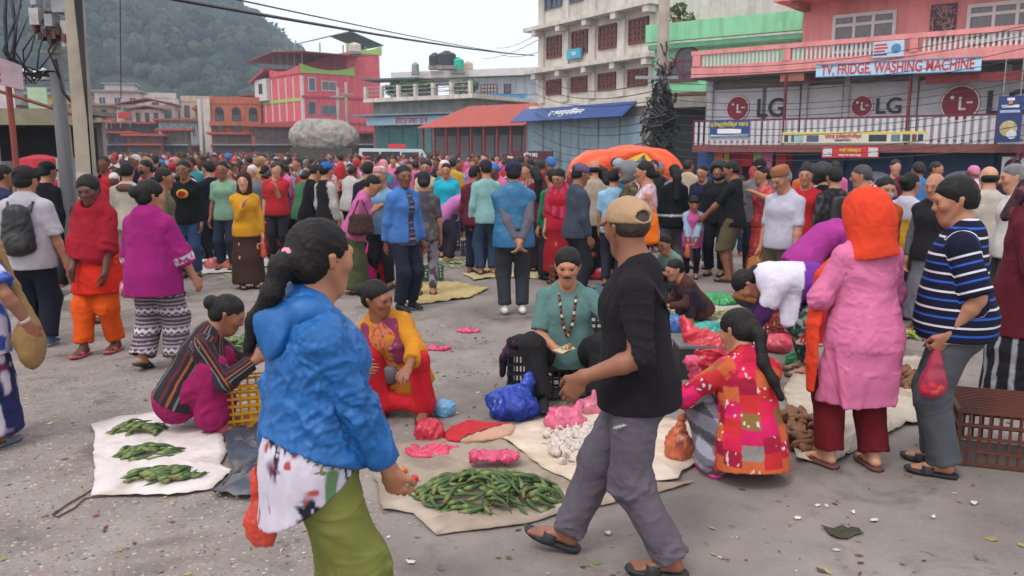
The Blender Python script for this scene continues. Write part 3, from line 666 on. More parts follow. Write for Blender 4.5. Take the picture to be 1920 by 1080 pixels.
# ---- printed patterns (dye, not shading)
def hexs(*c): return [np.array(srgb(x)) for x in c]
def stripes_z(cols, widths, tags=None):
    """bands along the limb (sleeves) or up the body"""
    cs = hexs(*cols); cum = np.cumsum(widths); per = cum[-1]
    def f(so, C):
        v = np.where(so.tag == 'sleeve', so.s, so.V[:, 2]) % per; idx = np.searchsorted(cum, v, side='right') % len(cs); return np.array(cs)[idx]
    return f
def stripes_ang(cols, n, widths=None):
    cs = hexs(*cols); w = np.array(widths or [1] * len(cs), float); cum = np.cumsum(w) / w.sum()
    def f(so, C):
        v = np.where(so.tag == 'sleeve', so.ang / (2 * math.pi) * 4, so.ang / (2 * math.pi) * n) % 1; return np.array(cs)[np.minimum(np.searchsorted(cum, v, side='right'), len(cs) - 1)]
    return f
def blotch(cols, freq=20, thr=.35, seed=0):
    cs = hexs(*cols)
    def f(so, C):
        for i, c in enumerate(cs): m = np.clip((vnoise(so.V * freq * (1 + .2 * i) + 11 * (i + 1) + seed) - thr) / .14 + .5, 0, 1)[:, None]; C = C * (1 - m) + c * m
        return C
    return f
# ------------------------------------------------------------------ ground
def ground_mat():
    n = N('worn asphalt'); tc = n.new('ShaderNodeTexCoord'); geo = n.new('ShaderNodeNewGeometry'); P = geo.outputs['Position']
    def nz(scale, detail=5, rough=.6, dist=0.0):
        q = n.new('ShaderNodeTexNoise', Scale=scale, Detail=detail, Roughness=rough, Distortion=dist); n.link(P, q.inputs['Vector']); return q.outputs['Fac']
    base = n.ramp(nz(.9, 6, .65), [(.3, (.150, .128, .117)), (.5, (.218, .188, .172)), (.72, (.285, .248, .226))])
    rough_c = n.ramp(nz(2.2, 6, .7), [(.28, (.170, .142, .126)), (.5, (.238, .203, .183)), (.75, (.305, .263, .238))])
    sx = n.new('ShaderNodeSeparateXYZ'); n.link(P, sx.inputs[0])
    m1 = n.new('ShaderNodeMath', operation='MULTIPLY'); n.link(sx.outputs[0], m1.inputs[0]); m1.inputs[1].default_value = -.55
    m2 = n.new('ShaderNodeMath', operation='ADD'); n.link(m1.outputs[0], m2.inputs[0]); n.link(nz(.6, 4), m2.inputs[1])
    side = n.ramp(m2.outputs[0], [(.70, (0, 0, 0)), (1.25 if False else .95, (1, 1, 1))])   # older exposed concrete to the left of the road
    c = n.mix(base, rough_c, side)
    v = n.new('ShaderNodeTexVoronoi', Scale=38); n.link(P, v.inputs['Vector'])            # exposed aggregate
    st = n.ramp(v.outputs['Distance'], [(.22, (1, 1, 1)), (.36, (0, 0, 0))])
    v2 = n.new('ShaderNodeTexVoronoi', Scale=17); n.link(P, v2.inputs['Vector'])
    st2 = n.ramp(v2.outputs['Distance'], [(.13, (1, 1, 1)), (.24, (0, 0, 0))])
    stc = n.ramp(v.outputs['Color'], [(.2, (.16, .15, .155)), (.5, (.26, .235, .22)), (.75, (.33, .28, .25)), (.95, (.46, .43, .40))])
    stc2 = n.ramp(v2.outputs['Color'], [(.2, (.13, .125, .135)), (.55, (.24, .21, .195)), (.9, (.42, .39, .37))])
    gate = n.mix((.12, .12, .12), (1, 1, 1), side)
    c = n.mix(c, stc, n.mix(st, gate, 1.0, 'MULTIPLY')); c = n.mix(c, stc2, n.mix(st2, gate, 1.0, 'MULTIPLY'))
    damp = n.ramp(nz(1.7, 5, .6, .6), [(.56, (1, 1, 1)), (.68, (.60, .58, .57))]); c = n.mix(c, damp, 1.0, 'MULTIPLY')
    spots = n.ramp(nz(7, 4, .65), [(.63, (1, 1, 1)), (.70, (.45, .41, .38))]); c = n.mix(c, spots, .8, 'MULTIPLY')
    fine = n.ramp(nz(160, 2), [(.3, (.82, .82, .82)), (.7, (1.12, 1.12, 1.12))]); c = n.mix(c, fine, 1.0, 'MULTIPLY')
    n.col(c); n.set(Roughness=.9); n.b.inputs['Specular IOR Level'].default_value = .25
    n.bump(n.mix(st, st2, .5), .35, .006); n.bump(nz(130, 3), .5, .004); n.bump(nz(4, 4), .3, .03)
    return n.m
def axis(a, b, fine, grow=1.12):
    out = [0.0]; s = fine
    while out[-1] < b: out.append(out[-1] + s); s *= grow
    neg = [0.0]; s = fine
    while neg[-1] > a: neg.append(neg[-1] - s); s *= grow
    return np.array(neg[:0:-1] + out)
gx, gy = axis(-640, 640, .35, 1.06), axis(-20, 660, .35, 1.06)
GX, GY = np.meshgrid(gx, gy, indexing='ij'); GZ = np.array([[gz(a, b) for b in gy] for a in gx]); nx_, ny_ = GX.shape
idx = np.arange(nx_ * ny_).reshape(nx_, ny_)
FQ = np.stack([idx[:-1, :-1], idx[1:, :-1], idx[1:, 1:], idx[:-1, 1:]], -1).reshape(-1, 4)
tag(link('ground', mesh_from('ground', np.stack([GX, GY, GZ], -1).reshape(-1, 3), FQ, [ground_mat()], True)), kind='structure')
# ------------------------------------------------------------------ wooded hill
def hill_h(x, y):
    d = np.sqrt(((x + 296) / 235) ** 2 + ((y - 400) / 210) ** 2); h = 122 * np.clip(1 - d ** 1.7, 0, 1) ** .9
    d2 = np.sqrt(((x + 128) / 70) ** 2 + ((y - 330) / 80) ** 2); h2 = 46 * np.clip(1 - d2 ** 1.8, 0, 1)
    return np.maximum(h, h2) + 6 * (fbm(np.stack([x / 45, y / 45, x * 0], -1).reshape(-1, 3), 3).reshape(x.shape)) * (h > 2)
hx, hy = np.meshgrid(np.linspace(-600, 0, 90), np.linspace(180, 620, 64), indexing='ij'); hz = hill_h(hx, hy) - .5
hi_ = np.arange(hx.size).reshape(hx.shape); HQ = np.stack([hi_[:-1, :-1], hi_[1:, :-1], hi_[1:, 1:], hi_[:-1, 1:]], -1).reshape(-1, 4)
tag(link('hill', mesh_from('hill', np.stack([hx, hy, hz], -1).reshape(-1, 3), HQ, [paint('hill soil', (.045, .055, .03), .95)], True)), kind='structure')
def icos(sub=1):
    t = (1 + 5 ** .5) / 2; V = [(-1, t, 0), (1, t, 0), (-1, -t, 0), (1, -t, 0), (0, -1, t), (0, 1, t), (0, -1, -t), (0, 1, -t), (t, 0, -1), (t, 0, 1), (-t, 0, -1), (-t, 0, 1)]
    F = [(0, 11, 5), (0, 5, 1), (0, 1, 7), (0, 7, 10), (0, 10, 11), (1, 5, 9), (5, 11, 4), (11, 10, 2), (10, 7, 6), (7, 1, 8), (3, 9, 4), (3, 4, 2), (3, 2, 6), (3, 6, 8), (3, 8, 9), (4, 9, 5), (2, 4, 11), (6, 2, 10), (8, 6, 7), (9, 8, 1)]
    V = [np.array(v) / np.linalg.norm(v) for v in V]
    for _ in range(sub):
        c = {}; F2 = []
        def mid(a, b):
            k = (min(a, b), max(a, b))
            if k not in c: V.append(nrm(V[a] + V[b])); c[k] = len(V) - 1
            return c[k]
        for a, b, d in F: x, y, z = mid(a, b), mid(b, d), mid(d, a); F2 += [(a, x, z), (b, y, x), (d, z, y), (x, y, z)]
        F = F2
    return np.array(V), np.array(F)
def leaf_mat(name, lo, hi):
    n = N(name); a = n.new('ShaderNodeAttribute', attribute_name='Col'); f = n.noise(.9, 3); n.col(n.mix(a.outputs['Color'], n.ramp(f, [(.3, (.7, .7, .7)), (.7, (1.25, 1.25, 1.2))]), 1.0, 'MULTIPLY'))
    n.set(Roughness=.75); n.b.inputs['Specular IOR Level'].default_value = .2; return n.m
LEAF = leaf_mat('foliage', 0, 0)
def forest():
    rng = np.random.default_rng(3); SV, SF = icos(1); VV, FF, CC = [], [], []; off = 0; n = 0
    cand = np.stack([rng.uniform(-420, -30, 14000), rng.uniform(185, 470, 14000)], 1); hh = hill_h(cand[:, :1], cand[:, 1:])[:, 0]; q = cand[:, 0] / cand[:, 1]
    for (x, y), h in [(c, v) for c, v, ok in zip(cand, hh, (hh > 3) & (q < -.17) & (q > -.8)) if ok][:4200]:
        r = rng.uniform(1.7, 3.6) * (1.25 if y > 300 else 1.0)
        tone = np.array([.027, .043, .030]) * rng.uniform(.6, 1.35) * (1 + rng.uniform(-.15, .15, 3) * [1, .4, .6])
        if rng.random() < .12: tone = np.array([.046, .060, .034]) * rng.uniform(.8, 1.2)
        v = SV * (1 + .35 * rng.uniform(-1, 1, (len(SV), 1))) * [r, r, r * rng.uniform(.8, 1.25)] + [x, y, h + r * .75]
        VV.append(v); FF.append(SF + off); off += len(v); CC.append(np.tile(tone, (len(v), 1)))
        k = 24; dirs = rng.normal(size=(k, 3)); dirs[:, 2] = np.abs(dirs[:, 2]) * .9; dirs[:, 1] -= .5; dirs /= np.linalg.norm(dirs, axis=1, keepdims=True)
        c = dirs * r * rng.uniform(.85, 1.18, (k, 1)) + [x, y, h + r * .75]; s_ = r * rng.uniform(.10, .24, (k, 1, 1)); t = rng.normal(size=(k, 3, 3)); v = (c[:, None, :] + t * s_).reshape(-1, 3)
        VV.append(v); FF.append(np.arange(3 * k).reshape(-1, 3) + off); off += 3 * k; CC.append(np.repeat(tone * rng.uniform(.75, 1.45, (k, 1)), 3, 0))
    o = link('forest', mesh_from('forest', np.concatenate(VV), np.concatenate(FF), [LEAF], False, np.concatenate(CC)))
    tag(o, 'dense dark green forest covering the hazy hill', 'forest', kind='stuff')
forest()
def leafy(name, parent, centers, size, n, rng, tones=((.05, .09, .03), (.09, .14, .05)), leaf=.05):
    """loose crown of leaf-sized faces"""
    V, F, C = [], [], []; o = 0
    for c, r in centers:
        for _ in range(n):
            d = rng.normal(size=3); d = d / np.linalg.norm(d) * r * rng.uniform(.4, 1.05) ** .6; p = np.asarray(c) + d * [1, 1, .85]; t = nrm(rng.normal(size=3)); b = nrm(np.cross(t, rng.normal(size=3))); L = leaf * rng.uniform(.6, 1.4)
            V += [p - t * L, p + b * L * .42, p + t * L, p - b * L * .42]; F.append((o, o + 1, o + 2, o + 3)); o += 4; w = rng.random(); C += [np.array(tones[0]) * (1 - w) + np.array(tones[1]) * w] * 4
    return link(name, mesh_from(name, V, np.array(F), [LEAF], False, np.array(C)), parent)
# ------------------------------------------------------------------ facades
class Facade:
    """a street front: local x runs along it to the right, local y into the building, z up from the street level (world z)"""
    def __init__(s, label, px, d, ex, ey, cat='building', name='shop_building', group=None):
        u = (px - 960) / FPX * (1 / CP) * 1.0; s.e = nrm([ex, ey]); r = ray(px, HORIZON); t = d / r[1]; s.O = np.array([r[0] * t, d]); s.a = math.atan2(s.e[1], s.e[0])
        s.root = thing(name, label, cat, (s.O[0], s.O[1], 0), s.a, group); s.n = np.array([-s.e[1], s.e[0]])
    def p(s, px, py, dep=0.0):
        r = ray(px, py); O = s.O + s.n * dep; den = r[0] * s.n[0] + r[1] * s.n[1]; t = (O @ s.n) / den; w = np.array([r[0] * t, r[1] * t]) - s.O
        return float(w @ s.e), CAMZ + r[2] * t
    def x(s, px, py=200, dep=0.0): return s.p(px, py, dep)[0]
    def z(s, px, py, dep=0.0): return s.p(px, py, dep)[1]
    def box(s, name, mat, x0, x1, y0, y1, z0, z1, parent=None): return part(name, mat, parent or s.root, (min(x0, x1), max(x0, x1), y0, y1, min(z0, z1), max(z0, z1)))
    def text(s, body, x, y, z, size, mat, name='lettering', align='CENTER', parent=None, sx=1.0, font_shear=0.0, ext=.004):
        c = bpy.data.curves.new(name, 'FONT'); c.body = body; c.size = size; c.align_x = align; c.align_y = 'CENTER'; c.extrude = ext; c.offset = size * .02; c.shear = font_shear
        c.materials.append(mat); o = bpy.data.objects.new(name, c); COL.objects.link(o); bpy.context.view_layer.update(); me = bpy.data.meshes.new_from_object(o); bpy.data.objects.remove(o); o = link(name, me, parent or s.root); o.location = (x, y, z); o.rotation_euler = (math.pi / 2, 0, 0); o.scale = (sx, 1, 1); return o
    def window(s, x0, x1, z0, z1, y, frame, glass, nx=2, nz=2, fw=.08, dep=.12, name='window', transom=None, bw=.05):
        """frame standing in the wall face y, glass recessed behind it"""
        w = MB(); w.box(x0, x1, y - .1, y + .01, z0, z0 + fw); w.box(x0, x1, y - .1, y + .01, z1 - fw, z1); w.box(x0, x0 + fw, y - .1, y + .01, z0 + fw, z1 - fw); w.box(x1 - fw, x1, y - .1, y + .01, z0 + fw, z1 - fw)
        f = w.build(name, frame, s.root)
        xs = np.linspace(x0 + fw, x1 - fw, nx + 1); zs = np.linspace(z0 + fw, z1 - fw, nz + 1) if transom is None else np.array([z0 + fw, z0 + (z1 - z0) * transom, z1 - fw])
        b = MB()
        for i in range(1, nx): b.box(xs[i] - bw / 2, xs[i] + bw / 2, y - .085, y - .02, z0 + fw, z1 - fw)
        for j in range(1, len(zs) - 1): b.box(x0 + fw, x1 - fw, y - .079, y - .022, zs[j] - bw / 2, zs[j] + bw / 2)
        if b.V: b.build('mullion', frame, f)
        for i in range(nx):
            for j in range(len(zs) - 1): part('pane', glass, f, (xs[i] + .005, xs[i + 1] - .005, y - .045, y - .008, zs[j] + .005, zs[j + 1] - .005))
        return f
GLASS = paint('dark window glass', (.035, .04, .05), .12, .4, 1.5, 0, spec=.6)
GLASS_B = paint('blue tinted glass', (.06, .09, .14), .12, .4, 1.5, 0, spec=.7)
CURT = paint('curtained glass', (.16, .15, .16), .25, .4, 6, 0, spec=.5, streak=(8, 1, .4))
WHITE = paint('white paint', 'c9c6c4', .6, .12, 3, .05)
CREAM = paint('cream plaster', 'cfc7bd', .85, .18, 1.3, .15)
CONC = paint('grey concrete', '8d8983', .9, .3, 1.6, .2)
DARK = paint('dark interior', (.02, .02, .022), .9, .3)
PINK = paint('salmon pink plaster', 'dc8f8e', .8, .14, 1.0, .1)
PINK2 = paint('bright pink plaster', 'd4606a', .75, .14, 1.0, .1)
MAROON = paint('maroon painted steel', '6a2530', .55, .25, 5, .05)
WOODBR = paint('red brown joinery', '6e3a2c', .6, .3, 4, .1)
RUSTRED = paint('faded red sheet', 'b04a3c', .7, .3, 1.5, .1, streak=(6, .3, 1))
STEEL = paint('galvanised steel', '8f9499', .45, .25, 3, .05, metal=.3)
BLACK = paint('black plastic', (.014, .014, .016), .45, .3, 8, .05)
INKRED = paint('red sign ink', 'c23038', .5, .05, 3, 0); INKBLK = paint('black sign ink', '2b2a2c', .5, .05, 3, 0); INKWHT = paint('white sign ink', 'e6e6e6', .5, .05, 3, 0)
INKYEL = paint('yellow sign ink', 'd9c23a', .5, .05, 3, 0); SIGNBLUE = paint('blue sign face', '2f4a86', .5, .15, 2, .02); SIGNSKY = paint('pale blue sign face', 'a9cbe0', .5, .12, 2, .02)
# ---- pink corner shop with the appliance signs
LG = Facade('salmon pink shop building with white balustrades and round red appliance logos', 1300, 33.3, .77, -.64)
xr = LG.x(2120); xl = LG.x(1296, 130)
zr = lambda px, py, dep=0: LG.z(px, py, dep)
z1 = zr(1500, 272) + .0; z2b = zr(1500, 134); z2 = zr(1500, 119); zrt = zr(1500, 80)
gb = -.75
SHUT = paint('white shop shutter', 'c6c3c8', .6, .12, 2, .0); BLUESH = paint('navy roller shutter', '223a66', .55, .2, 1.2, .0)
LG.box('wall', PINK, LG.x(1505, 60, 1.3), xr, 1.3, 9, z2 + .02, z2 + 3.05)
LG.box('wall', CONC, LG.x(1322, 200, 1.5), xr, 1.56, 9, z1 + .02, z2b - .02)
LG.box('wall', DARK, LG.x(1322, 330, 1.6), xr, 1.66, 9, gb, z1 - .28)
LG.box('floor_slab', CONC, LG.x(1300, 280), xr, .06, 9, z1 - .24, z1)
LG.box('slab_edge', paint('brick red slab edge', '7d4b47', .8, .3, 3), LG.x(1298, 280), xr, 0, .06, z1 - .26, z1 + .01)
LG.box('balcony_slab', PINK, xl, xr, .0, 9, z2b, z2)
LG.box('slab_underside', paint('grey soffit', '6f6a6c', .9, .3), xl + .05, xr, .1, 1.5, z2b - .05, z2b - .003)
LG.box('handrail', PINK, xl, xr, -.04, .16, zrt - .16, zrt)
LG.box('kerb_rail', PINK, xl, xr, .002, .13, z2 + .002, z2 + .13)
for px in (1303, 1470, 1705, 1935): LG.box('balustrade_post', PINK, LG.x(px - 7), LG.x(px + 7), -.025, .145, z2 + .132, zrt - .162)
bal = MB().box(-.038, .038, -.03, .03, 0, zrt - .162 - z2 - .132).mesh('baluster', WHITE)
x_ = xl + .2
while x_ < xr:
    if all(abs(x_ - LG.x(px)) > .24 for px in (1303, 1470, 1705, 1935)): link('baluster', bal, LG.root, (x_, .065, z2 + .131))
    x_ += .155
for px in (1472, 1720): LG.box('bracket', paint('pink brown bracket', '9c6258', .8), LG.x(px - 14), LG.x(px + 30), .1, 1.4, z2b - .32, z2b - .052)
LG.window(LG.x(1562, 50, 1.3), LG.x(1681, 50, 1.3), zr(1620, 68 + 30, 1.3), zr(1620, 24, 1.3), 1.3, WHITE, CURT, 3, 2, .12, .14, transom=.72, bw=.1)
LG.window(LG.x(1812, 50, 1.3), LG.x(1960, 50, 1.3), zr(1850, 80, 1.3), zr(1850, 6, 1.3), 1.3, WHITE, CURT, 3, 2, .12, .14, transom=.72, bw=.1)
lat = LG.box('lattice_panel', paint('wine red glass', '4a1822', .4, .4), LG.x(1744, 50, 1.28), LG.x(1792, 50, 1.28), 1.24, 1.3, zr(1768, 75, 1.3), zr(1768, 8, 1.3))
mm = MB(); rng_ = np.random.default_rng(5)
for _ in range(60):
    a = (rng_.uniform(LG.x(1746, 50, 1.2), LG.x(1790, 50, 1.2)), rng_.uniform(zr(1768, 70, 1.3), zr(1768, 12, 1.3))); an = rng_.uniform(0, 3.1); L = rng_.uniform(.05, .16)
    mm.bar((a[0] - L * math.cos(an), 1.22, a[1] - L * math.sin(an)), (a[0] + L * math.cos(an), 1.22, a[1] + L * math.sin(an)), .025, .02)
mm.build('scroll_work', paint('dusty pink scrolls', 'a88a8c', .7), lat)
LG.box('eave', PINK, LG.x(1452, 5), xr, -.1, 9, zr(1560, -8), zr(1560, -40))
LG.box('eave_beam', paint('pink brown bracket', '9c6258', .8), LG.x(1486, 15, .3), LG.x(1500, 15, .3), .2, 1.29, zr(1500, 18, .6), zr(1500, -8, .6) - .01)
zl0, zl1 = z1 + .02, z2b - .5
for a, b in ((1338, 1430), (1437, 1500), (1516, 1580), (1592, 1705), (1722, 1880), (1890, 2000)):
    sh = LG.box('shutter', SHUT, LG.x(a, 200, 1.5), LG.x(b, 200, 1.5), 1.45, 1.53, zl0, zl1)
    for zz in np.arange(zl0 + .14, zl1 - .02, .16): LG.box('shutter_rib', SHUT, LG.x(a, 200, 1.5) + .01, LG.x(b, 200, 1.5) - .01, 1.432, 1.455, zz, zz + .12, sh)
for px in (1331, 1508, 1586, 1713, 1885): LG.box('pillar', paint('pale pillar', 'b8b3b8', .7), LG.x(px - 5, 200, 1.35), LG.x(px + 5, 200, 1.35), 1.3, 1.56, z1 + .002, z2b - .052)
def disc(fac, name, x, y, z, r, mat, parent=None, n=40, sx=1.0, dep=.03, ring=0):
    m = MB()
    if ring:
        V = []
        for yy in (y, y + dep):
            for rr in (r, r - ring): V += [(x + rr * sx * math.cos(2 * math.pi * k / n), yy, z + rr * math.sin(2 * math.pi * k / n)) for k in range(n)]
        F = []
        for k in range(n):
            k2 = (k + 1) % n; F += [(k, n + k, n + k2, k2), (2 * n + k, 2 * n + k2, 3 * n + k2, 3 * n + k), (k, k2, 2 * n + k2, 2 * n + k), (n + k, 3 * n + k, 3 * n + k2, n + k2)]
        m.add(V, [f[::-1] for f in F])
    else: m.prism([(x + r * sx * math.cos(2 * math.pi * k / n), z + r * math.sin(2 * math.pi * k / n)) for k in range(n)], y, y + dep)
    return m.build(name, mat, parent or fac.root)
LOGORED = paint('logo red', '8e2233', .5, .1, 3, 0)
for px, py, r, lx, ls in ((1383, 203, .50, 1436, .85), (1616, 199, .40, 1655, .66), (1800, 194, .62, 1868, .95)):
    X, Z = LG.p(px, py, 1.4); lg = disc(LG, 'logo_disc', X, 1.395, Z, r, LOGORED)
    disc(LG, 'logo_ring', X, 1.385, Z, r * .97, INKWHT, lg, ring=r * .07, dep=.008)
    m = MB(); m.box(X - r * .06, X + r * .06, 1.378, 1.394, Z - r * .35, Z + r * .35); m.box(X + r * .065, X + r * .3, 1.378, 1.394, Z - r * .35, Z - r * .25); m.box(X + r * .32, X + r * .62, 1.378, 1.394, Z + r * .0, Z + r * .09); m.build('logo_mark', INKWHT, lg)
    disc(LG, 'logo_dot', X - r * .4, 1.378, Z + r * .33, r * .1, INKWHT, lg, 16, dep=.016)
    LG.text('LG', LG.x(lx - 22 * ls, py, 1.4), 1.39, LG.z(lx, py + 1, 1.4), ls * 1.15, INKBLK, align='LEFT', sx=1.0)
# first-floor railing
rt = zr(1500, 221); rail = LG.box('railing', MAROON, LG.x(1300), xr, .05, .10, rt - .06, rt)
LG.box('railing_bar', MAROON, LG.x(1300), xr, .052, .098, z1 + .1, z1 + .15)
for px in (1302, 1470, 1702, 1872): LG.box('railing_post', MAROON, LG.x(px) - .04, LG.x(px) + .04, .02, .13, z1 + .012, rt + (1.6 if px in (1470, 1702) else .02))
bb = MB().box(-.065, .065, -.012, .012, 0, rt - .07 - z1 - .03).mesh('picket', SHUT); x_ = LG.x(1306)
while x_ < xr: link('picket', bb, LG.root, (x_, .038, z1 + .02)); x_ += .235
# signs on the front
def sign(fac, name, px0, py0, px1, py1, dep, face, th=.05, edge=None, tilt=True):
    x0, za = fac.p(px0, (py0[0] + py0[1]) / 2, dep); x1, zb = fac.p(px1, (py1[0] + py1[1]) / 2, dep); h0 = (fac.z(px0, py0[0], dep) - fac.z(px0, py0[1], dep)) / 2; h1 = (fac.z(px1, py1[0], dep) - fac.z(px1, py1[1], dep)) / 2
    b = MB().prism([(x0, za - h0), (x1, zb - h1), (x1, zb + h1), (x0, za + h0)], dep, dep + th).build(name, face, fac.root)
    return b, (x0 + x1) / 2, (za + zb) / 2, x1 - x0, h0 + h1, math.atan2(zb - za, x1 - x0)
b, X, Z, Wd, Hh, an = sign(LG, 'shop_sign', 1530, (121, 145), 1840, (107, 132), -.12, SIGNSKY)
m = MB(); m.bar((X - Wd / 2, -.13, Z + Hh / 2 + (-Wd / 2) * math.tan(an)), (X + Wd / 2, -.13, Z + Hh / 2 + Wd / 2 * math.tan(an)), .05, .03); m.bar((X - Wd / 2, -.13, Z - Hh / 2 + (-Wd / 2) * math.tan(an)), (X + Wd / 2, -.13, Z - Hh / 2 + Wd / 2 * math.tan(an)), .05, .03); m.build('sign_border', paint('blue border', '5b8fb5', .5), b)
t = LG.text('TV, FRIDGE, WASHING MACHINE', X, -.128, Z, .50, INKRED, parent=b); t.rotation_euler = (math.pi / 2, -an, 0)
bpy.context.view_layer.update(); t.scale = (Wd * .93 / max(t.dimensions.x, .1), 1, 1); 
b, X, Z, Wd, Hh, an = sign(LG, 'shop_sign', 1331, (225, 257), 1405, (225, 256), -.04, SIGNBLUE)
LG.text('इलेक्ट्रोनिक्स पसल', X, -.05, Z + Hh * .22, Hh * .32, INKYEL, parent=b); LG.box('sign_panel', INKWHT, X - Wd * .3, X + Wd * .3, -.048, -.042, Z - Hh * .30, Z - Hh * .02, b)
LG.box('sign_foot', SIGNSKY, X - Wd * .48, X + Wd * .48, -.049, -.042, Z - Hh * .47, Z - Hh * .36, b)
b, X, Z, Wd, Hh, an = sign(LG, 'banner', 1467, (248, 268), 1735, (246, 268), -.02, paint('cream banner', 'cfcbb8', .6, .1))
LG.box('banner_edge', INKYEL, X - Wd / 2, X + Wd / 2, -.027, -.022, Z + Hh * .32, Z + Hh * .48, b); LG.text('लाेटस् इलेक्ट्रोनिक्स', X - Wd * .05, -.03, Z + Hh * .08, Hh * .42, INKRED, parent=b); LG.text('इलेक्ट्रिक सामान', X - Wd * .05, -.03, Z - Hh * .26, Hh * .22, SIGNBLUE, parent=b)
for k, (a, w_, c) in enumerate(((-.47, .03, '3f4050'), (-.42, .025, '38648c'), (-.37, .06, '8fb3b8'), (-.27, .09, '55567a'), (.19, .12, '33383c'), (.31, .06, '5e7c86'), (.38, .05, '3c4246'), (.43, .03, '6f3b40'), (.47, .035, '2a3560'))): LG.box('product_picture', paint('print ' + c, c, .5, .3, 9), X + a * Wd - w_ * Wd / 2, X + a * Wd + w_ * Wd / 2, -.028, -.022, Z - Hh * .38, Z + Hh * .22, b)
b, X, Z, Wd, Hh, an = sign(LG, 'poster', 1637, (79, 109), 1695, (74, 105), -.06, paint('pale poster', 'b4c6d6', .5, .15)); 
for k in range(4): LG.box('print_line', INKRED if k < 3 else SIGNBLUE, X - Wd * .46, X - Wd * .46 + Wd * (.4, .44, .36, .42)[k], -.066, -.061, Z + Hh * (.28 - k * .2) - .03, Z + Hh * (.28 - k * .2) + .03, b)
disc(LG, 'picture', X + Wd * .25, -.066, Z, Hh * .3, paint('print blue', '4f86b8', .5), b, 18, dep=.004)
b, X, Z, Wd, Hh, an = sign(LG, 'shop_sign', 1541, (275, 296), 1648, (274, 295), -.05, INKRED)
LG.text('नयाँ मोबाइल', X, -.058, Z + Hh * .15, Hh * .42, INKYEL, parent=b); LG.text('बिक्री तथा मर्मत केन्द्र', X, -.058, Z - Hh * .28, Hh * .22, INKWHT, parent=b)
for sg in (-1, 1): LG.box('picture', paint('print pale', 'c9ccd2', .5, .4, 14), X + sg * Wd * .4 - Wd * .08, X + sg * Wd * .4 + Wd * .08, -.058, -.052, Z - Hh * .4, Z + Hh * .38, b)
b, X, Z, Wd, Hh, an = sign(LG, 'banner', 1869, (181, 268), 1916, (179, 266), -.55, paint('navy banner', '26386e', .5, .12))
LG.text('SALE', X, -.56, Z + Hh * .42, .16, INKWHT, parent=b) if False else None
for k, (zf, w_, c) in enumerate(((.43, .3, 'd8d8e0'), (.36, .15, 'c98a50'), (.28, .7, 'd8d8e0'), (.17, .8, '9fb4d8'))): LG.box('print_line', paint('print ' + c, c, .5), X - Wd * w_ / 2, X + Wd * w_ / 2, -.558, -.552, Z + Hh * zf - .04, Z + Hh * zf + .04, b)
disc(LG, 'picture', X, -.558, Z - Hh * .2, Wd * .36, paint('print noodles', 'b9a878', .5, .5, 8), b, 20, dep=.006); disc(LG, 'picture', X + .1, -.560, Z - Hh * .33, Wd * .2, paint('print plate', 'c9d2d8', .5), b, 20, dep=.006)
m = MB(); [m.tube([(X + sg * Wd * .35, -.52, Z + Hh / 2), (X + sg * Wd * .35, -.52, z2b - .05)], .02) for sg in (-1, 1)]; m.build('hanger', STEEL, b)
LG.box('fascia_sign', paint('dark red fascia', '7a2a2e', .6, .3, 4), LG.x(1738, 140, .3), xr, .15, .3, zr(1800, 155, .3), zr(1800, 139, .3))
# ground-floor shops
for a, b_ in ((1486, 1572), (1580, 1700), (1712, 1850), (1862, 2000)):
    sh = LG.box('shutter', BLUESH, LG.x(a, 330, 1.6), LG.x(b_, 330, 1.6), 1.55, 1.66, gb, z1 - .3)
    for zz in np.arange(gb + .1, z1 - .36, .13): LG.box('shutter_rib', BLUESH, LG.x(a, 330, 1.6) + .01, LG.x(b_, 330, 1.6) - .01, 1.535, 1.556, zz, zz + .1, sh)
for px in (1540, 1640, 1805):
    X, Z = LG.p(px, 346, 1.5); o = disc(LG, 'oval_emblem', X, 1.515, Z, .47, paint('shutter white', 'a3a8b4', .6), sx=1.45, dep=.016); LG.text('CG', X, 1.51, Z, .55, BLUESH, parent=o)
for px in (1478, 1576, 1706, 1856): LG.box('pillar', BLUESH if px > 1500 else paint('red pillar', '9c2f38', .6), LG.x(px - 6, 330, 1.4), LG.x(px + 6, 330, 1.4), 1.3, 1.65, gb, z1 - .262)
for k, (px, w_, c) in enumerate(((1347, 16, 'd8701f'), (1362, 10, 'c8a83c'), (1380, 22, 'a02230'), (1400, 18, 'c02c3a'), (1418, 14, 'b7c48c'), (1436, 20, 'd87aa8'), (1462, 18, 'c24048'))):
    o = LG.box('hanging_cloth', paint('cloth ' + c, c, .9, .2, 6), LG.x(px - w_ / 2, 300, .9), LG.x(px + w_ / 2, 300, .9), .88 + .02 * k, .93 + .02 * k, zr(px, 312 + 7 * (k % 3), .9), z1 - .29)
LG.box('wall', paint('blue shop front', '2a4a86', .6), LG.x(1308, 300, 1.2), LG.x(1340, 300, 1.2), 1.2, 1.5, gb, z1 - .27)
ac = thing('air_conditioner', 'white outdoor air conditioner unit beside the stairs of the pink building', 'air conditioner', (0, 0, 0), 0)
ac.parent = None; w_ = LG.p(1905, 312, .2); ac.location = (LG.O[0] + LG.e[0] * w_[0] + LG.n[0] * .2, LG.O[1] + LG.e[1] * w_[0] + LG.n[1] * .2, w_[1] - .3); ac.rotation_euler = (0, 0, LG.a)
part('casing', WHITE, ac, (-.4, .4, 0, .3, 0, .6)); disc(type('q', (), {'root': ac}), 'fan_grille', -.08, -.02, .3, .24, BLACK, ac, 24, dep=.018); disc(type('q', (), {'root': ac}), 'fan_hub', -.08, -.034, .3, .06, STEEL, ac, 16, dep=.012)
part('bracket', STEEL, ac, (-.35, -.3, -.05, .45, -.07, -.003), (.3, .35, -.05, .45, -.07, -.003))
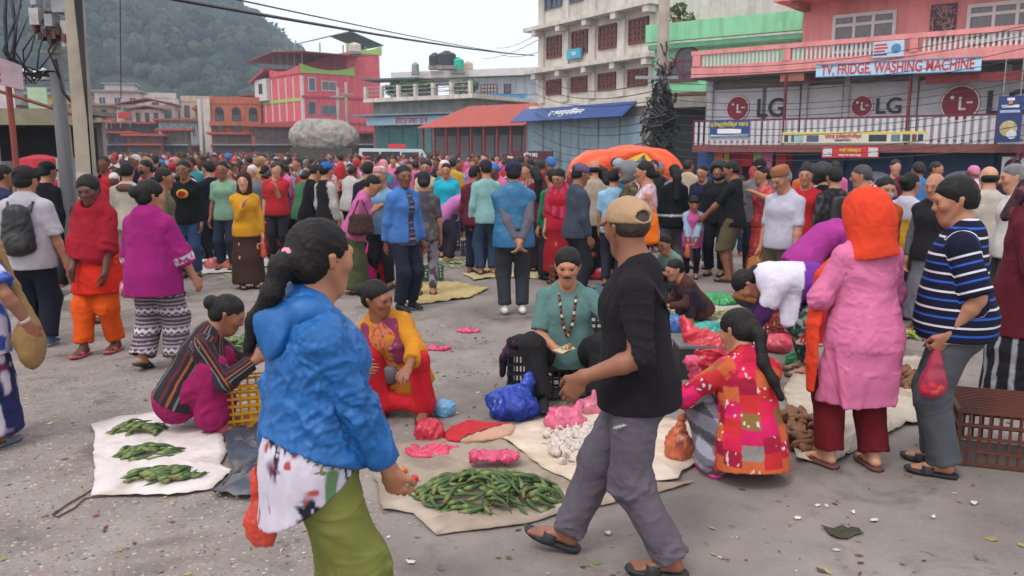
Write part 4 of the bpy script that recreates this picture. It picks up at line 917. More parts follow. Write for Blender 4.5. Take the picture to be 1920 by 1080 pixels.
st = thing('steel_staircase', 'maroon steel staircase climbing to the appliance shop balcony', 'staircase', (0, 0, 0), 0); x0, z0 = LG.p(1868, 300, -.3); st.location = (LG.O[0], LG.O[1], 0); st.rotation_euler = (0, 0, LG.a)
for sg in (0, .9): MB().bar((x0 - .6, -.4 - sg, gb), (x0 + .9, -.4 - sg, z1), .12, .06).build('stringer', MAROON, st)
for k in range(10): f = (k + .5) / 10; part('tread', MAROON, st, (x0 - .6 + 1.5 * f - .13, x0 - .6 + 1.5 * f + .13, -1.26, -.44, gb + (z1 - gb) * f, gb + (z1 - gb) * f + .03))
# ---- green building and block behind
GR = Facade('mint green building with arched window behind the cable-draped pole', 1222, 40.5, .80, -.60)
MINT = paint('mint green plaster', '84c79c', .8, .12, 1.0, .05); X0, X1 = GR.x(1222, 100), GR.x(1503, 100)
GR.box('wall', MINT, X0, X1, .3, 8, -.6, GR.z(1350, 84)); GR.box('parapet', MINT, X0 - .3, X1, -.1, .22, GR.z(1350, 69), GR.z(1350, 34)); GR.box('cornice', paint('darker green trim', '5c9a78', .8), X0 - .2, X1 - .02, .0, .296, GR.z(1350, 84) + .01, GR.z(1350, 74))  # cornice is a darker green than wall and parapet
GR.box('end_wall', CONC, X1 + .003, X1 + .25, .0, 8, -.6, GR.z(1490, 30))
GR.window(GR.x(1248), GR.x(1302), GR.z(1275, 152), GR.z(1275, 112), .3, MAROON, GLASS, 2, 1, .1, .1); XA, ZA = GR.p(1284, 112); disc(GR, 'arched_light', XA, .22, ZA, GR.x(1302) - XA, GLASS, dep=.06); disc(GR, 'arch_frame', XA, .2, ZA, GR.x(1302) - XA + .08, MAROON, ring=.1, dep=.09)
GR.box('ledge', WOODBR, X0, GR.x(1322), .1, .297, GR.z(1280, 178), GR.z(1280, 173)); GR.box('shop_front', DARK, X0, X1, .24, .297, -.6, GR.z(1280, 200)); GR.box('awning', CONC, X0, GR.x(1330), -.3, .23, GR.z(1280, 202), GR.z(1280, 182))
BK = Facade('tall plain whitish block rising behind the mint green building', 1175, 62, .96, -.27)
BK.box('wall', paint('weathered white render', 'bdb6b2', .9, .2, .5, .1), BK.x(1178), BK.x(1500), 0, 8, -.5, BK.z(1300, -30)); BK.box('ledge', CONC, BK.x(1178), BK.x(1500), -.3, -.003, BK.z(1300, -6), BK.z(1300, -14)); BK.box('tin_lean_to', paint('dark tin', '54494a', .7), BK.x(1340), BK.x(1478), -2.5, -.01, BK.z(1400, 38), BK.z(1400, 27))
BK.box('drain_pipe', paint('pale blue pipe', '9cb8cc', .5), BK.x(1380), BK.x(1384), -.12, -.004, BK.z(1380, 60), BK.z(1380, -10))
pl_ = thing('potted_plant', 'leafy pot plant on the roof edge of the mint green building', 'plant', (*at(1270, 34, 41.5),)); rng_ = np.random.default_rng(8)
leafy('foliage', pl_, [((-.3, 0, .15), .45), ((.4, 0, 0), .4), ((.1, 0, .45), .35)], 1, 90, rng_, leaf=.12); MB().lathe([(.18, -.6), (.26, -.1), (.25, -.1)], 12).build('pot', paint('terracotta', '9a5b44', .8), pl_); MB().tube([(0, 0, -.15), (.05, 0, .1), (.1, .02, .4)], .03).build('stem', WOODBR, pl_)
# ---- white four-storey building
WB = Facade('cream four storey building with brown lattice windows and blue sign', 1004, 54, .506, -.862)
Lw = WB.x(1228, 150); X0 = 0.0
zc = [WB.z(1005, y) for y in (203, 136, 56, -24)]     # storey lines at its far corner
WB.box('wall', CREAM, X0, Lw, .25, 11, zc[0] - .3, zc[3] + 6)
for k in range(1, 4):
    WB.box('cornice', CREAM, X0 - .7, Lw + .1, -.55, .247, zc[k] - .12, zc[k] + .12)
    for q in range(5): WB.box('beam_end', CREAM, X0 + .2 + q * (Lw - .8) / 4, X0 + .62 + q * (Lw - .8) / 4, -.48, .246, zc[k] - .46, zc[k] - .123)
for q in range(5):
    xx = X0 + .1 + q * (Lw - .75) / 4
    for k in range(0, 3): WB.box('pier', CREAM, xx, xx + .6, .1, .248, zc[k] + .3 if k == 0 else zc[k] + .123, zc[k + 1] - .463)
for k in range(0, 2):
    for q in range(4):
        xx = X0 + .1 + (q + .5) * (Lw - .75) / 4 + .3; WB.window(xx - .82, xx + .82, zc[k] + .75, zc[k + 1] - .55, .25, WOODBR, GLASS, 4, 4, .14, .14, bw=.13)
for q in range(4): xx = X0 + .3 + q * 1.15; WB.window(xx, xx + 1.1, zc[2] + 1.1, zc[3] - .2, .25, paint('steel window', '5a6470', .5), GLASS_B, 2, 1, .06, .12)
b = MB().prism([(0, zc[0] + .1), (Lw, zc[0] + .1), (Lw, zc[0] - .35), (0, zc[0] - .35)][::-1], -.5, .24).build('ledge', CREAM, WB.root)
za, zb_ = WB.z(1005, 229), WB.z(1005, 204); b = MB().add([(X0 - .7, -1.5, za), (Lw * .93, -1.5, za), (Lw * .93, -.45, zb_), (X0 - .7, -.45, zb_), (X0 - .7, -1.46, za - .05), (Lw * .93, -1.46, za - .05), (Lw * .93, -.41, zb_ - .05), (X0 - .7, -.41, zb_ - .05)], [(0, 1, 2, 3), (7, 6, 5, 4), (0, 4, 5, 1), (1, 5, 6, 2), (2, 6, 7, 3), (3, 7, 4, 0)]).build('awning', SIGNBLUE, WB.root); zz = (WB.z(1005, 228) + WB.z(1005, 207)) / 2
t = WB.text('ए कम्युनिकेसन', Lw * .42, -1.02, zz + .02, .62, INKWHT, parent=b); t.rotation_euler = (math.atan2(zb_ - za, 1.05), 0, 0)
BLUEGREY = paint('blue grey steel sheet', '8aa0ad', .6, .15, 1.2, .03)
for q in range(6): WB.box('shutter', BLUEGREY, X0 - .4 + q * Lw / 6 + .03, X0 - .4 + (q + 1) * Lw / 6 - .03, -.4, -.3, .0, WB.z(1005, 229)); 
for q in range(7): WB.box('shutter_guide', CONC, X0 - .45 + q * Lw / 6, X0 - .35 + q * Lw / 6, -.44, -.29, 0, WB.z(1005, 229) + .01)
WB.box('shop_wall', CONC, X0 - .5, Lw, -.28, .22, -.2, WB.z(1005, 206))
b = WB.box('shop_sign', paint('maroon sign face', '5c2430', .5), X0 - 1.2, X0 + 3.6, -1.1, -1.0, WB.z(1010, 300, -1), WB.z(1010, 283, -1)); WB.text('किराना पसल', X0 + 1.2, -1.11, WB.z(1010, 291, -1), .35, INKWHT, parent=b)
b = WB.box('hanging_sign', paint('cyan board', '4fa6c4', .5), WB.x(1064, 98), WB.x(1090, 98), -.08, .06, WB.z(1076, 110), WB.z(1076, 92)); WB.text('भाडा', WB.x(1077, 98), -.09, WB.z(1076, 101), .3, INKWHT, parent=b)
# ---- red tin roof shop
RT = Facade('low shop with long faded red tin roof and dark shutters', 806, 66, .74, -.67)
xa, xb = RT.x(803, 235), RT.x(1004, 200); ze = RT.z(806, 241); zt = RT.z(960, 196, 4)
n_ = 26
for q in range(n_):
    x0_ = xa + (xb - xa) * q / n_; x1_ = xa + (xb - xa) * (q + 1) / n_
    MB().add([(x0_ + .01, -1.2, ze), (x1_ - .01, -1.2, ze), (x1_ - .01, 4.5, zt), (x0_ + .01, 4.5, zt), (x0_ + .01, -1.2, ze + .06), (x1_ - .01, -1.2, ze + .06), (x1_ - .01, 4.5, zt + .06), (x0_ + .01, 4.5, zt + .06)], [(3, 2, 1, 0), (4, 5, 6, 7), (0, 1, 5, 4), (1, 2, 6, 5), (2, 3, 7, 6), (3, 0, 4, 7)]).build('roof_sheet', RUSTRED, RT.root)
RT.box('wall', paint('dark grey shutters', '4a4a4e', .7, .3, 2), xa + .4, xb, .2, 5, 0, ze + .1)
for q in range(9): RT.box('post', paint('red post', '8a3236', .6), xa + .3 + q * (xb - xa - .5) / 8 - .07, xa + .3 + q * (xb - xa - .5) / 8 + .07, -.9, -.75, 0, ze - .02)
for q in range(8): RT.box('shutter', paint('grey slat shutter', '6d6a6c', .6, .2), xa + .5 + q * (xb - xa - .5) / 8, xa + .4 + (q + 1) * (xb - xa - .5) / 8, .12, .19, 0, ze - .6)
# ---- terrace building with roof tanks
TB = Facade('grey building with planted roof terrace, water tanks and glass shop front', 690, 80, .82, -.57)
GREY2 = paint('pale blue grey plaster', 'a9b2b8', .8, .15, .8, .05); TEALG = paint('teal shop glass', '4f7f80', .2, .3, 1, 0, spec=.6)
x0, x1 = TB.x(690, 200), TB.x(885, 200); zt = TB.z(690, 193); zt2 = TB.z(690, 180)
TB.box('wall', CONC, x0 + .3, x1, .4, 9, 0, zt); TB.box('terrace_slab', CREAM, x0, x1 + .5, -.6, 9, zt + .003, zt + .35)
for q in range(7): TB.box('terrace_post', CREAM, x0 + q * (x1 - x0) / 6, x0 + q * (x1 - x0) / 6 + .3, -.55, -.25, zt + .352, zt + 1.45)
m = MB(); [m.box(x0, x1, -.45, -.38, zt + z_, zt + z_ + .07) for z_ in (.65, 1.0, 1.35)]; m.build('railing', STEEL, TB.root)
b = TB.box('shop_sign', SIGNSKY, x0 + .6, x1 - 1.0, -.9, -.75, TB.z(700, 236), TB.z(700, 221)); TB.text('होटल तथा लज', (x0 + x1) / 2, -.91, TB.z(700, 229), .7, INKRED, parent=b)
TB.box('awning', paint('slate blue awning', '6f8294', .6), x0 - .6, x1 - .8, -1.6, .3, TB.z(700, 219), TB.z(700, 216))
for q in range(6): TB.box('shop_window', TEALG, x0 + .7 + q * (x1 - x0 - 2) / 6, x0 + .6 + (q + 1) * (x1 - x0 - 2) / 6, .28, .39, .2, TB.z(700, 240))
U = Facade('white rooftop house with grilled window behind the planted terrace', 800, 90, .93, -.36, name='house')
xa, xb = U.x(722, 150), U.x(1005, 150); U.box('wall', paint('white blue wash', 'c3cad0', .8, .1, .8), U.x(842), xb, 0, 8, 4, U.z(900, 146)); U.box('wall', paint('white blue wash', 'c3cad0', .8, .1, .8), xa, U.x(760), 1, 8, 4, U.z(740, 150)); U.box('roof_slab', WHITE, U.x(745), xb + .4, -1.2, 9, U.z(900, 145), U.z(900, 132)); U.box('tin_canopy', paint('green tin', '4c6a62', .6), U.x(700), U.x(800), -2.5, .9, U.z(740, 153), U.z(740, 150))
U.window(U.x(902), U.x(933), U.z(915, 180), U.z(915, 158), 0, MAROON, WHITE, 5, 3, .06, .1, bw=.08); U.window(U.x(945), U.x(958), U.z(950, 175), U.z(950, 157), 0, WOODBR, GLASS_B, 1, 2, .06, .1)
for q in range(4): U.box('water_barrier', paint('bright blue sheet', '3f8fc4', .5), U.x(938 + q * 17), U.x(954 + q * 17), -3.1, -3.0, U.z(960, 193), U.z(960, 180))
def tank(label, px, py, d, r, h, mat, n=6):
    p_ = at(px, py, d); t = thing('water_tank', label, 'water tank', p_); prof = [(r * .98, 0)]
    for k in range(n): prof += [(r, h * .78 * (k + .2) / n), (r, h * .78 * (k + .7) / n), (r * .95, h * .78 * (k + .95) / n)]
    prof += [(r * .85, h * .86), (r * .5, h * .93)]; MB().lathe(prof, 20).build('drum', mat, t, smooth=True); MB().lathe([(r * .4, h * .93), (r * .4, h), (r * .3, h * 1.02)], 14).build('lid', mat, t); part('stand', CONC, t, (-r, r, -r, r, -.35, -.004)); return t
TANKB = paint('black tank plastic', '33363c', .5, .2)
tank('grey black roof tank, left one of the touching pair', 816, 124, 88, .65, 1.3, TANKB); tank('larger black roof tank touching a smaller dark one', 838, 124, 86, .95, 1.45, TANKB); tank('turquoise roof water tank beside two black ones', 858, 132, 86, .68, 1.25, paint('turquoise plastic', '2fae94', .45, .1)); tank('small steel roof tank on its own on white slab', 779, 134, 88, .38, .9, STEEL); tank('faded pink roof tank by the turquoise tank', 878, 130, 88, .5, .75, paint('pink plastic', 'd0aaa0', .6))
for px, py, d, r, lb in ((741, 166, 79, 1.1, 'round potted shrub at the terrace end beside the pink building'), (775, 166, 79, .9, 'potted shrub between two others on the roof terrace'), (797, 163, 79, 1.0, 'potted shrub in middle of the roof terrace'), (872, 164, 79, 1.3, 'large bushy shrub by the white house on terrace')):
    p_ = at(px, py, d); t = thing('terrace_shrub', lb, 'shrub', p_, 0, 'shrubs on the roof terrace'); leafy('foliage', t, [((0, 0, 0), r * .8), ((r * .5, 0, .2), r * .5), ((-r * .5, .1, -.1), r * .5)], 1, 130, rng_, leaf=.17); MB().tube([(0, 0, -1.5), (.03, 0, -.6), (0, 0, 0)], .06).build('stem', WOODBR, t); MB().lathe([(.3, -1.9), (.4, -1.3), (.38, -1.3)], 12).build('pot', CONC, t)
# ---- crimson corner house
CX, CY = -.2516 * 105, 105
PB = Facade('crimson pink corner house with blue glass front and green trim', 570, 105, .77, .64, name='corner_house')
PG = PB
wR = PB.x(714, 200); zb = [PB.z(571, y) for y in (230, 181, 140)]; ztop = PB.z(571, 97)
LIME = paint('lime green trim', '9cbf62', .7, .1); TEALR = paint('dark green tin roof', '2f6a60', .5, .15, 1, 0)
PB.box('wall', PINK2, 0, wR, 0, 13, 0, zb[2] + .2)
for z_ in zb[:2]: PB.box('string_course', paint('dull red band', 'a84850', .7), -.02, wR, -.12, -.003, z_ - .15, z_ + .15)
PB.box('wall', PINK2, wR * .58, wR - .02, .02, 12.9, zb[2] + .203, ztop + .4)
def swag(fac, x0, x1, y0, y1, zl, dip, hgt, mat):
    n = 12; pts = [(x0 + (x1 - x0) * i / n, zl) for i in range(n + 1)]; top = [(x0 + (x1 - x0) * i / n, zl + hgt - dip * math.sin(math.pi * i / n)) for i in range(n, -1, -1)]; return MB().prism(pts + top, y0, y1).build('curved_parapet', mat, fac.root)
swag(PB, -.05, wR * .66, -.15, .25, zb[2] + .21, .6, 1.1, LIME); swag(PB, wR * .58, wR + .3, -.1, .3, ztop + .3, .7, 1.2, LIME)
for px, py0, py1 in ((585, 171, 145), (585, 215, 190), (617, 171, 152), (617, 215, 197)):
    w_ = .75 if px < 600 else 1.5; X, Z0 = PB.p(px, py0); Z1 = PB.z(px, py1); PB.window(X - w_ * .7, X + w_ * .7, Z0, Z1, 0, WHITE if py0 < 180 else CONC, CURT if px > 600 and py0 < 180 else GLASS_B, 1 if px < 600 else 2, 1, .1, .14)
# blue glass face: rotated a quarter turn at the corner
PL = object.__new__(Facade); PL.e = np.array([.64, -.77]); PL.e = PL.e / np.linalg.norm(PL.e); PL.O = PB.O - PL.e * 13.2; PL.a = math.atan2(PL.e[1], PL.e[0]); PL.n = np.array([-PL.e[1], PL.e[0]]); PL.root = link('glass_front', None, PB.root); PL.root.matrix_parent_inverse = Matrix.Identity(4)
bpy.context.view_layer.update(); PL.root.location = (-13.2 * float(PL.e @ PB.e), -13.2 * float(PL.e @ PB.n), 0); PL.root.rotation_euler = (0, 0, PL.a - PB.a)
zz = [PL.z(569, y) for y in (226, 186, 141)]
PL.box('front_wall', PINK2, 0, 13.15, .3, 6, 0, zz[2] + .3)
for k in range(2):
    for q in range(6):
        if k == 1 and q < 2: continue
        a, b_ = q * 2.15 + .35, q * 2.15 + 2.2; PL.box('pane', GLASS_B, a, b_, .1, .28, zz[k] + .25, zz[k + 1] - .2)
for q in range(7): PL.box('mullion', WHITE, q * 2.15 + .05, q * 2.15 + .33, -.05, .29, zz[0], zz[2] if q > 1 else zz[1])
PL.box('band', LIME, 0, 13.1, -.08, .297, zz[1] - .18, zz[1] + .22); PL.box('sill_slab', paint('dull red band', 'a84850', .7), -.2, 13.3, -.6, .298, zz[0] - .5, zz[0] - .05)
PL.box('bay', WHITE, .1, 3.9, -.5, .296, zz[1] + .25, zz[2] + .2); PL.box('bay_window', GLASS, 1.5, 2.6, -.56, -.503, zz[1] + 1.2, zz[1] + 2.5); MB().prism([(-.8, zz[2] - .2), (4.2, zz[2] + 1.2), (4.2, zz[2] + 1.5), (-.8, zz[2] + .1)], -.9, 3).build('bay_roof', paint('dull red band', 'a84850', .7), PL.root)
swag(PL, 4.2, 13.2, -.15, .25, zz[2] + .31, .5, 1.0, PINK2)
for q in range(5): PL.box('roof_post', STEEL, 4.5 + q * 2.1, 4.6 + q * 2.1, .3, .4, zz[2] + 1.2, zz[2] + 3.9)
def canopy(fac, name, x0, x1, y0, y1, ze, zr_, mat):
    ym = (y0 + y1) / 2; xm = (x0 + x1) / 2; t_ = .12
    MB().add([(x0, y0, ze), (x1, y0, ze), (x1, y1, ze), (x0, y1, ze), (xm, y0, zr_), (xm, y1, zr_), (x0, y0, ze + t_), (x1, y0, ze + t_), (x1, y1, ze + t_), (x0, y1, ze + t_), (xm, y0, zr_ + t_), (xm, y1, zr_ + t_)],
             [(0, 3, 5, 4), (4, 5, 2, 1), (6, 10, 11, 9), (10, 7, 8, 11), (0, 4, 10, 6), (4, 1, 7, 10), (2, 5, 11, 8), (5, 3, 9, 11), (0, 6, 9, 3), (1, 2, 8, 7)]).build(name, mat, fac.root)
canopy(PL, 'terrace_roof', -.5, 15.8, -1.2, 8, PL.z(505, 113), PL.z(565, 91), paint('red brown tin roof', '8d4a45', .6, .2))
canopy(PB, 'upper_roof', PB.x(588, 80, 4), PB.x(712, 76, 4), 3, 9, PB.z(650, 82, 4), PB.z(650, 61, 4), TEALR)
for q in range(4): PB.box('roof_post', STEEL, .5 + q * wR / 3.4, .62 + q * wR / 3.4, 2.2, 2.35, ztop + .4, PB.z(650, 80))
tank('pale tank under the green tin roof of corner house', 665, 97, 108, .8, 1.1, CREAM)
# ---- smaller houses along the far street
def town(label, px0, px1, ytop, d, col, rows=2, cols=3, ex=.93, ey=.28, roof=None, ybase=None, wc=None, frame=None, arch=False, name='town_house', base=None):
    f = Facade(label, px0, d, ex, ey, name=name); x1 = f.x(px1, ytop); zt = f.z(px0, ytop); base = 0 if base is None else base; zb_ = 2.6
    f.box('wall', paint('wall ' + col, col, .85, .18, .8, .05), 0, x1, 0, 6, base, zt)
    if roof == 'gable': canopy(f, 'roof', -.7, x1 + .7, -.8, 6.5, zt, zt + (x1) * .12, RUSTRED)
    elif roof == 'slab': f.box('roof_slab', CONC, -.5, x1 + .5, -.6, 6.2, zt + .003, zt + .3)
    elif roof == 'tin': f.box('roof_edge', RUSTRED, -.6, x1 + .6, -.9, 6.2, zt + .003, zt + .25)
    elif roof == 'parapet': f.box('parapet', paint('wall ' + col, col, .85, .18, .8, .05), -.05, x1 + .05, -.08, .2, zt + .003, zt + .9)
    hs = (zt - zb_) / rows; ws = x1 / cols
    for r in range(rows):
        for c in range(cols):
            xa_, xb_ = c * ws + ws * .25, c * ws + ws * .75; za_, zb2 = zb_ + r * hs + hs * .28, zb_ + r * hs + hs * .82
            w = f.window(xa_, xb_, za_, zb2, 0, frame or WOODBR, wc or GLASS, 2, 1, .1, .12)
            if arch: disc(f, 'arch', (xa_ + xb_) / 2, -.08, zb2, (xb_ - xa_) / 2, frame or WOODBR, dep=.07, n=20)
    m = max(2, int(x1 / 3))
    for c in range(m): f.box('shop_front', paint('shopfront %d' % (c % 4), ('4a5560', '6a4a44', '3f5c74', '70685c')[c % 4], .6, .3, 2), c * x1 / m + .15, (c + 1) * x1 / m - .15, -.05, -.004, base, 2.2)
    f.box('shop_canopy', (RUSTRED, CONC, BLUEGREY)[int(px0) % 3], -.2, x1 + .2, -1.3, -.003, 2.35, 2.5)
    return f
f = town('orange brick house with three dark arched windows', 399, 489, 194, 112, 'b8694c', 1, 3, roof='parapet', frame=BLACK, arch=True); f.box('balcony', paint('wall b8694c', 'b8694c'), -.2, f.x(489, 230), -.9, -.06, f.z(420, 236), f.z(420, 228)); f.box('end_pillar', CREAM, -1.6, -.03, -.3, 5, 0, f.z(390, 186))
town('cream house with long red tin roof and green shutters below the hill', 232, 326, 196, 128, 'c4b8b0', 2, 4, roof='gable', wc=paint('green shutter', '3f8a64', .5))
town('pinkish white flat roofed house left of the red tin roof', 185, 262, 172, 138, 'c9b4b4', 2, 3, roof='slab', frame=WHITE)
town('pale wall building with concrete parapet behind the red tin roof', 258, 330, 183, 150, 'bfb8ae', 2, 3, roof='parapet')
town('blue windowed house with small red awnings by the brick house', 300, 372, 226, 112, '9fb2b6', 1, 4, roof='tin', wc=GLASS_B, frame=WHITE)
town('narrow yellow ochre house beside the tall concrete pole', 168, 205, 198, 120, 'b89a6a', 2, 2, roof='slab', frame=paint('blue frame', '3a5f90', .6))
town('dark shopfront row with red signs under the cream house', 203, 304, 232, 112, '5d5658', 1, 5, roof='tin')
town('low tan shop row between brick house and crimson house', 372, 402, 224, 118, 'a58a78', 1, 2, roof='slab')
town('yellow ochre wall of a house behind the steel pole', 66, 148, 178, 100, 'c9a050', 1, 3, roof='slab')
town('grey concrete house with white roof tanks at the hill foot', -20, 100, 166, 108, '9a9490', 2, 4, roof='slab')
town('small orange house at the foot of the wooded hill', 440, 500, 186, 135, 'b06a50', 1, 2, roof='gable')
town('low brown stall row in front of crimson corner house', 560, 700, 250, 92, '7a5c50', 1, 5, roof='tin')
town('brown shop row left of the crimson house', 478, 566, 238, 98, '6a5a58', 1, 4, roof='tin')
for px, py, lb in ((51, 135, 'white'), (71, 140, 'second white'), (82, 138, 'third white')): tank('small %s roof tank on the grey hill-foot house' % lb, px, py + 8, 108, .5, 1.2, WHITE)
for a, b_, y0, y1, d in ((198, 208, 216, 225, 110), (222, 244, 211, 222, 110)):
    s_ = thing('roof_sign', 'bright red roof sign over the dark shopfronts, %s one' % ('wider' if b_ > 210 else 'smaller'), 'sign', at((a + b_) / 2, y1, d)); w_ = (b_ - a) / FPX * d; part('panel', INKRED, s_, (-w_ / 2, w_ / 2, 0, .1, 0, (y1 - y0) / FPX * d)); part('leg', STEEL, s_, (-w_ * .4, -w_ * .4 + .08, .02, .08, -1.2, -.003)); part('leg', STEEL, s_, (w_ * .4, w_ * .4 + .08, .02, .08, -1.2, -.003))
for a_, b_, y_, d_, c_, rf, lb in ((-40, 30, 196, 70, '8f8a86', 'slab', 'grey flat roofed house at far left behind the kiosk'), (104, 150, 206, 92, '93908e', 'tin', 'grey house with tin roof between the poles'), (150, 190, 190, 150, 'c4b6ac', 'slab', 'pale house high up behind the tan pole'), (205, 250, 158, 165, 'c9c2ba', 'slab', 'white block at hill foot behind red tin roof'), (330, 372, 200, 150, 'a9a29c', 'slab', 'grey block behind the blue windowed house'), (345, 400, 190, 140, 'c0a896', 'parapet', 'beige house beside the orange brick house'), (372, 420, 205, 128, 'b58a70', 'tin', 'tan house with tin roof by the brick house'), (255, 300, 205, 122, 'cdbdb8', 'gable', 'small pinkish gabled house in the far street'), (455, 495, 205, 116, 'a06a54', 'parapet', 'dark brick house next to the crimson house'), (305, 350, 245, 100, '80705f', 'tin', 'low brown stall with tin roof in far street'), (205, 240, 250, 98, '5f6a78', 'tin', 'low slate blue stall with tin roof in far street'), (400, 470, 252, 98, '7a6258', 'tin', 'low rust brown stall before the brick house'), (240, 300, 255, 95, '8a5a50', 'tin', 'low red brown stall in the far street')):
    town(lb, a_, b_, y_, d_, c_, 1 if y_ > 235 else 2, 3, roof=rf)
# ------------------------------------------------------------------ poles, wires
def dist(yf): return CAMZ / math.tan(PITCH + math.atan((yf - 540) / FPX))
def catenary(a, b, sag, n=14): a, b = np.asarray(a, float), np.asarray(b, float); return [tuple(a + (b - a) * t - np.array([0, 0, sag * 4 * t * (1 - t)])) for t in np.linspace(0, 1, n)]
rng_ = np.random.default_rng(11)
TANC = paint('weathered tan concrete', '9a8f82', .9, .25, 2.5, .2); GREYC = paint('smooth grey pole', '84868a', .7, .2, 2.5, .1, streak=(6, 6, .3))
def pole(label, px, py, d, r0, r1, h, mat, square=False, lean=0.0):
    w = at(px, py, d); z0 = gz(w[0], d); t = thing('utility_pole', label, 'utility pole', (w[0], d, z0)); t.rotation_euler = (0, lean, 0)
    if square: MB().add([(sx * r, sy * r * .8, z) for r, z in ((r0, -.1), (r1, h)) for sx, sy in ((-1, -1), (1, -1), (1, 1), (-1, 1))], [(3, 2, 1, 0), (4, 5, 6, 7), (0, 1, 5, 4), (1, 2, 6, 5), (2, 3, 7, 6), (3, 0, 4, 7)]).build('shaft', mat, t)
    else: MB().tube([(0, 0, z) for z in (-.1, h * .5, h)], [r0, (r0 + r1) / 2, r1], 14).build('shaft', mat, t, smooth=True)
    return t
pA = pole('grey steel utility pole carrying meter boxes and cables', 117, 250, 10.9, .086, .072, 8.0, GREYC); zA = lambda py: at(110, py, 10.8)[2]
pB = pole('square tan concrete utility pole behind the grey one', 153, 250, 10.4, .096, .075, 8.4, TANC, True, lean=.012)
def pbox(name, mat, px0, px1, py0, py1, y0, y1, parent=pA, d=10.9):
    x0, x1 = at(px0, 60, d)[0] - parent.location.x, at(px1, 60, d)[0] - parent.location.x; return part(name, mat, parent, (x0, x1, y0, y1, at(110, py1, d)[2], at(110, py0, d)[2]))
pbox('meter_box', paint('old white enamel', 'a8a6a2', .6, .3, 6), 80, 97, 22, 52, -.28, -.12); pbox('meter_box', paint('grey box', '8a8a8c', .6, .3, 6), 124, 150, -10, 30, -.3, -.1); pbox('meter_box', paint('old white enamel', 'a8a6a2', .6, .3, 6), 134, 152, 44, 92, -.26, -.1); pbox('meter_box', STEEL, 86, 96, -12, 16, -.3, -.14); pbox('meter_box', paint('grey box', '8a8a8c', .6, .3, 6), 112, 126, 34, 56, -.34, -.13)
pbox('cross_arm', STEEL, 72, 152, 17, 24, -.12, -.06); pbox('cross_arm', TANC, 80, 148, 96, 101, -.13, -.07); pbox('cross_arm', STEEL, 82, 150, 68, 73, -.14, -.08); pbox('clamp_band', paint('rust', '7a4a38', .8), 95, 123, 67, 73, -.165, .12)
for k in range(7):
    pbox('insulator', BLACK if k % 2 else WOODBR, 78 + k * 10, 85 + k * 10, 52 + (k * 13) % 20, 66 + (k * 13) % 20, -.2 - .02 * k, -.1)
m = MB()
for k in range(9):
    x0 = rng_.uniform(-.35, .3); m.tube([(x0, -.2, 3.4 + rng_.uniform(0, .5)), (x0 - rng_.uniform(.1, .35), -.25, 3.1), (x0 - rng_.uniform(-.1, .35), -.27, 2.9 + rng_.uniform(-.25, .1)), (x0 * .3, -.2, 2.85)], .012, 6)
for (pts) in (((-.42, 3.9), (-.48, 3.5), (-.5, 3.1), (-.4, 2.85), (-.1, 2.78)), ((-.38, 3.9), (-.36, 3.4), (-.42, 3.0), (-.2, 2.82), (0, 2.8)), ((.1, 3.0), (.16, 2.6), (.3, 2.42), (.42, 2.45), (.40, 2.75), (.3, 2.95))): m.tube([(x, -.2, z) for x, z in pts], .022, 8)
m.build('cable_loop', BLACK, pA, smooth=True)
m = MB()
for k in range(5): m.tube([(.1, -.02 * k, 4.6), (.14 - .02 * k, -.1, 3.6), (.115, -.1, 2.2), (.12, -.1, .6)], .010, 6)
m.build('cable', BLACK, pB, smooth=True)
part('paper_notice', paint('paper notice', 'b8aaa6', .8), pB, (-.085, .085, -.092, -.085, 1.42, 1.6))
pC = pole('concrete pole smothered in black cables before the mint building', 1240, 200, 29, .24, .17, 9.5, TANC)
m = MB()
for k in range(280):
    z = rng_.normal(3.6, 1.0); r = rng_.uniform(.25, .95) * (1.15 - abs(z - 3.3) * .22); a = rng_.uniform(0, 6.3); w = rng_.uniform(.15, .75)
    m.tube([(r * math.cos(a + q) * w, r * math.sin(a + q) * .6 - .1, z - .45 * math.sin(q * 1.1) * rng_.uniform(.3, 1.2)) for q in np.linspace(0, 2.6, 6)], rng_.uniform(.012, .03), 5)
tag(m.build('cable_tangle', BLACK, pC), kind='stuff')
for k in range(9): a = rng_.uniform(0, 6.3); z = rng_.uniform(1.8, 4.6); part('junction_box', BLACK, pC, (.28 * math.cos(a) - .11, .28 * math.cos(a) + .11, .28 * math.sin(a) - .3, .28 * math.sin(a) - .12, z, z + .3))
part('cross_arm', STEEL, pC, (-.95, .5, -.26, -.18, 4.85, 4.95)); MB().lathe([(.03, 0), (.16, -.03), (.14, -.2), (.03, -.24)][::-1], 12, (-.75, -.4, 2.55)).build('lamp', WHITE, pC)
p1 = pole('slender concrete pole in front of the crimson house', 634, 200, 88, .22, .16, 8.2, TANC); part('cross_arm', STEEL, p1, (-.7, .7, -.3, -.2, 7.2, 7.35)); p2 = pole('second slender pole right beside another before crimson house', 650, 200, 90, .2, .15, 8.9, TANC); part('cross_arm', STEEL, p2, (-.6, .8, -.3, -.2, 7.6, 7.75))
p3 = pole('thin pole rising among the shops beside the brick house', 378, 200, 100, .16, .12, 8, GREYC)
def wire(label, a, b, sag, r=.012): tag(MB().tube(catenary(a, b, sag), r, 5).build('wire', BLACK), label, 'wire', 'overhead wires')
C_ = lambda z, dx=0, dy=-.3: (pC.location.x + dx, 29 + dy, pC.location.z + z)
A_ = lambda z, dx=0: (pA.location.x + dx, 10.85, z)
wire('thick black cable sweeping from near poles over the street to the cream building', at(290, -8, 10.8), at(1002, 104, 50), .12, .028); wire('thin cable crossing white sky above the crimson house', at(420, -6, 10.8), at(985, 103, 50), .1, .012)
wire('vertical cable dropping past the wooded hill beside the tan pole', at(225, -20, 14), at(227, 185, 14), 0, .009)
